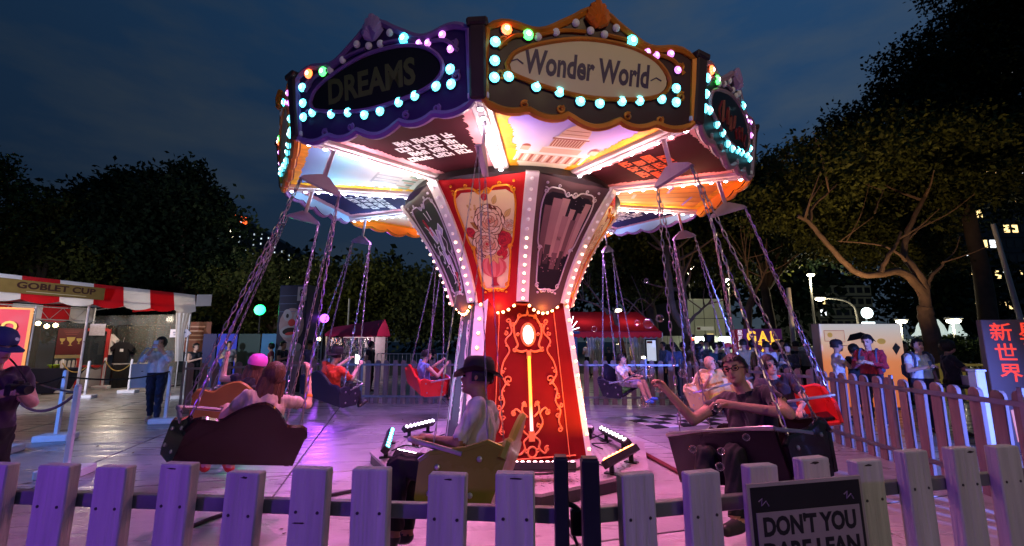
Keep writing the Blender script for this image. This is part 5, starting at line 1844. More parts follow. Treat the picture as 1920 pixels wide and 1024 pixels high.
# green and purple stage lights
def stage_light(label, px, py, d, col, r, power, pole=True):
    q = dp(px, py, d)
    t = thing('stage_light', label, 'stage light', (q.x, d, 0))
    b = MB(); aimv = (Vector((0, 6.5, .5)) - Vector((q.x, d, q.z))).normalized(); M = aimv.to_track_quat('-Z', 'Y').to_matrix()
    b.lathe([(.05, .22), (r * 1.02, .10), (r * 1.08, -.01), (r * 1.02, -.01)], 14, (0, 0, q.z), M); b.build('housing', mat('bar_black', (.015, .015, .017), .4, .3), t, True)
    b = MB(); b.ball((0, 0, 0), (r, r, r * .4), 16, 8, M); b.build('lens', mat('lens_' + label[:6], (.9, .9, .9), .3, emit=5.5, ecol=col, var=0, sample=False), t, True, Vector((0, 0, q.z)) + aimv * .02)
    if pole:
        b = MB(); b.tube([(0, .06, 0), (0, .06, q.z)], .03, 8); b.box((0, .06, .02), (.5, .5, .04)); b.build('stand', mat('bar_black', (.015, .015, .017), .4, .3), t)
    lamp('stage_lamp', 'SPOT', Vector((0, 0, q.z)) + aimv * .2, power, col, t, Vector((0, 0, q.z)) + aimv * 3, spot_size=R(75), spot_blend=.8, shadow_soft_size=.1)
stage_light('green stage light glowing on a pole at the left back', 487, 581, 16, (.0, 1.0, .22), .19, 60)
stage_light('violet stage light glowing beside the white truss', 608, 597, 15, (.40, .07, 1.0), .15, 300)
# truss
q = dp(591, 600, 15.1)
tr_ = thing('truss_tower', 'white lattice truss beside the violet stage light', 'truss', (q.x, 15.15, 0))
zt_ = dp(591, 588, 15.15).z
b = MB()
for x in (-.14, .14):
    for y in (0, .25): b.tube([(x, y, 0), (x, y, zt_)], .022, 6)
b.build('chord', mat('truss_white', (.7, .7, .74), .35, .5), tr_)
b = MB()
n = 11
for i in range(n):
    za, zb_ = zt_ * i / n, zt_ * (i + 1) / n
    s = 1 if i % 2 else -1
    b.tube([(-.14 * s, 0, za), (.14 * s, 0, zb_)], .012, 5); b.tube([(-.14 * s, .25, za), (.14 * s, .25, zb_)], .012, 5); b.tube([(-.14, 0 if i % 2 else .25, za), (-.14, .25 if i % 2 else 0, zb_)], .012, 5)
b.build('brace', mat('truss_white', (.7, .7, .74), .35, .5), tr_)
# clown column
q = gp(552, 738)
cc = thing('clown_column', 'tall dark blue column printed with a clown face and white gloves', 'column', (q.x, 14.6, 0), R(-9))
cc.location.x = dp(556, 640, 14.6).x
zt_ = dp(556, 537, 14.6).z
w = 1.0
b = MB(); b.box((0, 0, zt_ / 2), (w, w * .7, zt_), None, .02); b.build('shaft', mat('column_navy', (.018, .022, .06), .5, var=.2), cc)
pf = ((0, -w * .35 - .004, 0), (1, 0, 0), (0, 0, 1), (0, -1, 0))
zf = zt_ - 1.25
mats_ = [mat('print_grey_white', (.34, .34, .40), .4), mat('print_clown_red', (.45, .03, .04), .5, var=0), mat('print_skin_pale', (.34, .24, .27), .5, var=.1), BLACK, mat('print_steel_blue', (.10, .14, .30), .5, var=.1), mat('print_grey_suit', (.30, .26, .30), .5, var=.2, scale=3)]
b = MB()
def dsc(cx, cz, rx, rz, c, dz, rot=0, n=18):
    b.cur = c
    b.prism([(cx + rx * math.cos(t) * math.cos(rot) - rz * math.sin(t) * math.sin(rot), cz + rx * math.cos(t) * math.sin(rot) + rz * math.sin(t) * math.cos(rot)) for t in [2 * PI * i / n for i in range(n)]], (Vector(pf[0]) - Vector((0, dz, 0)), *pf[1:]), .004)
dsc(0.02, zf - .05, .44, .55, 2, .001); dsc(-.14, zf + .26, .15, .20, 0, .003, .3); dsc(.24, zf + .22, .15, .22, 0, .003, -.3); dsc(-.14, zf + .24, .05, .07, 3, .005); dsc(.22, zf + .20, .05, .07, 3, .005)
dsc(.03, zf + .02, .13, .12, 1, .006); dsc(-.04, zf - .26, .34, .20, 0, .004, .15); dsc(-.04, zf - .25, .24, .11, 3, .006, .15); dsc(-.02, zf - .33, .16, .05, 1, .008, .15)
dsc(0, zf - 1.15, .46, .62, 5, .001); dsc(.22, zf - .78, .22, .14, 0, .004, .3); dsc(-.2, zf - 1.3, .14, .34, 0, .004, .2); dsc(.0, zf - 1.75, .3, .25, 4, .003)
b.cur = 0; b.prism([(.16, zt_ - .52), (.48, zt_ - .52), (.48, zt_ - .06), (.16, zt_ - .06)], (Vector(pf[0]) - Vector((0, .001, 0)), *pf[1:]), .004)
b.cur = 4
for i in range(3): b.prism([(-.48, zt_ - .36 - .26 * i), (.14, zt_ - .36 - .26 * i), (.14, zt_ - .345 - .26 * i), (-.48, zt_ - .345 - .26 * i)], (Vector(pf[0]) - Vector((0, .002, 0)), *pf[1:]), .003)
b.cur = 3
put_text(b, '8', ((.32, pf[0][1] - .006, zt_ - .28), (1, 0, 0), (0, 0, 1), (0, -1, 0)), .34, .02)
b.build('clown_print', mats_, cc)
# street lamp arm and brown pillar by the column
q = dp(578, 600, 15.6)
pr_ = thing('brown_pillar', 'brown pillar with pale bands between the clown column and truss', 'pillar', (q.x, 15.6, 0))
zt_ = dp(578, 586, 15.6).z
b = MB(); b.box((0, 0, zt_ / 2), (.32, .3, zt_), None, .02); b.build('shaft', mat('pillar_brown', (.15, .07, .05), .5, var=.2), pr_)
for z in (zt_ - .12, zt_ - 1.0):
    b = MB(); b.box((0, 0, z), (.36, .34, .16), None, .015); b.build('band', mat('band_tan', (.45, .33, .25), .5), pr_)
# magenta stall with tinsel
d_ = 17.5
xa, xb = dp(612, 640, d_).x, dp(702, 640, d_).x
z1, z0 = dp(700, 597, d_).z, dp(660, 631, d_).z
st = thing('tinsel_stall', 'small magenta roofed stall with a silver tinsel curtain', 'stall', ((xa + xb) / 2, d_, 0))
w = xb - xa
b = MB()
b.grid(lambda a, j: Vector((-w / 2 - .1 + (w + .2) * a, -.1 + 1.0 * j, z0 + (z1 - z0) * (j ** .7) * (.55 + .45 * a) + .03 * math.sin(a * 30) * (1 - j))), 20, 8)
b.grid(lambda a, j: Vector((w / 2 + .1 - (w + .2) * a, .0 + 1.9 - .9 * j, z0 + (z1 - z0) * (j ** .7) * (1 - .45 * a))), 10, 6)
b.build('roof', mat('stall_magenta', (.50, .02, .10), .55, var=.15, scale=2, bump=.2, bscale=4), st, True)
for x in (-w / 2, w / 2):
    for y in (0, 1.8): MB().tube([(x, y, 0), (x, y, z0)], .03, 6).build('pole', mat('pole_white', (.7, .7, .7), .4), st)
b = MB()
random.seed(9)
for i in range(120):
    x = -w / 2 + .05 + (w - .1) * random.random(); L_ = random.uniform(.8, z0 - .35)
    y = .05 + random.uniform(-.03, .03)
    pts = [(x + random.uniform(-.03, .03), y + random.uniform(-.03, .03), z0 - .05 - L_ * q / 5) for q in range(6)]
    for q in range(5):
        a_, c_ = Vector(pts[q]), Vector(pts[q + 1]); tw = random.uniform(-1.2, 1.2)
        e_ = Vector((math.cos(tw), math.sin(tw), 0)) * .02
        b.add([a_ - e_, a_ + e_, c_ + e_, c_ - e_], [(0, 1, 2, 3)])
tag(b.build('tinsel_curtain', mat('tinsel', (.85, .82, .9), .12, 1.0, var=0), st), kind='stuff')
b = MB(); b.box((0, 1.7, z0 / 2), (w - .1, .05, z0)); b.build('back_wall', mat('stall_back', (.5, .45, .5), .6), st)
lamp('stall_lamp', 'POINT', (0, .8, z0 - .15), 40, (1, .85, .9), st, shadow_soft_size=.06)
q = dp(604, 636, d_)
st2 = inst('bulb', bulb_mesh('warm_lamp', (1, .68, .30), 14, .075, 1), None, (q.x, d_ - .3, q.z)); 
tag(st2, 'warm round lamp hanging beside the tinsel stall', 'lamp'); st2.name = 'hanging_lamp'

# long red tent in the middle
d_ = 18.5
xa, xb = dp(1058, 610, d_).x, dp(1240, 610, d_).x
z1, z0 = dp(1150, 592, d_ + 1.5).z, dp(1150, 624, d_).z
mt = thing('red_tent', 'long red roofed tent with gathered clear curtains right of the tower', 'tent', ((xa + xb) / 2, d_, 0))
w = xb - xa
CRD = mat('tent_red', (.60, .02, .04), .55, var=.1, scale=2, bump=.1, bscale=5, glow=.5)
b = MB(); b.grid(lambda a, j: Vector((-w / 2 + w * a, 3.0 * j, z0 + .02 + (z1 - z0 + .25) * j)), 12, 4); b.grid(lambda a, j: Vector((w / 2 - w * a, 3.0 + 3 * (1 - j), z0 + .02 + (z1 - z0 + .25) * j)), 4, 3); b.build('roof', CRD, mt)
b = MB(); b.grid(lambda a, j: Vector((-w / 2 + w * a, -.03, z0 - (.22 + .06 * abs(math.sin(a * 18 * PI))) * (1 - j) + .06)), 90, 3); b.build('valance', CRD, mt)
for x in (-w / 2, 0, w / 2):
    for y in (0, 5.8): MB().tube([(x, y, 0), (x, y, z0)], .035, 6).build('pole', mat('pole_white', (.7, .7, .7), .4), mt)
for px_, ww in ((1112, .5), (1126, .35), (1192, .55), (1222, .9)):
    xc = dp(px_, 650, d_).x - (xa + xb) / 2
    b = MB(); b.grid(lambda a, j: Vector((xc - ww / 2 * (.45 + .55 * j) + ww * a * (.45 + .55 * j), .05 + .05 * math.sin(a * 24), .25 + (z0 - .4) * j)), 24, 6)
    b.build('curtain', mat('curtain_plastic', (.66, .66, .64), .25, alpha=.6, var=.15, scale=5), mt, True)
lamp('tent_lamp', 'POINT', (-w * .25, 1.6, z0 - .1), 26, (1, .82, .55), mt, shadow_soft_size=.1)
lamp('tent_lamp', 'POINT', (w * .25, 1.6, z0 - .1), 26, (1, .82, .55), mt, shadow_soft_size=.1)
# menu board at the tent
q = dp(1221, 655, 17.8)
mb_ = thing('menu_board', 'white menu board in a black frame before the red tent', 'menu board', (q.x, 17.8, 0))
zt_, zb_ = dp(1221, 637, 17.8).z, dp(1221, 678, 17.8).z
b = MB(); b.box((0, 0, (zt_ + zb_) / 2 - .12), (.46, .05, zt_ - zb_ + .3), None, .008); b.build('frame', mat('rack_black', (.02, .02, .02), .5), mb_)
b = MB(); b.box((0, -.03, (zt_ + zb_) / 2), (.36, .012, zt_ - zb_ - .06)); b.build('panel', mat('menu_panel', (.75, .78, .85), .4, emit=.75, ecol=(.62, .68, .85), var=.05), mb_)
b = MB(); b.box((-.06, -.038, zt_ - .10), (.22, .004, .09)); b.build('menu_heading', mat('menu_red', (.4, .04, .04), .5), mb_)
for x in (-.18, .18): MB().box((x, 0, .25), (.04, .04, .5)).build('leg', mat('rack_black', (.02, .02, .02), .5), mb_)
# white neon fan at the tower's right
q = dp(1066, 612, 17.0)
nf = thing('neon_fan', 'kiosk with a fan of white neon rays beside the red tent', 'neon sign', (q.x, 17.0, 0))
zq = dp(1066, 622, 17).z
b = MB(); b.lathe([(.05, zq - .10), (.42, zq - .08), (.45, zq), (.40, zq + .02)], 20); b.build('canopy', mat('kiosk_blue', (.10, .12, .25), .4), nf)
b = MB(); b.box((0, .1, zq / 2 - .1), (.62, .5, zq - .2), None, .02); b.build('body', mat('kiosk_body', (.12, .12, .18), .5, var=.2), nf)
for i in range(7):
    a = R(12 + 26 * i)
    b = MB(); b.tube([(.10 * math.cos(a), -.1, zq + .04 + .08 * math.sin(a)), (.40 * math.cos(a), -.1, zq + .04 + .62 * math.sin(a) * (.8 + .2 * math.sin(a)))], .016, 6)
    b.build('neon_ray', mat('neon_white', (.9, .9, .9), .3, emit=5, ecol=(.75, .92, 1), var=0, sample=False), nf)

# purple sign with yellow letters
d_ = 15.0
a_, b__ = dp(1388, 640, d_), dp(1459, 640, d_)
zt_ = dp(1420, 617, d_).z
gs = thing('galaxy_sign', 'purple backlit sign board with big yellow letters behind the crowd', 'sign', ((a_.x + b__.x) / 2, d_, 0))
w = b__.x - a_.x
b = MB(); b.box((0, 0, zt_ / 2), (w, .5, zt_), None, .01); b.build('board', mat('sign_purple', (.16, .04, .20), .5, emit=.10, ecol=(.30, .06, .34), var=.15), gs)
YL = mat('sign_yellow', (.85, .5, .05), .4, emit=1.3, ecol=(1, .52, .05), var=0)
b = MB(); fr = lambda z: ((0, -.256, z), (1, 0, 0), (0, 0, 1), (0, -1, 0))
def slab_letters(txt, z, hgt, wid):
    n = len(txt)
    cw = wid / n
    for i, ch in enumerate(txt):
        x = -wid / 2 + cw * (i + .5)
        put_text(b, ch, ((x, -.256, z), (1, 0, 0), (0, 0, 1), (0, -1, 0)), hgt * 1.38, .035, width=cw * .80)
        if ch in 'ALXY':
            for sx in ((-1, 1) if ch in 'AX' else (0,) if ch == 'Y' else (-.6,)):
                b.box((x + sx * cw * .30, -.257, z - hgt * .46), (cw * .34, .004, hgt * .13))
        if ch in 'XY':
            for sx in (-1, 1): b.box((x + sx * cw * .30, -.257, z + hgt * .46), (cw * .34, .004, hgt * .13))
        if ch == 'L': b.box((x - cw * .18, -.257, z + hgt * .46), (cw * .42, .004, hgt * .13))
slab_letters('GAL', zt_ - .27, .34, w * .90)
slab_letters('AXY', zt_ - .66, .34, w * .90)
b.build('lettering', YL, gs)
b = MB()
random.seed(12)
b.prism([(-.35, zt_ - 1.28), (-.30, zt_ - 1.05), (-.02, zt_ - .80), (.08, zt_ - .72), (.12, zt_ - .86), (.36, zt_ - .80), (.10, zt_ - 1.02), (-.12, zt_ - 1.20)], ((0, -.257, 0), (1, 0, 0), (0, 0, 1), (0, -1, 0)), .006)
b.build('star_print', mat('sign_pale_star', (.85, .6, .5), .4, emit=.6, ecol=(1, .62, .45), var=0), gs)
b = MB(); b.box((-w / 2 - .12, -.05, zt_ - .45), (.20, .4, .86)); b.build('side_board', mat('sign_crimson', (.35, .02, .05), .5, emit=.12, ecol=(.5, .03, .06), var=.05), gs)
b = MB()
for i, ch in enumerate('星系新世'):
    put_text(b, ch, ((-w / 2 - .12, -.256, zt_ - .14 - .20 * i), (1, 0, 0), (0, 0, 1), (0, -1, 0)), .19, .008)
b.build('side_lettering', mat('sign_white_letters', (.85, .8, .8), .4, emit=.7, ecol=(1, .85, .85), var=0), gs)

# comic board at the right
d_ = 10.6
a_, b__ = dp(1541, 640, d_), dp(1689, 640, d_)
zt_ = dp(1615, 607, d_).z
cbd = thing('comic_board', 'tall backlit board fading from white to orange with a drawn face', 'display board', ((a_.x + b__.x) / 2, d_, 0), R(-3))
w = b__.x - a_.x
b = MB(); b.box((0, .16, zt_ / 2), (w, .3, zt_), None, .01); b.build('box', mat('board_edge', (.5, .35, .3), .5), cbd)
b = MB(); b.prism([(-w / 2 + .01, .06), (w / 2 - .01, .06), (w / 2 - .01, zt_ - .01), (-w / 2 + .01, zt_ - .01)], ((0, .0, 0), (1, 0, 0), (0, 0, 1), (0, -1, 0)), .01)
b.build('lit_face', ramp_mat('comic_glow', [(0, (.90, .20, .05)), (.55, (.92, .30, .12)), (.78, (.80, .55, .42)), (1, (.66, .66, .66))], 'z', .0, zt_, emit=.62), cbd)
b = MB()
mats_ = [mat('comic_black', (.02, .02, .025), .4, var=0), mat('comic_skin', (.85, .6, .5), .5, emit=.5, ecol=(.9, .55, .42), var=0), mat('comic_card', (.8, .6, .5), .5, emit=.5, ecol=(.9, .62, .5), var=0), mat('comic_edge', (.6, .1, .06), .5, var=0), mat('comic_gold', (.75, .5, .15), .5, emit=.3, ecol=(.9, .6, .2), var=0), mat('comic_grey', (.25, .22, .22), .5, var=0)]
def P2(pts, c, dz):
    b.cur = c
    b.prism(pts, ((0, -.006 - dz, 0), (1, 0, 0), (0, 0, 1), (0, -1, 0)), .004)
def D2(cx, cz, rx, rz, c, dz, n=18): P2([(cx + rx * math.cos(2 * PI * i / n), cz + rz * math.sin(2 * PI * i / n)) for i in range(n)], c, dz)
zz = zt_
P2([(-w * .45, zz - .42), (-w * .20, zz - .44), (-w * .20, zz - .16), (-w * .45, zz - .16)], 3, .001); P2([(-w * .445, zz - .41), (-w * .205, zz - .43), (-w * .205, zz - .17), (-w * .445, zz - .17)], 2, .003)
D2(-w * .38, zz - .27, .06, .06, 4, .006)
D2(w * .0, zz - .62, .30, .34, 1, .002)
P2([(-.34, zz - .42), (-.25, zz - .26), (0, zz - .20), (.22, zz - .28), (.34, zz - .44), (.16, zz - .34), (-.02, zz - .36), (-.2, zz - .40)], 0, .004)
D2(-.10, zz - .58, .04, .02, 0, .006); D2(.12, zz - .57, .04, .02, 0, .006); P2([(-.02, zz - .62), (.04, zz - .72), (-.04, zz - .73)], 5, .006); D2(.02, zz - .82, .09, .02, 3, .006)
D2(w * .24, zz - .42, .10, .07, 4, .003); P2([(w * .36, zz - .58), (w * .41, zz - .45), (w * .46, zz - .56), (w * .40, zz - .74)], 5, .003)
P2([(-.4, zz - 1.25), (.42, zz - 1.2), (.34, zz - .98), (.1, zz - .92), (-.2, zz - .95)], 0, .003)
b.build('face_print', mats_, cbd)

# board with red characters at the right edge
d_ = 6.6
a_, b__ = dp(1845, 640, d_), dp(2010, 640, d_)
zt_ = dp(1850, 600, d_).z
cb_ = thing('character_board', 'grey board with large red characters at the right edge', 'sign', (a_.x, d_, 0), R(-14))
w = 1.42
b = MB(); b.box((w / 2, .05, zt_ / 2), (w, .1, zt_), None, .008); b.build('board', mat('board_grey', (.11, .075, .085), .5, emit=.03, ecol=(.4, .25, .28), var=.15, scale=2), cb_)
b = MB()
REDL = mat('letter_neon_red', (.85, .06, .03), .4, emit=.95, ecol=(1.0, .06, .03), var=0)
for ch, x, z in (('新', .22, zt_ - .20), ('世', .24, zt_ - .50), ('界', .26, zt_ - .79), ('星', .56, zt_ - .19), ('系', .58, zt_ - .48)):
    put_text(b, ch, ((x, -.004, z), (1, 0, 0), (0, 0, 1), (0, -1, 0)), .28, .011)
b.build('lettering', REDL, cb_)
b = MB(); b.prism([(.18, zt_ - 1.30), (1.3, zt_ - 1.02), (1.36, zt_ - 1.46), (.20, zt_ - 1.74)], ((0, -.004, 0), (1, 0, 0), (0, 0, 1), (0, -1, 0)), .006)
b.build('lit_panel', mat('panel_salmon', (.8, .35, .25), .5, emit=.40, ecol=(.9, .32, .2), var=.1, scale=6), cb_)
b = MB(); sl_ = Vector((1, 0, .24)).normalized()
put_text(b, 'NEW', ((.52, -.009, zt_ - 1.36), sl_, (-.1, 0, 1), (0, -1, 0)), .26, .02, width=.60); put_text(b, 'GAL', ((.54, -.009, zt_ - 1.58), sl_, (-.1, 0, 1), (0, -1, 0)), .26, .02, width=.60)
b.build('panel_lettering', mat('letter_cream_glow', (.9, .75, .5), .4, emit=.95, ecol=(1, .8, .5), var=0), cb_)
# small table with a white box by it
q = dp(1815, 735, 7.6)
bt = thing('dark_table', 'small dark table outside the right fence carrying a white box', 'table', (q.x, 7.6, 0))
zt_ = dp(1815, 722, 7.6).z
b = MB(); b.box((0, 0, zt_ - .02), (.9, .5, .04), None, .005); b.build('top', mat('table_dark', (.03, .025, .03), .5), bt)
for sx in (-1, 1):
    for sy in (-1, 1):
        b = MB(); b.box((sx * .4, sy * .2, (zt_ - .04) / 2), (.04, .04, zt_ - .04)); b.build('leg', mat('table_dark', (.03, .025, .03), .5), bt)
bx = thing('white_box', 'white cardboard box on the small dark table at the right', 'box', (dp(1825, 715, 7.6).x, 7.6, zt_))
b = MB(); b.box((0, 0, .07), (.26, .2, .14), None, .004); b.build('body', mat('box_white', (.7, .66, .68), .6), bx)
b = MB(); b.box((0, 0, .1465), (.265, .205, .012), None, .003); b.build('lid', mat('box_white', (.7, .66, .68), .6), bx)
b = MB(); b.box((.02, -.101, .075), (.12, .002, .05)); b.build('label_print', mat('comic_grey', (.25, .22, .22), .5), bx)
q = dp(1800, 760, 6.6)
wp = thing('white_pillar', 'white post lit bright blue behind the right fence', 'post', (q.x, 6.3, 0))
b = MB(); b.box((0, 0, .58), (.13, .13, 1.16), None, .012); b.build('shaft', PW_, wp)
b = MB(); b.box((0, 0, 1.175), (.15, .15, .03), None, .006); b.build('cap', PW_, wp)
# ------------------------------------------------------------------ trees
BARK = mat('bark', (.16, .10, .065), .85, var=.3, scale=4, bump=.6, bscale=14)
BARKD = mat('bark_dark', (.07, .05, .035), .9, var=.3, scale=4, bump=.6, bscale=14)


def leaf_mat(name, c1, c2):
    m = bpy.data.materials.new(name)
    m.use_nodes = True
    n, l = m.node_tree.nodes, m.node_tree.links
    b = n['Principled BSDF']; b.inputs['Roughness'].default_value = .55
    b.inputs['Specular IOR Level'].default_value = .06
    g = n.new('ShaderNodeNewGeometry'); ns = n.new('ShaderNodeTexNoise'); ns.inputs['Scale'].default_value = 1.3; ns.inputs['Detail'].default_value = 4
    l.new(g.outputs['Position'], ns.inputs['Vector'])
    ad = n.new('ShaderNodeMath'); ad.operation = 'ADD'
    l.new(ns.outputs[0], ad.inputs[0]); 
    rm = n.new('ShaderNodeMapRange'); rm.inputs[3].default_value = -.25; rm.inputs[4].default_value = .25
    l.new(g.outputs['Random Per Island'], rm.inputs[0]); l.new(rm.outputs[0], ad.inputs[1])
    cr = n.new('ShaderNodeValToRGB'); cr.color_ramp.elements[0].position = .3; cr.color_ramp.elements[1].position = .75
    cr.color_ramp.elements[0].color = (*c1, 1); cr.color_ramp.elements[1].color = (*c2, 1)
    l.new(ad.outputs[0], cr.inputs[0]); l.new(cr.outputs[0], b.inputs['Base Color'])
    return m


LEAF = [leaf_mat('leaf_green', (.014, .028, .010), (.05, .08, .022)), leaf_mat('leaf_olive', (.03, .038, .011), (.11, .125, .03)), leaf_mat('leaf_deep', (.005, .012, .007), (.02, .036, .018))]


def crown_mesh(blobs, nleaf, size, m, sprays=True):
    """small pointed leaves gathered in twigs spread through the volume of several lobes"""
    subs = []
    if sprays:                  # flat sprays that stand out of each lobe
        for c, r in blobs:
            for q in range(10):
                a = rng.random() * 2 * PI; e_ = -.1 + 1.2 * rng.random()
                dd = np.array([math.cos(a) * math.cos(e_), math.sin(a) * math.cos(e_), math.sin(e_)])
                subs.append((tuple(np.array(c) + dd * np.array(r) * (1.0 + .34 * rng.random())), (r[0] * .46, r[1] * .46, r[2] * .10)))
        blobs = [(c, tuple(np.array(r) * .86)) for c, r in blobs] + subs
        nleaf = int(nleaf * 1.25)
    tot = sum((b[1][0] * b[1][1] * b[1][2]) ** .8 for b in blobs)
    V, Fc = [], []
    base = 0
    for c, r in blobs:
        k = max(6, int(nleaf / 9 * (r[0] * r[1] * r[2]) ** .8 / tot))
        d = rng.normal(size=(k, 3)); d /= np.linalg.norm(d, axis=1)[:, None]
        rad = rng.random(k) ** .38
        lump = 1 + .30 * np.sin(d[:, 0] * 5 + c[0]) * np.sin(d[:, 1] * 4.3 + c[1]) + .22 * np.sin(d[:, 2] * 7 + c[2] * 2)
        ctr = np.array(c) + d * (np.minimum(rad * lump, 1.12))[:, None] * np.array(r)
        for q in range(9):
            tw = d * .6 + rng.normal(size=(k, 3)) * .7 + np.array([0, 0, -.15])
            tw /= np.linalg.norm(tw, axis=1)[:, None]
            p0 = ctr + rng.normal(size=(k, 3)) * size * 1.15
            sd = np.cross(tw, rng.normal(size=(k, 3))); sd /= np.linalg.norm(sd, axis=1)[:, None] + 1e-9
            L = size * (.7 + .7 * rng.random(k))[:, None]
            a = p0; b_ = p0 + tw * L * .5 + sd * L * .28; c_ = p0 + tw * L; e_ = p0 + tw * L * .5 - sd * L * .28
            blk = np.stack([a, b_, c_, e_], 1).reshape(-1, 3)
            V.append(blk)
            idx = np.arange(k)[:, None] * 4 + np.arange(4)[None] + base
            Fc.append(idx); base += 4 * k
    V = np.concatenate(V); Fc = np.concatenate(Fc)
    me = bpy.data.meshes.new('crown')
    me.vertices.add(len(V)); me.vertices.foreach_set('co', V.astype(np.float32).ravel())
    me.loops.add(Fc.size); me.loops.foreach_set('vertex_index', Fc.astype(np.int32).ravel())
    me.polygons.add(len(Fc)); me.polygons.foreach_set('loop_start', np.arange(len(Fc), dtype=np.int32) * 4)
    me.polygons.foreach_set('loop_total', np.full(len(Fc), 4, dtype=np.int32))
    me.materials.append(m)
    me.update(calc_edges=True); me.validate()
    return me


def tree(label, base, limbs, blobs, nleaf, size, lm, bark=BARK, group=None, twigs=14):
    """limbs: list of (list of points rel. to base, r0, r1)"""
    t = thing('tree', label, 'tree', base, 0, group)
    b = MB()
    for pts, r0, r1 in limbs:
        P = smooth_path(pts, 5)
        n = len(P)
        b.tube([p + Vector((random.uniform(-.02, .02), random.uniform(-.02, .02), 0)) for p in P], [r0 + (r1 - r0) * (i / (n - 1)) ** .8 for i in range(n)], 9)
    for i in range(twigs):
        pts, r0, r1 = limbs[1 + i % max(1, len(limbs) - 1)] if len(limbs) > 1 else limbs[0]
        p = Vector(pts[-1]).lerp(Vector(pts[-2]), random.random() * .8)
        d = Vector((random.uniform(-1, 1), random.uniform(-1, 1), random.uniform(.0, .9))).normalized()
        L = random.uniform(.8, 2.2)
        b.tube(smooth_path([p, p + d * L * .5 + Vector((0, 0, .1)), p + d * L + Vector((random.uniform(-.3, .3), 0, .35))], 4), [r1 * .8 * (1 - q / 9) + .006 for q in range(9)], 5)
    b.build('trunk', bark, t, True)
    if blobs:
        link(bpy.data.objects.new('crown', crown_mesh(blobs, nleaf, size, lm)), t)
    return t


random.seed(40)
# the big spreading tree at the right, limbs lit from below
D0 = 15.5
q = gp(1742, 700)
tb0 = Vector((dp(1742, 650, D0).x, D0, 0))
def lp(px, py, d=D0): return tuple(dp(px, py, d) - tb0)
limbs = [([(0, 0, 0), lp(1752, 655), lp(1737, 600), lp(1735, 575)], .30, .22),
         ([lp(1735, 578), lp(1728, 545), lp(1690, 510, 15.3), lp(1650, 515, 15.1), lp(1608, 512, 15.), lp(1560, 468, 14.8), lp(1520, 420, 14.6), lp(1497, 405, 14.5)], .17, .06),
         ([lp(1518, 420, 14.6), lp(1522, 390, 14.6), lp(1545, 368, 14.6), lp(1570, 345, 14.6)], .07, .025),
         ([lp(1735, 578), lp(1733, 540), lp(1715, 505), lp(1696, 480, 15.8), lp(1700, 440, 16), lp(1718, 400, 16), lp(1736, 365, 16)], .17, .07),
         ([lp(1738, 545), lp(1745, 520), lp(1765, 500), lp(1768, 490)], .08, .03),
         ([lp(1700, 490), lp(1675, 470), lp(1640, 458), lp(1568, 452)], .06, .018),
         ([lp(1650, 512, 15.1), lp(1665, 480, 15.1), lp(1680, 460, 15.2), lp(1690, 435, 15.3)], .09, .04),
         ([lp(1698, 455, 16), lp(1720, 432, 15.9), lp(1745, 415, 15.8)], .05, .02),
         ([lp(1724, 555), lp(1715, 535), lp(1718, 515)], .04, .015),
         ([lp(1640, 400, 15), lp(1650, 370, 15), lp(1665, 345, 15)], .03, .012)]
bl = []
for px, py, d, r in [(1560, 330, 15, 2.0), (1640, 300, 16, 2.3), (1720, 310, 16.5, 2.4), (1800, 340, 16, 2.2), (1700, 380, 17, 2.0), (1600, 400, 17, 1.7), (1780, 420, 17, 1.7), (1520, 370, 15.5, 1.3), (1740, 470, 17.5, 1.3), (1830, 470, 17, 1.3), (1650, 440, 17.5, 1.4)]:
    p_ = dp(px, py, d) - tb0
    bl.append((tuple(p_ + (Vector((0, 2.0, 0)) if py > 350 else Vector((0, .8, 0)))), (r, r, r * .62)))
tree('spreading tree with bare lit lower limbs behind the comic board', tb0, limbs, bl, 42000, .17, LEAF[1])
q = gp(1600, 700)
flood_stand('tree_uplight', 'added low warm uplight behind the comic board aimed at the spreading tree', (11.2, 12.6, .8), (11.6, 15.2, 5.0), 1100, (1.0, .62, .30), .95)  # added lamp, stands in for the event lights on the limbs
def big_tree(label, px, d, blobs_px, nleaf, size, lm, bark=BARKD, r0=.35, th=None):
    x = dp(px, 600, d).x
    base = Vector((x, d, 0))
    bl = []
    for bx, by, bd, r in blobs_px:
        bl.append((tuple(dp(bx, by, bd) - base), (r, r, r * .75)))
    top = max(b[0][2] for b in bl)
    limbs = [([(0, 0, 0), (.1, 0, top * .25), (0, .1, top * .45)], r0, r0 * .6)]
    for c, r in bl[:7]:
        limbs.append(([(0, .1, top * .40), (c[0] * .4, c[1] * .4, top * .4 + (c[2] - top * .4) * .55), (c[0] * .9, c[1] * .9, c[2])], r0 * .4, .03))
    return tree(label, base, limbs, bl, nleaf, size, lm, bark, 'dark trees round the square', 10)
big_tree('tall dark tree filling the upper right corner of the view', 1850, 17, [(1900, 80, 17, 3.0), (1820, 130, 17, 2.4), (1760, 170, 17, 1.9), (1700, 260, 17.5, 2.0), (1640, 270, 18, 1.8), (1840, 250, 18, 3.2), (1760, 300, 18, 2.6), (1920, 200, 18, 3.0), (1640, 330, 18.5, 2.0), (1720, 110, 17, 1.0), (1690, 200, 17, 1.0), (1930, 20, 17, 2.4), (1880, -20, 17, 2.2), (1930, 340, 19, 3.0), (1600, 250, 18, 1.0), (1860, 30, 17, 2.0)], 60000, .18, LEAF[2])
big_tree('dark tree just right of the canopy, below the dusk sky', 1440, 24, [(1440, 430, 24, 3.0), (1500, 410, 24, 2.6), (1405, 345, 24, 1.0), (1560, 410, 25, 3.0), (1400, 420, 25, 3.0), (1480, 430, 25, 3.2), (1560, 440, 26, 3.0), (1620, 420, 26, 3.0)], 30000, .25, LEAF[2])
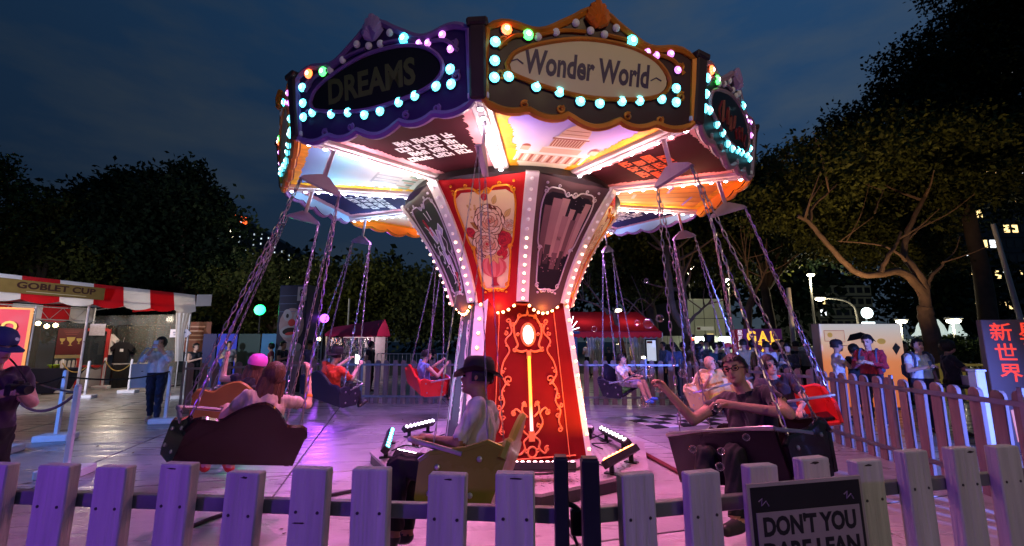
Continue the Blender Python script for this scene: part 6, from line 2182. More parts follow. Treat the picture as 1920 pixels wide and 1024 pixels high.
big_tree('dark tree behind the tower on the right, above the red tent', 1220, 27, [(1180, 520, 27, 2.6), (1260, 480, 27, 3.0), (1330, 470, 27, 3.0), (1240, 430, 28, 3.4), (1330, 400, 28, 3.5), (1150, 490, 28, 2.6), (1400, 480, 28, 2.8), (1110, 510, 27, 2.2)], 28000, .27, LEAF[1], r0=.45)
big_tree('dark feathery tree with long sprays left of the ride', 330, 23, [(300, 415, 23, 2.2), (350, 395, 23, 1.6), (345, 365, 23, .9), (250, 380, 23, 1.1), (195, 385, 23, 1.1), (330, 470, 24, 3.0), (230, 470, 24, 3.0), (370, 490, 24, 1.5), (350, 520, 24, 2.6), (352, 330, 23, .6), (248, 345, 23, .6), (300, 345, 23, .6), (190, 360, 23, .6), (150, 420, 23, 1.2)], 34000, .27, LEAF[2])
big_tree('loose dark tree with sky showing through at the left edge', 60, 21, [(10, 390, 21, 1.4), (70, 420, 21, 1.3), (130, 400, 21, .8), (20, 460, 21, 2.0), (110, 460, 21, 1.5), (60, 510, 22, 1.8), (160, 500, 22, 1.9), (-8, 320, 21, .8), (0, 350, 21, .7)], 11000, .21, LEAF[1])
big_tree('lit yellow green tree behind the clown column', 520, 22, [(500, 560, 22, 1.6), (540, 530, 22, 1.6), (560, 550, 22, 1.5), (480, 590, 22, 1.6), (440, 560, 23, 1.5)], 9000, .20, LEAF[1])
big_tree('dark round tree left of the tower above the tinsel stall', 640, 32, [(600, 550, 32, 2.4), (660, 565, 32, 2.6), (720, 560, 32, 2.4), (780, 565, 32, 2.4), (560, 545, 33, 2.0), (690, 560, 32, 3.2), (620, 570, 32, 3.0), (760, 580, 32, 3.0), (830, 580, 32, 2.8)], 24000, .3, LEAF[1], r0=.4)
# bare branched small tree right of the tower
q = dp(1175, 640, 19.5)
b0 = Vector((q.x, 19.5, 0))
def l2(px, py, d=19.5): return tuple(dp(px, py, d) - b0)
tree('thin bare branched tree rising behind the red tent', b0, [([(0, 0, 0), l2(1160, 620), l2(1150, 585)], .14, .10), ([l2(1150, 588), l2(1115, 570), l2(1080, 560)], .07, .02), ([l2(1140, 590), l2(1110, 545), l2(1095, 530)], .06, .02), ([l2(1150, 585), l2(1170, 560), l2(1200, 585), l2(1215, 600)], .05, .015), ([l2(1175, 590), l2(1200, 560), l2(1230, 580)], .04, .012)], [], 0, .2, LEAF[1], BARK)
q = dp(1286, 640, 17.0)
b0 = Vector((q.x, 17.0, 0))
def l3(px, py, d=17.0): return tuple(dp(px, py, d) - b0)
tree('brown tree trunk forking before the white panelled building', b0, [([(0, 0, 0), l3(1288, 640), l3(1284, 612)], .22, .17), ([l3(1284, 614), l3(1282, 560), l3(1275, 500)], .15, .10), ([l3(1286, 612), l3(1305, 590), l3(1332, 566)], .08, .03), ([l3(1280, 610), l3(1262, 580), l3(1255, 520), l3(1250, 460)], .16, .10)], [], 0, .2, LEAF[1], BARK)
q = dp(1402, 640, 20.0)
b0 = Vector((q.x, 20, 0))
def l4(px, py, d=20.0): return tuple(dp(px, py, d) - b0)
tree('slanting tree trunk behind the purple sign', b0, [([(0, 0, 0), l4(1402, 600), l4(1410, 560)], .20, .14), ([l4(1410, 562), l4(1425, 530), l4(1440, 500)], .09, .03), ([l4(1410, 562), l4(1402, 520), l4(1395, 470)], .09, .03)], [], 0, .2, LEAF[1], BARK)
# far wood closing the view
fw_ = [((x, 62 + 5 * math.sin(x * .3), 5.5 + 1.8 * math.sin(x * .17) + (2.5 if x > 10 else 0)), (5.5, 4, 5.2 + 1.0 * math.sin(x * .45))) for x in range(-84, 96, 7)]
tag(link(bpy.data.objects.new('treeline', crown_mesh(fw_, 30000, .95, LEAF[2]))), 'far dark wood closing off the square behind the stalls', None, None, 'stuff')
# low hedge and shrubs under the lit structure right
tag(link(bpy.data.objects.new('hedge', crown_mesh([((x, 24 + .3 * math.sin(x), .7), (1.2, .7, .75)) for x in np.arange(14, 30, 1.5)], 5000, .2, LEAF[0]))), 'dark low hedge at the far side of the road at the right', 'hedge', None, None)

# ------------------------------------------------------------------ buildings
WIN_LIT = mat('window_lit_warm', (.5, .4, .2), .4, emit=2.2, ecol=(1, .70, .28), var=0, sample=False)
WIN_COOL = mat('window_lit_cool', (.5, .5, .5), .4, emit=2.4, ecol=(.9, .95, 1), var=0, sample=False)
CONC = mat('wall_dark', (.05, .052, .058), .7, var=.15, scale=.2)
# hotel tower at the left with strings of lights down its facade
D_ = 150
q0, q1 = dp(395, 375, D_), dp(640, 520, D_)
hb = thing('sloping_tower', 'dark tower with a sloping roof line and dotted lights at the left', 'building', (q0.x, D_, 0))
w = q1.x - q0.x
b = MB(); b.prism([(-6, 0), (w, 0), (w, q1.z), (0, q0.z), (-6, q0.z + 3)], ((0, 6, 0), (1, 0, 0), (0, 0, 1), (0, -1, 0)), 12); b.build('wall', CONC, hb)
wd = mat('facade_dot', (.5, .5, .5), .4, emit=1.0, ecol=(.75, .9, 1), var=0, sample=False)
dot = MB().box((0, 0, 0), (.42, .1, .5)).mesh('light_dot', wd)
random.seed(5)
for i in range(17):
    x = 4 + i * 2.55
    ztop = q0.z + (q1.z - q0.z) * x / w - 1.2
    for j in range(7 if i < 9 else 5):
        if random.random() < .82: inst('light_dot', dot, hb, (x, -.06, ztop - j * 1.75 - random.random() * .3), (0, 0, 0), (1, 1, random.uniform(.5, 1.2)))
sx = dp(452, 413, D_)
b = MB(); put_text(b, "HS", ((sx.x - q0.x, -.1, sx.z), (1, 0, -.15), (0, 0, 1), (0, -1, 0)), 4.0, .03); b.build('roof_sign', mat('sign_hot_red', (.8, .1, .03), .4, emit=3, ecol=(1, .10, .02), var=0, sample=False), hb)
# white panelled building right of centre
D_ = 40
def facade(label, name, x0, x1, ytop, d, m, nx, nz, recess, depth=8, ybot=700):
    a_, c_ = dp(x0, 640, d), dp(x1, 640, d)
    zt_ = dp(x0, ytop, d).z
    t = thing(name, label, 'building', (a_.x, d, 0))
    w = c_.x - a_.x
    b = MB(); b.box((w / 2, depth / 2 + .06, zt_ / 2), (w, depth, zt_)); b.build('wall', recess, t)
    pw, ph = w / nx, zt_ / nz
    pm_ = MB().box((0, 0, 0), (pw - .06, .06, ph - .06), None, .01).mesh('panel', m)
    for i in range(nx):
        for j in range(nz): inst('panel', pm_, t, ((i + .5) * pw, .03 - .001 * ((i + j) % 2), (j + .5) * ph))
    return t, w, zt_
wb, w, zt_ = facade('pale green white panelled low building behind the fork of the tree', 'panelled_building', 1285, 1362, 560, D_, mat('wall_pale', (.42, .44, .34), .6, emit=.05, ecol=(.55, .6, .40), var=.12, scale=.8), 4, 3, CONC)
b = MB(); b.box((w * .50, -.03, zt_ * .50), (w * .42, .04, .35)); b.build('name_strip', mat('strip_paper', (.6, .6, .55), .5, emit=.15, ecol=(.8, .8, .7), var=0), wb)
b = MB(); b.box((w * .34, -.06, zt_ * .50), (.3, .03, .22)); b.build('name_mark', mat('poster_maroon', (.10, .012, .015), .5), wb)
b = MB(); b.box((w * .62, -.03, zt_ * .37), (.55, .04, .42)); b.build('lit_window', WIN_LIT, wb)
# pale hoarding wall under it with wall lamps
a_, c_ = dp(1232, 660, 36), dp(1380, 660, 36)
zt_ = dp(1300, 630, 36).z
hw_ = thing('site_wall', 'pale wall with two bright wall lamps behind the waiting crowd', 'wall', (a_.x, 36, 0))
n_ = 7; pw = (c_.x - a_.x) / n_
pm_ = MB().box((0, 0, zt_ / 2), (pw - .04, .08, zt_), None, .01).mesh('panel', mat('wall_pale2', (.42, .42, .32), .6, var=.12, scale=.8))
for i in range(n_): inst('panel', pm_, hw_, ((i + .5) * pw, 0, 0))
wl_m = mat('wall_lamp_glow', (.9, .9, .9), .4, emit=9, ecol=(.85, 1, .92), var=0, sample=False)
for px in (1311, 1357):
    x = dp(px, 635, 36).x - a_.x; z = dp(px, 636, 36).z
    b = MB(); b.box((x, -.16, z), (.9, .2, .34), None, .05); o = b.build('wall_lamp', wl_m, hw_)
    b = MB(); b.box((x, -.14, z + .24), (1.0, .26, .1)); b.build('lamp_hood', mat('rack_black', (.02, .02, .02), .5), o)
    lamp('wall_light', 'POINT', (x, -.7, z - .1), 90, (.85, 1, .85), hw_, shadow_soft_size=.15)
# black loudspeaker on a stand
q = dp(1330, 640, 14.5)
sp = thing('loudspeaker', 'black loudspeaker on a pole standing above the crowd', 'loudspeaker', (q.x, 14.5, 0))
z0_, z1_ = dp(1330, 649, 14.5).z, dp(1330, 627, 14.5).z
b = MB(); b.box((0, 0, (z0_ + z1_) / 2), (.26, .24, z1_ - z0_), None, .02); b.build('cabinet', mat('speaker_black', (.016, .016, .018), .6), sp)
b = MB(); b.tube([(0, 0, .02), (0, 0, z0_)], .02, 8)
for a in range(3): b.tube([(0, 0, .6), (.45 * math.cos(a * 2.1), .45 * math.sin(a * 2.1), .01)], .014, 6)
b.build('stand', mat('bar_black', (.015, .015, .017), .4, .3), sp)
# dim tower block at the right with scattered lit windows
def block(label, x0, x1, ytop, d, lit, col, floors, cols, seed):
    random.seed(seed)
    a_, c_ = dp(x0, 600, d), dp(x1, 600, d)
    zt_ = dp(x0, ytop, d).z
    t = thing('tower_block', label, 'building', (a_.x, d, 0))
    w = c_.x - a_.x
    b = MB(); b.box((w / 2, 6, zt_ / 2), (w, 12, zt_)); b.build('wall', col, t)
    fh = zt_ / floors; cw = w / cols
    me1 = MB().box((0, 0, 0), (cw * .66, .1, fh * .5)).mesh('window', WIN_LIT)
    me2 = MB().box((0, 0, 0), (cw * .66, .1, fh * .5)).mesh('window', mat('window_dark', (.02, .025, .03), .15, var=0))
    me3 = MB().box((0, 0, 0), (cw * .66, .1, fh * .5)).mesh('window', WIN_COOL)
    for i in range(cols):
        for j in range(floors):
            r_ = random.random()
            inst('window', me1 if r_ < lit * .7 else me3 if r_ < lit else me2, t, ((i + .5) * cw, -.02, (j + .55) * fh))
    b = MB()
    for j in range(1, floors): b.box((w / 2, -.06, j * fh), (w + .1, .14, .18))
    b.build('floor_band', CONC, t)
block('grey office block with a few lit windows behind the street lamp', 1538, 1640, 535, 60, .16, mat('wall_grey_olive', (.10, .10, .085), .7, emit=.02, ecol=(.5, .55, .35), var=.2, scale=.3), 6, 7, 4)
block('tall flats seen dimly through the right hand tree', 1830, 1990, 100, 120, .32, CONC, 20, 10, 8)
block('dim building behind the trees right of the tower, one lit floor', 1215, 1330, 498, 75, .22, CONC, 7, 9, 17)
# glowing white round sign far right of the tree
q = dp(1627, 597, 45)
sgn = thing('lit_round_sign', 'glowing white round sign above a white bar at the far right', 'sign', (q.x, 45, 0))
b = MB(); b.lathe([(.05, -.12), (.55, -.1), (.55, .1), (.05, .12)], 18, (0, 0, q.z + .55), Matrix.Rotation(PI / 2, 3, 'X')); b.box((0, 0, q.z - .62), (1.3, .2, .5), None, .05)
b.build('lit_face', mat('sign_cool_white', (.9, .9, .9), .4, emit=4, ecol=(.8, .98, 1), var=0, sample=False), sgn)
b = MB(); b.tube([(0, .2, 0), (0, .2, q.z)], .08, 8); b.build('pole', mat('pole_grey', (.3, .3, .3), .5, .4), sgn)
# bright white tent like canopy at the far right
a_, c_ = dp(1752, 620, 40), dp(1850, 620, 40)
t = thing('white_pavilion', 'bright white lit pavilion roof behind the trees at the right', 'pavilion', (a_.x, 40, 0))
w = c_.x - a_.x; z1_ = dp(1800, 603, 40).z; z0_ = dp(1800, 632, 40).z
b = MB()
for i in range(3):
    x0 = w * i / 3; ww = w / 3
    b.lathe([(.05, z1_ + .3), (.4, z1_ - .3), (ww * .35, z0_ + .5), (ww * .55, z0_ + .15), (ww * .52, z0_ + .1)], 4 * 4, (x0 + ww / 2, 2, 0))
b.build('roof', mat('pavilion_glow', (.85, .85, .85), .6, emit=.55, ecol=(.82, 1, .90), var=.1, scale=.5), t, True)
for i in range(4): MB().tube([(w * i / 3, 2, 0), (w * i / 3, 2, z0_ + .2)], .07, 6).build('pole', mat('pole_white', (.7, .7, .7), .4), t)
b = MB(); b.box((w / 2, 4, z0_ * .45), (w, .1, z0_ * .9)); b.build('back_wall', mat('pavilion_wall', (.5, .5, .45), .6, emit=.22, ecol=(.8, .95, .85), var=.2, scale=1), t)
# yellow railings of a stall behind the person with the box
q = dp(1830, 690, 12)
rl = thing('yellow_railing', 'yellow railing lit behind the person in black at the right', 'railing', (q.x - 1.6, 12, 0))
b = MB()
for z in (.55, .95): b.box((1.6, 0, z), (3.2, .04, .06))
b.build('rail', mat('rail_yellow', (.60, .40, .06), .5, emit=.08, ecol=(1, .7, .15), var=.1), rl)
for i in range(6):
    b = MB(); b.box((.05 + i * .62, .03, .5), (.05, .04, 1.0)); b.build('post', mat('rail_yellow', (.60, .40, .06), .5), rl)

# ------------------------------------------------------------------ street lamps
POLE = mat('lamp_pole', (.40, .40, .38), .5, .3, var=.1)
GLOW = mat('lamp_glow', (.9, .9, .9), .4, emit=14, ecol=(1, .90, .62), var=0, sample=False)
def street_lamp(label, px, py, d, r=.16, arm=None, power=0, col=None):
    q = dp(px, py, d)
    t = thing('street_lamp', label, 'street lamp', (q.x if arm is None else q.x + arm, d, 0), 0)
    ox = 0 if arm is None else -arm
    b = MB()
    if arm is None: b.tube([(0, .1, 0), (0, .1, q.z + .05)], [.08, .05], 8)
    else: b.tube(smooth_path([(0, 0, 0), (0, 0, q.z - 1.2), (-arm * .12, 0, q.z - .35), (-arm * .5, 0, q.z + .0), (ox, 0, q.z + .06)], 6), .06, 8)
    b.build('pole', POLE, t, True)
    b = MB(); b.ball((ox, 0, q.z), (r * 1.5, r, r * .6), 12, 8); b.build('lamp_glass', GLOW, t, True)
    b = MB(); b.box((ox, 0, q.z + r * .6), (r * 3.2, r * 1.6, r * .5), None, r * .15); b.build('lamp_head', POLE, t)
    if power: lamp('street_light', 'POINT', (ox, -.1, q.z - .4), power, (1, .86, .55), t, shadow_soft_size=.15)
    return t
street_lamp('street lamp with a curved arm over the comic board', 1537, 561, 30, .20, 2.4, 260)
street_lamp('round street lamp seen through chains, top right of the tower', 1291, 501, 40, .34, None, 500)
street_lamp('small street lamp between the chains, right of the trunk', 1366, 526, 42, .30, None, 300)
street_lamp('small street lamp over the middle of the red tent', 1158, 582, 38, .24, None, 200)
street_lamp('lamp shining over the hedge near the white pavilion', 1788, 602, 30, .30, None, 500)
street_lamp('lamp at the top right corner of the comic board', 1690, 603, 26, .20, None, 160)
street_lamp('lone lamp in the dark trees left, below the red sign', 436, 434, 60, .5, None, 300)
street_lamp('lamp shining in the leaves of the bright yellow green tree', 548, 522, 24.5, .14, None, 420)
street_lamp('lamp shining on leaves left of the curved arm lamp', 1520, 516, 26, .14, None, 350)
# tall plain poles
for px, py, d, lab, r in ((1478, 540, 15.8, 'pale pole rising beside the purple sign', .09), (1862, 420, 12.5, 'tall leaning grey pole at the far right by the character board', .07), (532, 575, 19, 'thin pole behind the green stage light', .05), (655, 560, 24, 'thin pole behind the tinsel stall', .05)):
    q = dp(px, py, d)
    t = thing('plain_pole', lab, 'pole', (q.x + (.55 if px > 1800 else 0), d, 0))
    b = MB(); b.tube([(0, 0, 0), (-(.55 if px > 1800 else 0), 0, q.z)], [r * 1.1, r * .8], 10); b.build('shaft', POLE, t, True)
    b = MB(); b.lathe([(r * 2, 0), (r * 2, .05), (r, .08)], 10); b.build('base_ring', POLE, t)
# red traffic light
q = dp(1298, 638, 16.2)
t = thing('traffic_light', 'small traffic light glowing red beside the tree trunk', 'traffic light', (q.x, 16.2, 0))
b = MB(); b.tube([(0, .06, 0), (0, .06, q.z)], .04, 8); b.build('pole', POLE, t)
b = MB(); b.box((0, .03, q.z), (.2, .12, .42), None, .02); b.build('housing', mat('speaker_black', (.016, .016, .018), .6), t)
inst('bulb', bulb_mesh('red_signal', (1, .10, .03), 8, .075, .6), t, (0, -.05, q.z + .05))

# ------------------------------------------------------------------ cars beyond the square
def car(label, x, y, rz, col, light=True):
    t = thing('parked_car', label, 'car', (x, y, 0), rz)
    body = [(-2.1, .30), (2.1, .30), (2.15, .62), (1.95, .80), (1.05, .90), (.45, 1.38), (-.95, 1.42), (-1.75, .95), (-2.15, .88)]
    b = MB(); b.prism(body, ((0, 0, 0), (1, 0, 0), (0, 0, 1), (0, -1, 0)), 1.7); b.build('body', mat('car_' + col[0], col[1], .25, .2, coat=.6, var=.05), t)
    b = MB()
    for s in (-1, 1):
        b.prism([(.92, .92), (.42, 1.32), (-.22, 1.35), (-.22, .92)], ((0, s * .852, 0), (1, 0, 0), (0, 0, 1), (0, -1, 0)), .012)
        b.prism([(-.30, .92), (-.30, 1.35), (-.92, 1.36), (-1.45, .95)], ((0, s * .852, 0), (1, 0, 0), (0, 0, 1), (0, -1, 0)), .012)
    b.prism([(-.72, .93), (.72, .93), (.62, 1.34), (-.62, 1.34)], ((.78, 0, 0), (0, 1, 0), (-.55, 0, 1), (1, 0, .5)), .012)
    b.build('window', mat('car_glass', (.02, .025, .03), .06, var=0), t)
    for sx in (-1.35, 1.35):
        for sy in (-.8, .8):
            b = MB(); b.lathe([(.1, -.1), (.31, -.09), (.33, 0), (.31, .09), (.1, .1)], 16, (sx, sy, .33), Matrix.Rotation(PI / 2, 3, 'X')); wo = b.build('wheel', mat('tyre', (.015, .015, .015), .8), t)
            b = MB(); b.lathe([(.03, -.115), (.2, -.105), (.2, .105), (.03, .115)], 12, (sx, sy, .33), Matrix.Rotation(PI / 2, 3, 'X')); b.build('rim', mat('rim_alloy', (.5, .5, .5), .3, .9), wo)
    for s in (-1, 1):
        b = MB(); b.ball((2.08, s * .6, .66), (.08, .18, .09), 10, 6); b.build('headlight', mat('headlight_glow' if light else 'headlight_off', (.8, .8, .8), .2, emit=12 if light else .0, ecol=(1, .95, .85), var=0, sample=False), t, True)
        b = MB(); b.box((-2.13, s * .6, .75), (.06, .3, .12)); b.build('tail_light', mat('tail_glow', (.4, .02, .02), .3, emit=1.5, ecol=(1, .05, .02), var=0, sample=False), t)
q = dp(1510, 672, 14.8)
car('pale car with bright reflections parked behind the crowd at the right', q.x + .6, 14.8, R(188), ('pale', (.45, .45, .42)))
q = dp(1190, 668, 26); car('white car with lit headlights seen under the red tent', q.x, 27, R(-100), ('white', (.7, .7, .7)))
q = dp(1250, 668, 28); car('dark car waiting with headlights, left of the tree trunk', q.x, 29, R(-80), ('dark', (.05, .05, .06)))

# ------------------------------------------------------------------ soap bubbles in the air
SOAP = bpy.data.materials.new('soap_film')
SOAP.use_nodes = True
n_, l_ = SOAP.node_tree.nodes, SOAP.node_tree.links
n_.clear()
so_ = n_.new('ShaderNodeOutputMaterial'); mx = n_.new('ShaderNodeMixShader'); tr_ = n_.new('ShaderNodeBsdfTransparent'); gl = n_.new('ShaderNodeBsdfGlossy'); lw = n_.new('ShaderNodeLayerWeight')
lw.inputs['Blend'].default_value = .22
gl.inputs['Roughness'].default_value = .04; gl.inputs['Color'].default_value = (.95, .85, 1, 1)
mp_ = n_.new('ShaderNodeMath'); mp_.operation = 'MULTIPLY_ADD'; mp_.inputs[1].default_value = .75; mp_.inputs[2].default_value = .03
l_.new(lw.outputs['Facing'], mp_.inputs[0]); l_.new(mp_.outputs[0], mx.inputs[0]); l_.new(tr_.outputs[0], mx.inputs[1]); l_.new(gl.outputs[0], mx.inputs[2]); l_.new(mx.outputs[0], so_.inputs[0])
bub = MB().ball((0, 0, 0), 1.0, 20, 14).mesh('soap_bubble', SOAP, True)
for px, py, d, r in ((1345, 765, 2.8, .028), (1299, 842, 2.7, .022), (1352, 846, 2.7, .022), (1399, 820, 2.7, .022), (1350, 875, 2.6, .024), (1216, 607, 7, .085), (1195, 606, 7, .05), (1237, 597, 7, .065), (1114, 617, 7, .05), (1217, 697, 6, .08), (1208, 753, 6, .08), (1212, 527, 8, .05), (1235, 727, 6, .07), (1280, 700, 6, .06), (1300, 715, 6, .06)):
    q = dp(px, py, d)
    o = inst('soap_bubble', bub, None, q, (0, 0, 0), (r, r, r))
    tag(o, 'small clear soap bubble floating close before the black swing seat' if d < 4 else 'clear soap bubble floating high against the red tent roof' if py < 640 else 'clear soap bubble floating before the far picket fence', 'soap bubble', 'soap bubbles drifting over the right side')
# ------------------------------------------------------------------ people
SKINS = {'a': mat('skin_tan', (.48, .27, .18), .55, var=.16, scale=14, bump=.35, bscale=70), 'b': mat('skin_light', (.58, .36, .26), .55, var=.16, scale=14, bump=.35, bscale=70), 'c': mat('skin_brown', (.30, .16, .10), .55, var=.16, scale=14, bump=.35, bscale=70)}
HAIRB, HAIRBR = mat('hair_black', (.012, .010, .010), .45, var=.3, scale=60, bump=1.0, bscale=90, grain=(1, 1, .12)), mat('hair_brown', (.10, .045, .025), .45, var=.45, scale=60, bump=1.0, bscale=90, grain=(1, 1, .12))
HAIRL = mat('hair_light', (.38, .24, .14), .5, var=.3, scale=30)
SHOE = mat('shoe_dark', (.03, .03, .03), .5)
EYE = mat('eye_dark', (.01, .008, .008), .2, var=0)
LIP = mat('lip', (.35, .10, .09), .5, var=0)


def cloth(name, c, rough=.8): return mat('cloth_' + name, c, rough, var=.2, scale=9, bump=.55, bscale=16, sheen=.2)


def capsule(a, b, ra, rb, n=10, m=3):
    a, b = Vector(a), Vector(b)
    d = b - a
    L = d.length
    M = (d.to_track_quat('Z', 'Y').to_matrix() if L > 1e-6 else Matrix.Identity(3))
    prof = []
    for i in range(m + 1):
        t = -PI / 2 + PI / 2 * i / m
        prof.append((max(ra * math.cos(t), 1e-4), ra * math.sin(t)))
    for i in range(m + 1):
        t = PI / 2 * i / m
        prof.append((max(rb * math.cos(t), 1e-4), L + rb * math.sin(t)))
    return prof, M, a, n


def standing():
    J = dict(pelvis=(0, .0, .93), waist=(0, -.01, 1.08), chest=(0, .0, 1.27), neck=(0, .01, 1.43), head=(0, -.02, 1.575))
    for s, k in ((1, 'L'), (-1, 'R')):
        J['sh' + k] = (s * .175, .01, 1.375); J['el' + k] = (s * .225, .03, 1.11); J['wr' + k] = (s * .235, -.05, .87)
        J['hip' + k] = (s * .085, 0, .90); J['kn' + k] = (s * .095, -.02, .49); J['an' + k] = (s * .10, .03, .08); J['toe' + k] = (s * .12, -.12, .035)
    return J


ARMS = {'down': ((.225, .03, 1.11), (.235, -.05, .87)), 'phone': ((.235, -.05, 1.12), (.07, -.29, 1.20)), 'phoneup': ((.22, -.20, 1.25), (.06, -.30, 1.47)),
        'raise': ((.40, -.05, 1.42), (.34, -.12, 1.70)), 'hip': ((.33, .05, 1.14), (.17, -.10, 1.02)), 'forward': ((.21, -.18, 1.15), (.14, -.42, 1.16)), 'cross': ((.22, -.08, 1.12), (-.05, -.20, 1.17)), 'camera': ((.24, -.16, 1.17), (.07, -.34, 1.28)), 'chest': ((.25, -.04, 1.14), (.06, -.21, 1.24)), 'rail': ((.26, -.12, 1.14), (.20, -.36, 1.08))}


def sitting():
    J = dict(pelvis=(0, .06, .16), waist=(0, .09, .30), chest=(0, .12, .47), neck=(0, .12, .63), head=(0, .07, .775))
    for s, k in ((1, 'L'), (-1, 'R')):
        J['sh' + k] = (s * .175, .12, .575); J['el' + k] = (s * .24, -.02, .36); J['wr' + k] = (s * .19, -.24, .42)
        J['hip' + k] = (s * .085, .04, .16); J['kn' + k] = (s * .11, -.38, .20); J['an' + k] = (s * .11, -.50, -.18); J['toe' + k] = (s * .12, -.65, -.20)
    return J


def person(label, loc, rz, J, skin='a', top=None, bottom=None, sleeve=.55, leg=.95, hair='short', hairm=None, scale=1.0, yaw=0.0, pitch=0.0,
           hat=None, hatm=None, voxel=.02, detail=False, fingers=False, shoe=None, matrix=None, group=None, bulk=1.0, glasses=False, female=False, neckline=None):
    root = thing('person', label, 'person', loc, rz, group)
    if matrix is not None:
        root.location = matrix.to_translation(); root.rotation_euler = matrix.to_euler()
    root.scale = (scale, scale, scale)
    J = {k: Vector(v) for k, v in J.items()}
    S = []
    B_ = bulk
    lat = (J['shL'] - J['shR']).normalized()
    for s in (1, -1):
        o = lat * s
        S.append(('torso', J['pelvis'] + o * .062, J['waist'] + o * .058, .105 * B_, .095 * B_))
        S.append(('torso', J['waist'] + o * .058, J['chest'] + o * .075, .095 * B_, .108 * B_))
        S.append(('torso', J['chest'] + o * .075, (J['shL'] if s > 0 else J['shR']) - o * .045 - Vector((0, 0, .015)), .105 * B_, .060 * B_))
    S.append(('torso', J['chest'] + Vector((0, .02, .08)), J['neck'] - Vector((0, 0, .05)), .09 * B_, .065))
    if female:
        for s in (1, -1):
            f_ = Vector((0, -1, 0))
            S.append(('torso', J['chest'] + lat * s * .075 + f_ * .065, J['chest'] + lat * s * .075 + f_ * .066 + Vector((0, 0, -.01)), .065, .065))
    S.append(('neck', J['neck'] - Vector((0, 0, .04)), J['head'] - Vector((0, -.01, .08)), .056, .052))
    HM = Matrix.Rotation(yaw, 3, 'Z') @ Matrix.Rotation(pitch, 3, 'X')
    hc = J['head']
    for k in 'LR':
        S.append(('uarm', J['sh' + k], J['el' + k], .052 * B_, .043 * B_))
        d = (J['wr' + k] - J['el' + k])
        S.append(('farm', J['el' + k], J['wr' + k], .043 * B_, .029))
        d.normalize()
        S.append(('hand', J['wr' + k], J['wr' + k] + d * .075, .030, .036 if not fingers else .034))
        S.append(('thigh', J['hip' + k], J['kn' + k], .088 * B_, .062 * B_))
        S.append(('shin', J['kn' + k], J['kn' + k].lerp(J['an' + k], .35), .060 * B_, .058 * B_))
        S.append(('shin2', J['kn' + k].lerp(J['an' + k], .35), J['an' + k], .057 * B_, .040))
        S.append(('foot', J['an' + k] + Vector((0, 0, -.02)), J['toe' + k], .044, .036))
    mb = MB()
    for tg, a, b_, ra, rb in S:
        prof, M, c, n = capsule(a, b_, ra, rb)
        mb.lathe(prof, n, c, M)
    # head: skull, jaw, nose, ears
    mb.ball(hc + HM @ Vector((0, .012, .02)), (.078, .096, .100), 14, 10, None)
    mb.ball(hc + HM @ Vector((0, -.035, -.045)), (.058, .062, .072), 12, 8)
    if detail:
        mb.ball(hc + HM @ Vector((0, -.103, -.012)), (.014, .020, .020), 8, 6); mb.ball(hc + HM @ Vector((0, -.090, .012)), (.010, .014, .026), 8, 6)
        for s in (-1, 1): mb.ball(hc + HM @ Vector((s * .080, .01, -.005)), (.012, .020, .032), 8, 6)
        mb.ball(hc + HM @ Vector((0, -.080, -.088)), (.026, .022, .020), 8, 6)
    me0 = mb.mesh('body_tmp', SKINS[skin])
    o = bpy.data.objects.new('body_tmp', me0); COL.objects.link(o)
    r = o.modifiers.new('r', 'REMESH'); r.mode = 'VOXEL'; r.voxel_size = voxel; r.use_smooth_shade = True
    sm = o.modifiers.new('s', 'SMOOTH'); sm.factor = .5; sm.iterations = 3 if voxel > .015 else 4
    dg = bpy.context.evaluated_depsgraph_get()
    me = bpy.data.meshes.new_from_object(o.evaluated_get(dg))
    bpy.data.objects.remove(o); bpy.data.meshes.remove(me0)
    nV = len(me.vertices)
    co = np.empty(nV * 3, np.float32); me.vertices.foreach_get('co', co); co = co.reshape(-1, 3).astype(float)
    nrm = np.empty(nV * 3, np.float32); me.vertices.foreach_get('normal', nrm); nrm = nrm.reshape(-1, 3)
    best = np.full(nV, 1e9); reg = np.zeros(nV, int); tt = np.zeros(nV)
    segs = S + [('head', hc - Vector((0, 0, .06)), hc + Vector((0, 0, .05)), .085, .09)]
    tags = [s_[0] for s_ in segs]
    for i, (tg, a, b_, ra, rb) in enumerate(segs):
        a_, d_ = np.array(a), np.array(b_ - a)
        L2 = max(d_ @ d_, 1e-9)
        t = np.clip((co - a_) @ d_ / L2, 0, 1)
        dist = np.linalg.norm(co - a_ - t[:, None] * d_, axis=1) - (ra + (rb - ra) * t)
        m = dist < best
        best[m] = dist[m]; reg[m] = i; tt[m] = t[m]
    # 0 skin 1 top 2 bottom 3 shoe
    mi = np.zeros(nV, int)
    tg_a = np.array(tags)[reg]
    hipz = np.array(J['pelvis'])
    up = np.array(J['chest'] - J['pelvis']); up /= np.linalg.norm(up)
    hgt = (co - hipz) @ up
    tor = tg_a == 'torso'
    mi[tor] = 1
    mi[tor & (hgt < .06)] = 2
    if neckline:
        mi[tor & (hgt > neckline) & (np.linalg.norm(co[:, :2] - np.array(J['neck'])[:2], axis=1) < .12)] = 0
    mi[(tg_a == 'uarm') & (tt < sleeve * 1.0)] = 1
    if sleeve > 1: mi[(tg_a == 'farm') & (tt < (sleeve - 1))] = 1; mi[tg_a == 'uarm'] = 1
    mi[(tg_a == 'thigh') & (tt < min(leg * 2, 2))] = 2
    if leg < .5: mi[(tg_a == 'thigh') & (tt > leg * 2)] = 0
    if leg > .5:
        mi[(tg_a == 'shin')] = 2
        if leg > .6: mi[(tg_a == 'shin2') & (tt < (leg - .6) / .38)] = 2
    mi[tg_a == 'foot'] = 3
    off = np.where(mi == 1, .010, np.where(mi == 2, .010, np.where(mi == 3, .004, 0)))
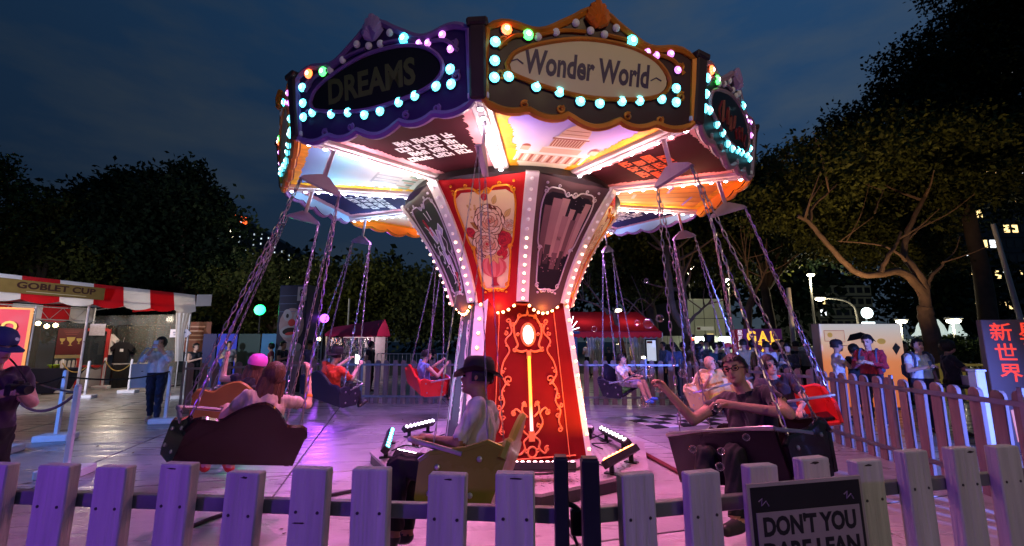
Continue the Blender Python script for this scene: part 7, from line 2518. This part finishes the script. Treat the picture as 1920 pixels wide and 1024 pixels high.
    wr = (.005 * np.sin(co[:, 2] * 46 + 9 * np.sin(co[:, 0] * 21)) + .006 * np.sin(co[:, 2] * 23 + 14 * co[:, 0] + 5 * np.sin(co[:, 1] * 17))) * ((mi == 1) | (mi == 2))
    co2 = co + nrm * (off + wr)[:, None]
    me.vertices.foreach_set('co', co2.astype(np.float32).ravel())
    me.materials.clear()
    for m_ in (SKINS[skin], top or SKINS[skin], bottom or SKINS[skin], shoe or SHOE): me.materials.append(m_)
    fm = []
    for p in me.polygons:
        ids = [mi[v] for v in p.vertices]
        fm.append(max(set(ids), key=ids.count))
    me.polygons.foreach_set('material_index', fm)
    me.polygons.foreach_set('use_smooth', [True] * len(me.polygons))
    me.name = 'body'
    if fingers:         # five fingers on each hand, rooted in the palm
        fb = MB()
        for k, s in (('L', 1), ('R', -1)):
            w, d = J['wr' + k], (J['wr' + k] - J['el' + k]).normalized()
            side = d.cross(Vector((0, 0, 1)));
            side = side.normalized() if side.length > .2 else Vector((1, 0, 0))
            pal = side.cross(d).normalized()
            for q in range(4):
                ln = (.066, .076, .071, .056)[q]
                o_ = w + d * .085 + side * ((q - 1.5) * .017)
                p1 = o_ + d * ln * .45 - pal * .008; p2 = p1 + d * ln * .25 - pal * ln * .35; p3 = p2 - pal * ln * .32 - d * .006
                fb.tube([o_ - d * .02, p1, p2, p3], [.0095, .009, .0085, .007], 6)
            th = w + d * .035 + side * -.030 * s
            fb.tube([th, th + d * .035 - side * .018 * s - pal * .012, th + d * .06 - side * .010 * s - pal * .035], [.012, .011, .008], 6)
        bm_f = fb
        vs = [v.co.copy() for v in me.vertices]; fs = [tuple(p.vertices) for p in me.polygons]
        n0 = len(vs)
        me2 = bpy.data.meshes.new('body')
        me2.from_pydata([tuple(v) for v in vs] + bm_f.v, [], fs + [tuple(i + n0 for i in q) for q in bm_f.f])
        for m_ in me.materials: me2.materials.append(m_)
        me2.polygons.foreach_set('material_index', fm + [0] * len(bm_f.f)); me2.polygons.foreach_set('use_smooth', [True] * len(me2.polygons))
        bpy.data.meshes.remove(me); me = me2
    link(bpy.data.objects.new('body', me), root)
    hm = hairm or HAIRB
    # hair as a thick lumpy shell grown from the scalp
    if hair != 'none':
        hb = MB()
        nu, nv = 20, 14
        def hv(i, j):
            a = 2 * PI * i / nu; t = -PI / 2 + PI * j / nv
            d = Vector((math.cos(t) * math.sin(a), -math.cos(t) * math.cos(a), math.sin(t)))
            bump = 1.10 + .05 * math.sin(a * 7 + j) * math.cos(t) + .03 * math.sin(j * 3.1 + a * 3)
            if hair in ('long', 'bob'): bump += .06
            return Vector((d.x * .084 * bump, .014 + d.y * .103 * bump, .022 + d.z * .106 * bump)), d
        low = {'short': -.35, 'long': -.75, 'bob': -.85, 'bun': -.4}[hair]
        idx = {}
        vs, fs = [], []
        for j in range(nv + 1):
            for i in range(nu): vs.append(hc + HM @ hv(i, j)[0])
        for j in range(nv):
            for i in range(nu):
                dm = (hv(i, j)[1] + hv(i + 1, j + 1)[1]) / 2
                front = -dm.y
                lim = low if front < .15 else (low + (.42 - low) * min(1, (front - .15) / .35))
                if hair in ('bob', 'long') and abs(dm.x) > .62: lim = low
                if dm.z > lim:
                    fs.append((j * nu + i, j * nu + (i + 1) % nu, (j + 1) * nu + (i + 1) % nu, (j + 1) * nu + i))
        hb.add(vs, fs)
        if hair == 'long':
            for s in (-1, -.5, 0, .5, 1):
                hb.tube([hc + HM @ Vector((s * .075, .055 - .02 * abs(s), -.02)), hc + HM @ Vector((s * .085, .075 - .03 * abs(s), -.12)), hc + HM @ Vector((s * .085, .085, -.24)), hc + HM @ Vector((s * .07, .085, -.34))], [.045, .048, .042, .015], 8)
        if hair == 'bun': hb.ball(hc + HM @ Vector((0, .10, .07)), .05, 10, 8)
        hb.build('hair', hm, root, True)
    if hat:
        h = MB()
        hmM = hatm or HAIRB
        if hat in ('cap', 'cap_back', 'hat', 'bucket'):
            for j in range(1):
                pr_ = [(.101, .0), (.104, .03), (.099, .062), (.078, .095), (.045, .112), (.004, .118)]
                if hat in ('hat',): pr_ = [(.104, .0), (.102, .05), (.096, .09), (.080, .115), (.03, .118), (.004, .112)]
                h.lathe([(r_, z_) for r_, z_ in pr_], 18, hc + HM @ Vector((0, .012, .035)), HM @ Matrix.Diagonal((.93, 1.12, 1)))
            if hat in ('cap', 'cap_back'):
                s = 1 if hat == 'cap' else -1
                pts = [(-.085, -.06 * s), (-.075, -.155 * s), (-.04, -.20 * s), (.04, -.20 * s), (.075, -.155 * s), (.085, -.06 * s)]
                v0 = [hc + HM @ Vector((x, y + .012, .045 - abs(y) * .18 - 2.2 * x * x)) for x, y in pts]
                v1 = [v + HM @ Vector((0, 0, .008)) for v in v0]
                h.add(v0 + v1, [tuple(range(5, -1, -1)), tuple(range(6, 12))] + [(i, (i + 1) % 6, 6 + (i + 1) % 6, 6 + i) for i in range(6)])
                h.ball(hc + HM @ Vector((0, .012, .152)), .009, 8, 5)
            else:
                br = .165 if hat == 'hat' else .15
                rows = []
                for q in range(24):
                    a = 2 * PI * q / 24
                    for rr, dz in ((.095, .045), (br, .045 - .035 * abs(math.cos(a)) + .03 * abs(math.sin(a)))):
                        rows.append(hc + HM @ Vector((rr * math.sin(a), .012 - rr * 1.08 * math.cos(a), dz)))
                for q in range(24):
                    rows.append(rows[q * 2] - HM @ Vector((0, 0, .008))); rows.append(rows[q * 2 + 1] - HM @ Vector((0, 0, .008)))
                fs = []
                for q in range(24):
                    a, b_ = q * 2, ((q + 1) % 24) * 2
                    fs.append((a, a + 1, b_ + 1, b_)); fs.append((48 + a, 48 + b_, 48 + b_ + 1, 48 + a + 1)); fs.append((a + 1, 48 + a + 1, 48 + b_ + 1, b_ + 1))
                h.add(rows, fs)
            h.build({'cap': 'cap', 'cap_back': 'cap', 'hat': 'hat', 'bucket': 'hat'}[hat], hmM, root, True)
        elif hat == 'helmet':
            pr_ = [(.118, -.02), (.124, .02), (.116, .065), (.090, .105), (.05, .128), (.004, .134)]
            h.lathe(pr_, 20, hc + HM @ Vector((0, .012, .03)), HM @ Matrix.Diagonal((.95, 1.12, 1)))
            h.build('helmet', hmM, root, True)
    if detail:
        for s in (-1, 1):
            MB().ball(hc + HM @ Vector((s * .033, -.083, .012)), (.013, .010, .008), 8, 6).build('eye', EYE, root, True)
            MB().box(hc + HM @ Vector((s * .034, -.089, .034)), (.036, .008, .007), HM).build('eyebrow', hm, root)
        f = MB(); f.ball(hc + HM @ Vector((0, -.096, -.056)), (.024, .008, .007), 8, 5); f.build('mouth', LIP, root, True)
    if glasses:
        f = MB()
        for s in (-1, 1):
            f.tube([hc + HM @ Vector((s * .035 + .026 * math.cos(t), -.103, .010 + .018 * math.sin(t))) for t in [2 * PI * q / 12 for q in range(12)]], .003, 5, closed=True)
            f.tube([hc + HM @ Vector((s * .062, -.10, .014)), hc + HM @ Vector((s * .088, .01, .014))], .003, 5)
        f.tube([hc + HM @ Vector((-.01, -.105, .014)), hc + HM @ Vector((.01, -.105, .014))], .004, 5)
        f.build('glasses', mat('glasses_black', (.01, .01, .01), .2, var=0), root)
    return root


def stand(label, px, d, h, face, arms=('down', 'down'), **kw):
    """face: direction looked at, degrees from the camera (0 = towards the camera, 90 = to the right in the picture)"""
    q = dp(px, 700, d)
    J = standing()
    for k, s, a in (('L', 1, arms[0]), ('R', -1, arms[1])):
        e_, w_ = ARMS[a]
        J['el' + k] = (s * e_[0], e_[1], e_[2]); J['wr' + k] = (s * w_[0], w_[1], w_[2])
    if kw.pop('stride', False):
        J['knL'] = (.09, -.10, .49); J['anL'] = (.09, -.10, .08); J['toeL'] = (.10, -.26, .035)
        J['knR'] = (-.09, .04, .49); J['anR'] = (-.09, .18, .10); J['toeR'] = (-.10, .04, .035)
    return person(label, (q.x, d, 0), R(face), J, scale=h / 1.70, **kw), J


def held(name, label, cat, root, pt, build_fn):
    """something held in a hand: a thing of its own at the hand's place"""
    sc_ = root.scale[0]
    M = Matrix.LocRotScale(root.location, root.rotation_euler, root.scale)
    w = M @ Vector(pt)
    t = thing(name, label, cat, w, root.rotation_euler.z)
    t.rotation_euler = root.rotation_euler
    build_fn(t)
    return t


PH_B, PH_S = mat('phone_black', (.012, .012, .014), .2, var=0), mat('phone_screen', (.3, .3, .4), .2, emit=2.0, ecol=(.75, .85, 1), var=0, sample=False)
def phone_fn(lit=True, back=(.6, .6, .62)):
    def fn(t):
        b = MB(); b.box((0, 0, 0), (.075, .009, .15), Matrix.Rotation(R(-18), 3, 'X'), .003); b.build('case', mat('phone_' + str(int(back[0] * 100)), back, .3, var=0), t)
        b = MB(); b.box((0, .0065, 0), (.066, .002, .136), Matrix.Rotation(R(-18), 3, 'X')); b.build('screen', PH_S if lit else PH_B, t)
    return fn


# ---- riders
def rider(i, label, J, xo=0.0, **kw):
    t = SW[i]
    M = Matrix.LocRotScale(t.location, t.rotation_euler, None) @ Matrix.Translation((xo, 0, .0))
    sc_ = kw.pop('scale', 1.0) * .93
    return person(label, (0, 0, 0), 0, J, matrix=M, scale=sc_, **kw)


VN = .0125
J = sitting(); J['elR'] = (-.43, .06, .55); J['wrR'] = (-.40, -.08, .84); J['elL'] = (.27, .0, .36); J['wrL'] = (.20, -.22, .40)
rw = rider(9, 'woman in a pale t-shirt seen from behind, raising one arm to the swing chain', J, -.12, skin='b', top=cloth('cream', (.50, .42, .34)), bottom=cloth('denim', (.04, .05, .11)), sleeve=.6, hair='long', hairm=HAIRBR, voxel=VN, fingers=True, detail=True, female=True, leg=.35, shoe=mat('shoe_red', (.6, .05, .03), .5))
b = MB(); wv = (Vector(J['wrR']) - Vector(J['elR'])).normalized(); M_ = wv.to_track_quat('Z', 'Y').to_matrix()
b.lathe([(.040, -.014), (.043, 0), (.040, .014)], 14, Vector(J['elR']).lerp(Vector(J['wrR']), .28), M_)
b.build('wristband', mat('band_orange', (.85, .30, .03), .5, var=0), rw, True)
J = sitting(); J['wrL'] = (.20, -.20, .62); J['elL'] = (.27, -.02, .40); J['wrR'] = (-.42, -.05, .70); J['elR'] = (-.36, .05, .45)
J = sitting(); J['elL'] = (.36, .06, .52); J['wrL'] = (.42, -.02, .78)
rider(8, 'rider in a bright pink helmet and dark vest, seen from behind', J, -.02, skin='b', top=cloth('vest_dark', (.02, .018, .03)), bottom=cloth('dark_blue', (.02, .025, .05)), sleeve=.3, hair='long', hairm=HAIRBR, hat='helmet', hatm=mat('helmet_pink', (.95, .12, .62), .35, var=.04), voxel=.015, scale=.98, detail=True, leg=.9)
J = sitting(); J['wrL'] = (.16, -.36, .62); J['elL'] = (.26, -.10, .40); J['wrR'] = (-.14, -.36, .60); J['elR'] = (-.25, -.10, .40); J['anL'] = (.11, -.66, -.08); J['anR'] = (-.11, -.60, -.16); J['toeL'] = (.12, -.80, -.02); J['toeR'] = (-.12, -.75, -.12)
ro = rider(7, 'man in an orange top and black hat filming with a bright phone', J, .0, skin='b', top=cloth('orange_red', (.75, .06, .02)), bottom=cloth('black', (.012, .012, .016)), sleeve=.9, hair='short', hat='hat', hatm=mat('hat_black', (.015, .012, .015), .7), voxel=.015, detail=True, fingers=True, scale=1.06)
def tab_fn(t):
    b = MB(); b.box((0, 0, 0), (.12, .010, .19), Matrix.Rotation(R(-12), 3, 'X'), .003); b.build('case', PH_B, t)
    b = MB(); b.box((0, .0075, 0), (.108, .003, .17), Matrix.Rotation(R(-12), 3, 'X')); b.build('screen', mat('screen_bright', (.8, .8, .8), .3, emit=4.5, ecol=(.95, 1, .95), var=0, sample=False), t)
held('phone', 'phone with a glaring white screen in the hands of the rider in orange', 'phone', ro, (.01, -.47, .66), tab_fn)
J = sitting(); J['wrL'] = (.14, -.34, .60); J['elL'] = (.25, -.12, .38); J['wrR'] = (-.14, -.34, .58); J['elR'] = (-.25, -.12, .36)
rider(6, 'rider in a light blue sleeveless top on the red seat at the back left', J, .0, skin='b', top=cloth('sky_blue', (.16, .25, .55)), bottom=cloth('black', (.012, .012, .016)), sleeve=.1, hair='short', voxel=.016, detail=True, scale=1.0)
J = sitting(); J['wrL'] = (.10, -.30, .34); J['elL'] = (.22, -.06, .34); J['wrR'] = (-.10, -.30, .34); J['elR'] = (-.22, -.06, .34)
rider(4, 'small boy in a white t-shirt and patterned shorts on a swing seat', J, .10, skin='b', top=cloth('white', (.72, .70, .72)), bottom=cloth('pattern_violet', (.30, .28, .45)), sleeve=.6, leg=.46, hair='short', voxel=.015, detail=True, scale=.86, shoe=mat('shoe_blue', (.05, .15, .6), .5))
J = sitting(); J['wrL'] = (.34, -.18, .75); J['elL'] = (.34, .0, .48); J['wrR'] = (-.3, -.22, .60); J['elR'] = (-.30, -.02, .42)
rider(3, 'child with light brown hair in an ochre top on the cream swing seat', J, -.05, skin='b', top=cloth('ochre', (.50, .32, .10)), bottom=cloth('lime', (.35, .45, .05)), sleeve=.9, hair='bob', hairm=HAIRL, voxel=.015, detail=True, scale=.90)
J = sitting(); J['wrL'] = (.13, -.34, .30); J['elL'] = (.25, -.05, .34); J['wrR'] = (-.14, -.32, .30); J['elR'] = (-.25, -.05, .34)
rider(2, 'woman with a dark fringe in a black t-shirt riding the red seat', J, -.06, skin='b', top=cloth('black_tee', (.018, .012, .02)), bottom=cloth('denim_dark', (.03, .03, .06)), sleeve=.75, hair='bob', voxel=VN, detail=True, fingers=True, female=True, leg=.9, scale=1.0, yaw=R(14), shoe=mat('shoe_pale', (.5, .42, .42), .5))
J = sitting(); J['elL'] = (.36, -.02, .42); J['wrL'] = (.10, -.24, .52); J['elR'] = (-.32, -.16, .44); J['wrR'] = (-.36, -.34, .68)
rider(1, 'man with glasses and dark t-shirt on the black seat, arms lifted', J, .04, skin='a', top=cloth('black_tee', (.018, .012, .02)), bottom=cloth('black', (.012, .012, .016)), sleeve=.55, hair='short', voxel=VN, detail=True, fingers=True, glasses=True, scale=1.06, bulk=1.05, yaw=R(16), leg=.95)
J = sitting(); J['wrL'] = (.10, -.20, .36); J['elL'] = (.25, .02, .34); J['wrR'] = (-.12, -.20, .36); J['elR'] = (-.25, .02, .34); J['anL'] = (.11, -.36, -.20); J['anR'] = (-.11, -.34, -.22); J['toeL'] = (.12, -.50, -.24); J['toeR'] = (-.12, -.48, -.26)
rider(0, 'rider in a dark hat and pale lilac shirt passing before the red tower', J, -.05, skin='c', top=cloth('lilac', (.50, .46, .52)), bottom=cloth('black', (.012, .012, .016)), sleeve=.95, hair='short', hat='hat', hatm=mat('hat_black', (.015, .012, .015), .7), voxel=VN, detail=True, fingers=True, scale=1.05)

# ---- people on the left
WHT = cloth('white_blouse', (.74, .74, .78))
r_, J = stand('photographer in a dark blue cap and dark t-shirt bending over his camera', -16, 3.25, 1.66, 80, ('chest', 'chest'), skin='b', top=cloth('navy_tee', (.03, .015, .04)), bottom=cloth('black', (.012, .012, .016)), sleeve=.6, hair='short', hat='cap', hatm=mat('cap_navy', (.03, .04, .16), .7, var=.1), voxel=.011, detail=True, fingers=True, pitch=R(14))
b = MB(); b.lathe([(.012, 0), (.014, .003), (.006, .004)], 10, Vector(J['head']) + Matrix.Rotation(R(14), 3, 'X') @ Vector((.03, -.10, .085)), Matrix.Rotation(R(70), 3, 'X')); b.build('cap_badge', WHITEP, r_)
def cam_fn(t):
    b = MB(); b.box((0, 0, 0), (.13, .05, .085), None, .010); b.box((0, .0, .05), (.05, .045, .03), None, .008); b.build('camera_body', mat('camera_black', (.015, .015, .017), .35), t)
    b = MB(); b.lathe([(.030, 0), (.034, .02), (.034, .07), (.030, .085), (.02, .082)], 18, (0, -.02, 0), Matrix.Rotation(PI / 2, 3, 'X')); b.build('lens', mat('camera_black', (.015, .015, .017), .35), t, True)
    b = MB(); b.tube(smooth_path([(.065, .01, .03), (.09, .12, .10), (.07, .25, .22), (.0, .34, .27)], 6), .006, 5); b.build('strap', mat('strap_black', (.02, .02, .02), .7), t)
held('camera', 'black camera with a short lens in the hands of the photographer', 'camera', r_, (.0, -.27, 1.27), cam_fn)
r_, J = stand('person in a white blouse and wide dark trousers filming with a phone', 296, 9.0, 1.66, 24, ('phoneup', 'phoneup'), skin='b', top=WHT, bottom=cloth('navy_wide', (.015, .02, .05)), sleeve=1.5, hair='bob', voxel=.014, detail=True, fingers=True, female=True, stride=True, shoe=SKINS['b'])
held('phone', 'white phone held up by the person in the white blouse', 'phone', r_, (.0, -.36, 1.56), phone_fn(True, (.8, .8, .85)))
def bag_fn(t):
    b = MB(); b.prism([(-.19, -.26), (.19, -.26), (.21, .20), (-.21, .20)], ((0, 0, 0), (1, 0, 0), (0, 0, 1), (0, -1, 0)), .08); b.build('bag_body', mat('tote_white', (.72, .76, .80), .8, bump=.3, bscale=12), t)
    b = MB()
    for y in (-.03, .03): b.tube(smooth_path([(-.12, y, .20), (-.06, y, .42), (.02, y, .52), (.08, y, .42), (.13, y, .20)], 5), .010, 5)
    b.build('strap', mat('tote_white', (.72, .76, .80), .8), t)
    b = MB(); b.box((-.02, -.043, .06), (.03, .003, .015)); b.build('print', BLACK, t)
held('tote_bag', 'white tote bag hanging from the shoulder of the filming person', 'bag', r_, (-.25, .08, .95), bag_fn)
SM = dict(voxel=.018)
crowd = [
    ('person in a black top with a hair bun, behind the white queue post', 362, 13.0, 1.60, 70, ('down', 'phone'), dict(skin='b', top=cloth('black_top', (.018, .018, .025)), bottom=cloth('black', (.012, .012, .016)), sleeve=.1, hair='bun', female=True)),
    ('staff member in black leaning at the tinsel stall, looking right', 693, 14.2, 1.66, 75, ('down', 'down'), dict(skin='b', top=cloth('black_tee', (.018, .012, .02)), bottom=cloth('black', (.012, .012, .016)), hair='bob')),
    ('person in black with pale straps standing at the metal barrier', 804, 14.5, 1.66, 10, ('phone', 'phone'), dict(skin='b', top=cloth('black_tee', (.018, .012, .02)), bottom=cloth('grey_dark', (.05, .05, .06)), hair='short')),
    ('dark figure before the clown column, facing right', 527, 13.4, 1.66, 80, ('down', 'phone'), dict(skin='a', top=cloth('black_top', (.018, .018, .025)), bottom=cloth('black', (.012, .012, .016)), hair='short')),
    ('dark figure by the truss with a cap, half hidden by the orange rider', 577, 13.8, 1.68, 60, ('down', 'down'), dict(skin='a', top=cloth('violet_print', (.16, .13, .30)), bottom=cloth('black', (.012, .012, .016)), hair='short', hat='cap', hatm=mat('hat_black', (.015, .012, .015), .7))),
    ('person in a white shirt standing under the red tent', 1104, 19.5, 1.66, -30, ('down', 'phone'), dict(skin='b', top=cloth('white', (.72, .70, .72)), bottom=cloth('black', (.012, .012, .016)), hair='short')),
    ('dark haired person sitting at the red tent, left one', 1143, 18.0, 1.42, 180, ('down', 'down'), dict(skin='a', top=cloth('black_top', (.018, .018, .025)), bottom=cloth('black', (.012, .012, .016)), hair='short')),
    ('dark haired person sitting at the red tent, next to the menu board', 1167, 18.0, 1.38, 180, ('down', 'down'), dict(skin='a', top=cloth('black_top', (.018, .018, .025)), bottom=cloth('black', (.012, .012, .016)), hair='bob')),
    ('person in cream walking at the back of the red tent', 1187, 21.0, 1.66, 60, ('down', 'down'), dict(skin='b', top=cloth('cream', (.50, .42, .34)), bottom=cloth('grey_dark', (.05, .05, .06)), hair='short')),
    ('person in a dark blue jacket seen from behind at the crowd left end', 1265, 12.3, 1.64, 165, ('down', 'down'), dict(skin='a', top=cloth('jacket_blue', (.06, .07, .14)), bottom=cloth('black', (.012, .012, .016)), sleeve=1.8, hair='short')),
    ('person in a brown shirt beside the dark blue jacket', 1283, 12.6, 1.64, 190, ('phone', 'phone'), dict(skin='a', top=cloth('brown', (.16, .09, .06)), bottom=cloth('black', (.012, .012, .016)), hair='short')),
    ('long haired woman in black looking up to the right', 1313, 11.8, 1.60, 70, ('down', 'phone'), dict(skin='b', top=cloth('black_top', (.018, .018, .025)), bottom=cloth('black', (.012, .012, .016)), hair='long', female=True, pitch=R(-12), detail=True)),
    ('woman with dark bobbed hair in a dark top facing the ride', 1345, 11.6, 1.62, 10, ('down', 'down'), dict(skin='b', top=cloth('dark_teal', (.02, .05, .06)), bottom=cloth('black', (.012, .012, .016)), hair='bob', female=True, detail=True)),
    ('person in a red and white cap looking left', 1369, 11.2, 1.60, -70, ('phone', 'phone'), dict(skin='a', top=cloth('dark_green', (.02, .06, .05)), bottom=cloth('black', (.012, .012, .016)), hair='short', hat='cap', hatm=mat('cap_red_white', (.62, .05, .06), .7, var=.1))),
    ('man in a beige shirt seen from behind in front of the purple sign', 1398, 11.0, 1.72, 170, ('down', 'down'), dict(skin='a', top=cloth('beige', (.32, .25, .15)), bottom=cloth('black', (.012, .012, .016)), hair='short')),
    ('curly haired person beside the beige shirt', 1415, 11.5, 1.70, 150, ('down', 'down'), dict(skin='c', top=cloth('brown', (.16, .09, .06)), bottom=cloth('black', (.012, .012, .016)), hair='bob')),
    ('person in a pale lilac shirt seen from behind at the fence', 1441, 10.6, 1.66, 175, ('down', 'down'), dict(skin='b', top=cloth('lilac', (.50, .46, .52)), bottom=cloth('black', (.012, .012, .016)), hair='short')),
    ('dark haired person behind the lilac shirt', 1458, 11.4, 1.64, 120, ('down', 'down'), dict(skin='a', top=cloth('white', (.72, .70, .72)), bottom=cloth('black', (.012, .012, .016)), hair='bob')),
    ('man in a dark jacket bending over his phone near the pale car', 1482, 10.4, 1.62, -60, ('phone', 'phone'), dict(skin='b', top=cloth('jacket_dark', (.02, .02, .035)), bottom=cloth('black', (.012, .012, .016)), sleeve=1.8, hair='short', pitch=R(20))),
    ('person in black further back by the pale car', 1497, 12.5, 1.66, 200, ('down', 'down'), dict(skin='a', top=cloth('black_top', (.018, .018, .025)), bottom=cloth('black', (.012, .012, .016)), hair='short')),
    ('person in a white printed shirt and dark cap before the comic board', 1573, 8.9, 1.60, 60, ('down', 'forward'), dict(skin='a', top=cloth('white_print', (.62, .60, .64)), bottom=cloth('navy_wide', (.015, .02, .05)), hair='short', hat='cap', hatm=mat('hat_black', (.015, .012, .015), .7), detail=True)),
    ('person in black holding a camera between two visitors at the comic board', 1606, 9.3, 1.60, 190, ('camera', 'camera'), dict(skin='a', top=cloth('black_top', (.018, .018, .025)), bottom=cloth('black', (.012, .012, .016)), sleeve=1.8, hair='bob')),
    ('man in a dark red sweater with a backpack reading his phone', 1634, 8.3, 1.70, -58, ('phone', 'phone'), dict(skin='b', top=cloth('dark_red', (.34, .015, .03)), bottom=cloth('navy_wide', (.015, .02, .05)), sleeve=1.8, hair='short', detail=True, fingers=True, pitch=R(18), voxel=.014)),
    ('person in a pale blue t-shirt with backpack straps and a phone', 1727, 7.9, 1.62, -8, ('down', 'phone'), dict(skin='b', top=cloth('pale_blue', (.55, .62, .70)), bottom=cloth('navy_wide', (.015, .02, .05)), hair='short', detail=True, fingers=True, voxel=.014)),
    ('person in black bending towards the white box at the right', 1783, 7.8, 1.60, 60, ('forward', 'forward'), dict(skin='a', top=cloth('black_top', (.018, .018, .025)), bottom=cloth('black', (.012, .012, .016)), sleeve=.7, hair='bob')),
]
BK, TOPS = cloth('black', (.012, .012, .016)), {'grey': cloth('grey_tee', (.20, .20, .22)), 'maroon': cloth('maroon_tee', (.16, .02, .04)), 'sand': cloth('sand', (.38, .32, .24)), 'blue': cloth('blue_tee', (.08, .13, .30))}
for lab, px, d, h, face, tp, hr in [('person in a grey t-shirt in the second row left of the purple sign', 1327, 13.6, 1.68, 20, 'grey', 'short'), ('person in a blue t-shirt behind the long haired woman in black', 1319, 13.2, 1.7, -20, 'blue', 'short'),
        ('person in a sand coloured top behind the woman with bobbed hair', 1355, 13.0, 1.66, 40, 'sand', 'bob'), ('person in a maroon t-shirt behind the man bending over his phone', 1470, 12.8, 1.7, 10, 'maroon', 'short'),
        ('person in grey at the back beside the pale car', 1518, 12.2, 1.66, -40, 'grey', 'bob'), ('person in a sand coloured shirt next to the brown tree trunk', 1300, 14.0, 1.68, 60, 'sand', 'short'),
        ('person in blue walking past the tree trunk', 1246, 14.2, 1.64, -80, 'blue', 'short'), ('person in maroon standing between comic board and backpack wearer', 1700, 11.5, 1.66, 30, 'maroon', 'short'),
        ('person in grey far behind the white queue posts', 425, 14.6, 1.66, 30, 'grey', 'bob'), ('person in a maroon top before the teal hoarding', 505, 14.2, 1.6, -60, 'maroon', 'bob')]:
    crowd.append((lab, px, d, h, face, ('down', 'phone') if px % 2 else ('down', 'down'), dict(skin='ab'[px % 2], top=TOPS[tp], bottom=BK, hair=hr)))
PR = {}
for lab, px, d, h, face, arms, kw in crowd:
    kw = {**SM, **kw}
    rt, J = stand(lab, px, d, h * (.95 if d > 9 else 1), face, arms, group=None, **kw)
    PR[px] = (rt, J)
held('phone', 'phone with a dim screen held by the man in dark red', 'phone', PR[1634][0], (.0, -.34, 1.24), phone_fn(True, (.1, .1, .1)))
held('phone', 'phone in the hand of the person in pale blue', 'phone', PR[1727][0], (-.05, -.34, 1.24), phone_fn(True, (.05, .05, .05)))
held('phone', 'phone held by the man bending near the pale car', 'phone', PR[1482][0], (.0, -.34, 1.24), phone_fn(True, (.2, .2, .2)))
def pack_fn(t):
    b = MB(); b.box((0, 0, 0), (.30, .16, .44), None, .05); b.build('pack_body', mat('pack_blue', (.06, .08, .14), .7, var=.15), t)
    b = MB(); b.box((0, .10, -.08), (.24, .06, .2), None, .025); b.build('pocket', mat('pack_blue', (.06, .08, .14), .7), t)
    b = MB()
    for s in (-1, 1): b.tube(smooth_path([(s * .11, -.06, .20), (s * .12, -.20, .24), (s * .13, -.28, .10), (s * .13, -.22, -.12), (s * .12, -.08, -.2)], 5), .018, 6)
    b.build('strap', mat('pack_blue', (.06, .08, .14), .7), t)
held('backpack', 'dark blue backpack on the man in dark red', 'backpack', PR[1634][0], (0, .19, 1.20), pack_fn)
held('backpack', 'dark backpack of the person in pale blue', 'backpack', PR[1727][0], (0, .19, 1.20), pack_fn)
def dslr_fn(t):
    b = MB(); b.box((0, 0, 0), (.15, .08, .11), None, .012); b.build('camera_body', mat('camera_black', (.015, .015, .017), .35), t)
    b = MB(); b.lathe([(.035, 0), (.04, .10), (.03, .10)], 14, (0, -.03, 0), Matrix.Rotation(PI / 2, 3, 'X')); b.build('lens', mat('camera_black', (.015, .015, .017), .35), t)
held('camera', 'black camera held by the person in black at the comic board', 'camera', PR[1606][0], (0, -.40, 1.32), dslr_fn)
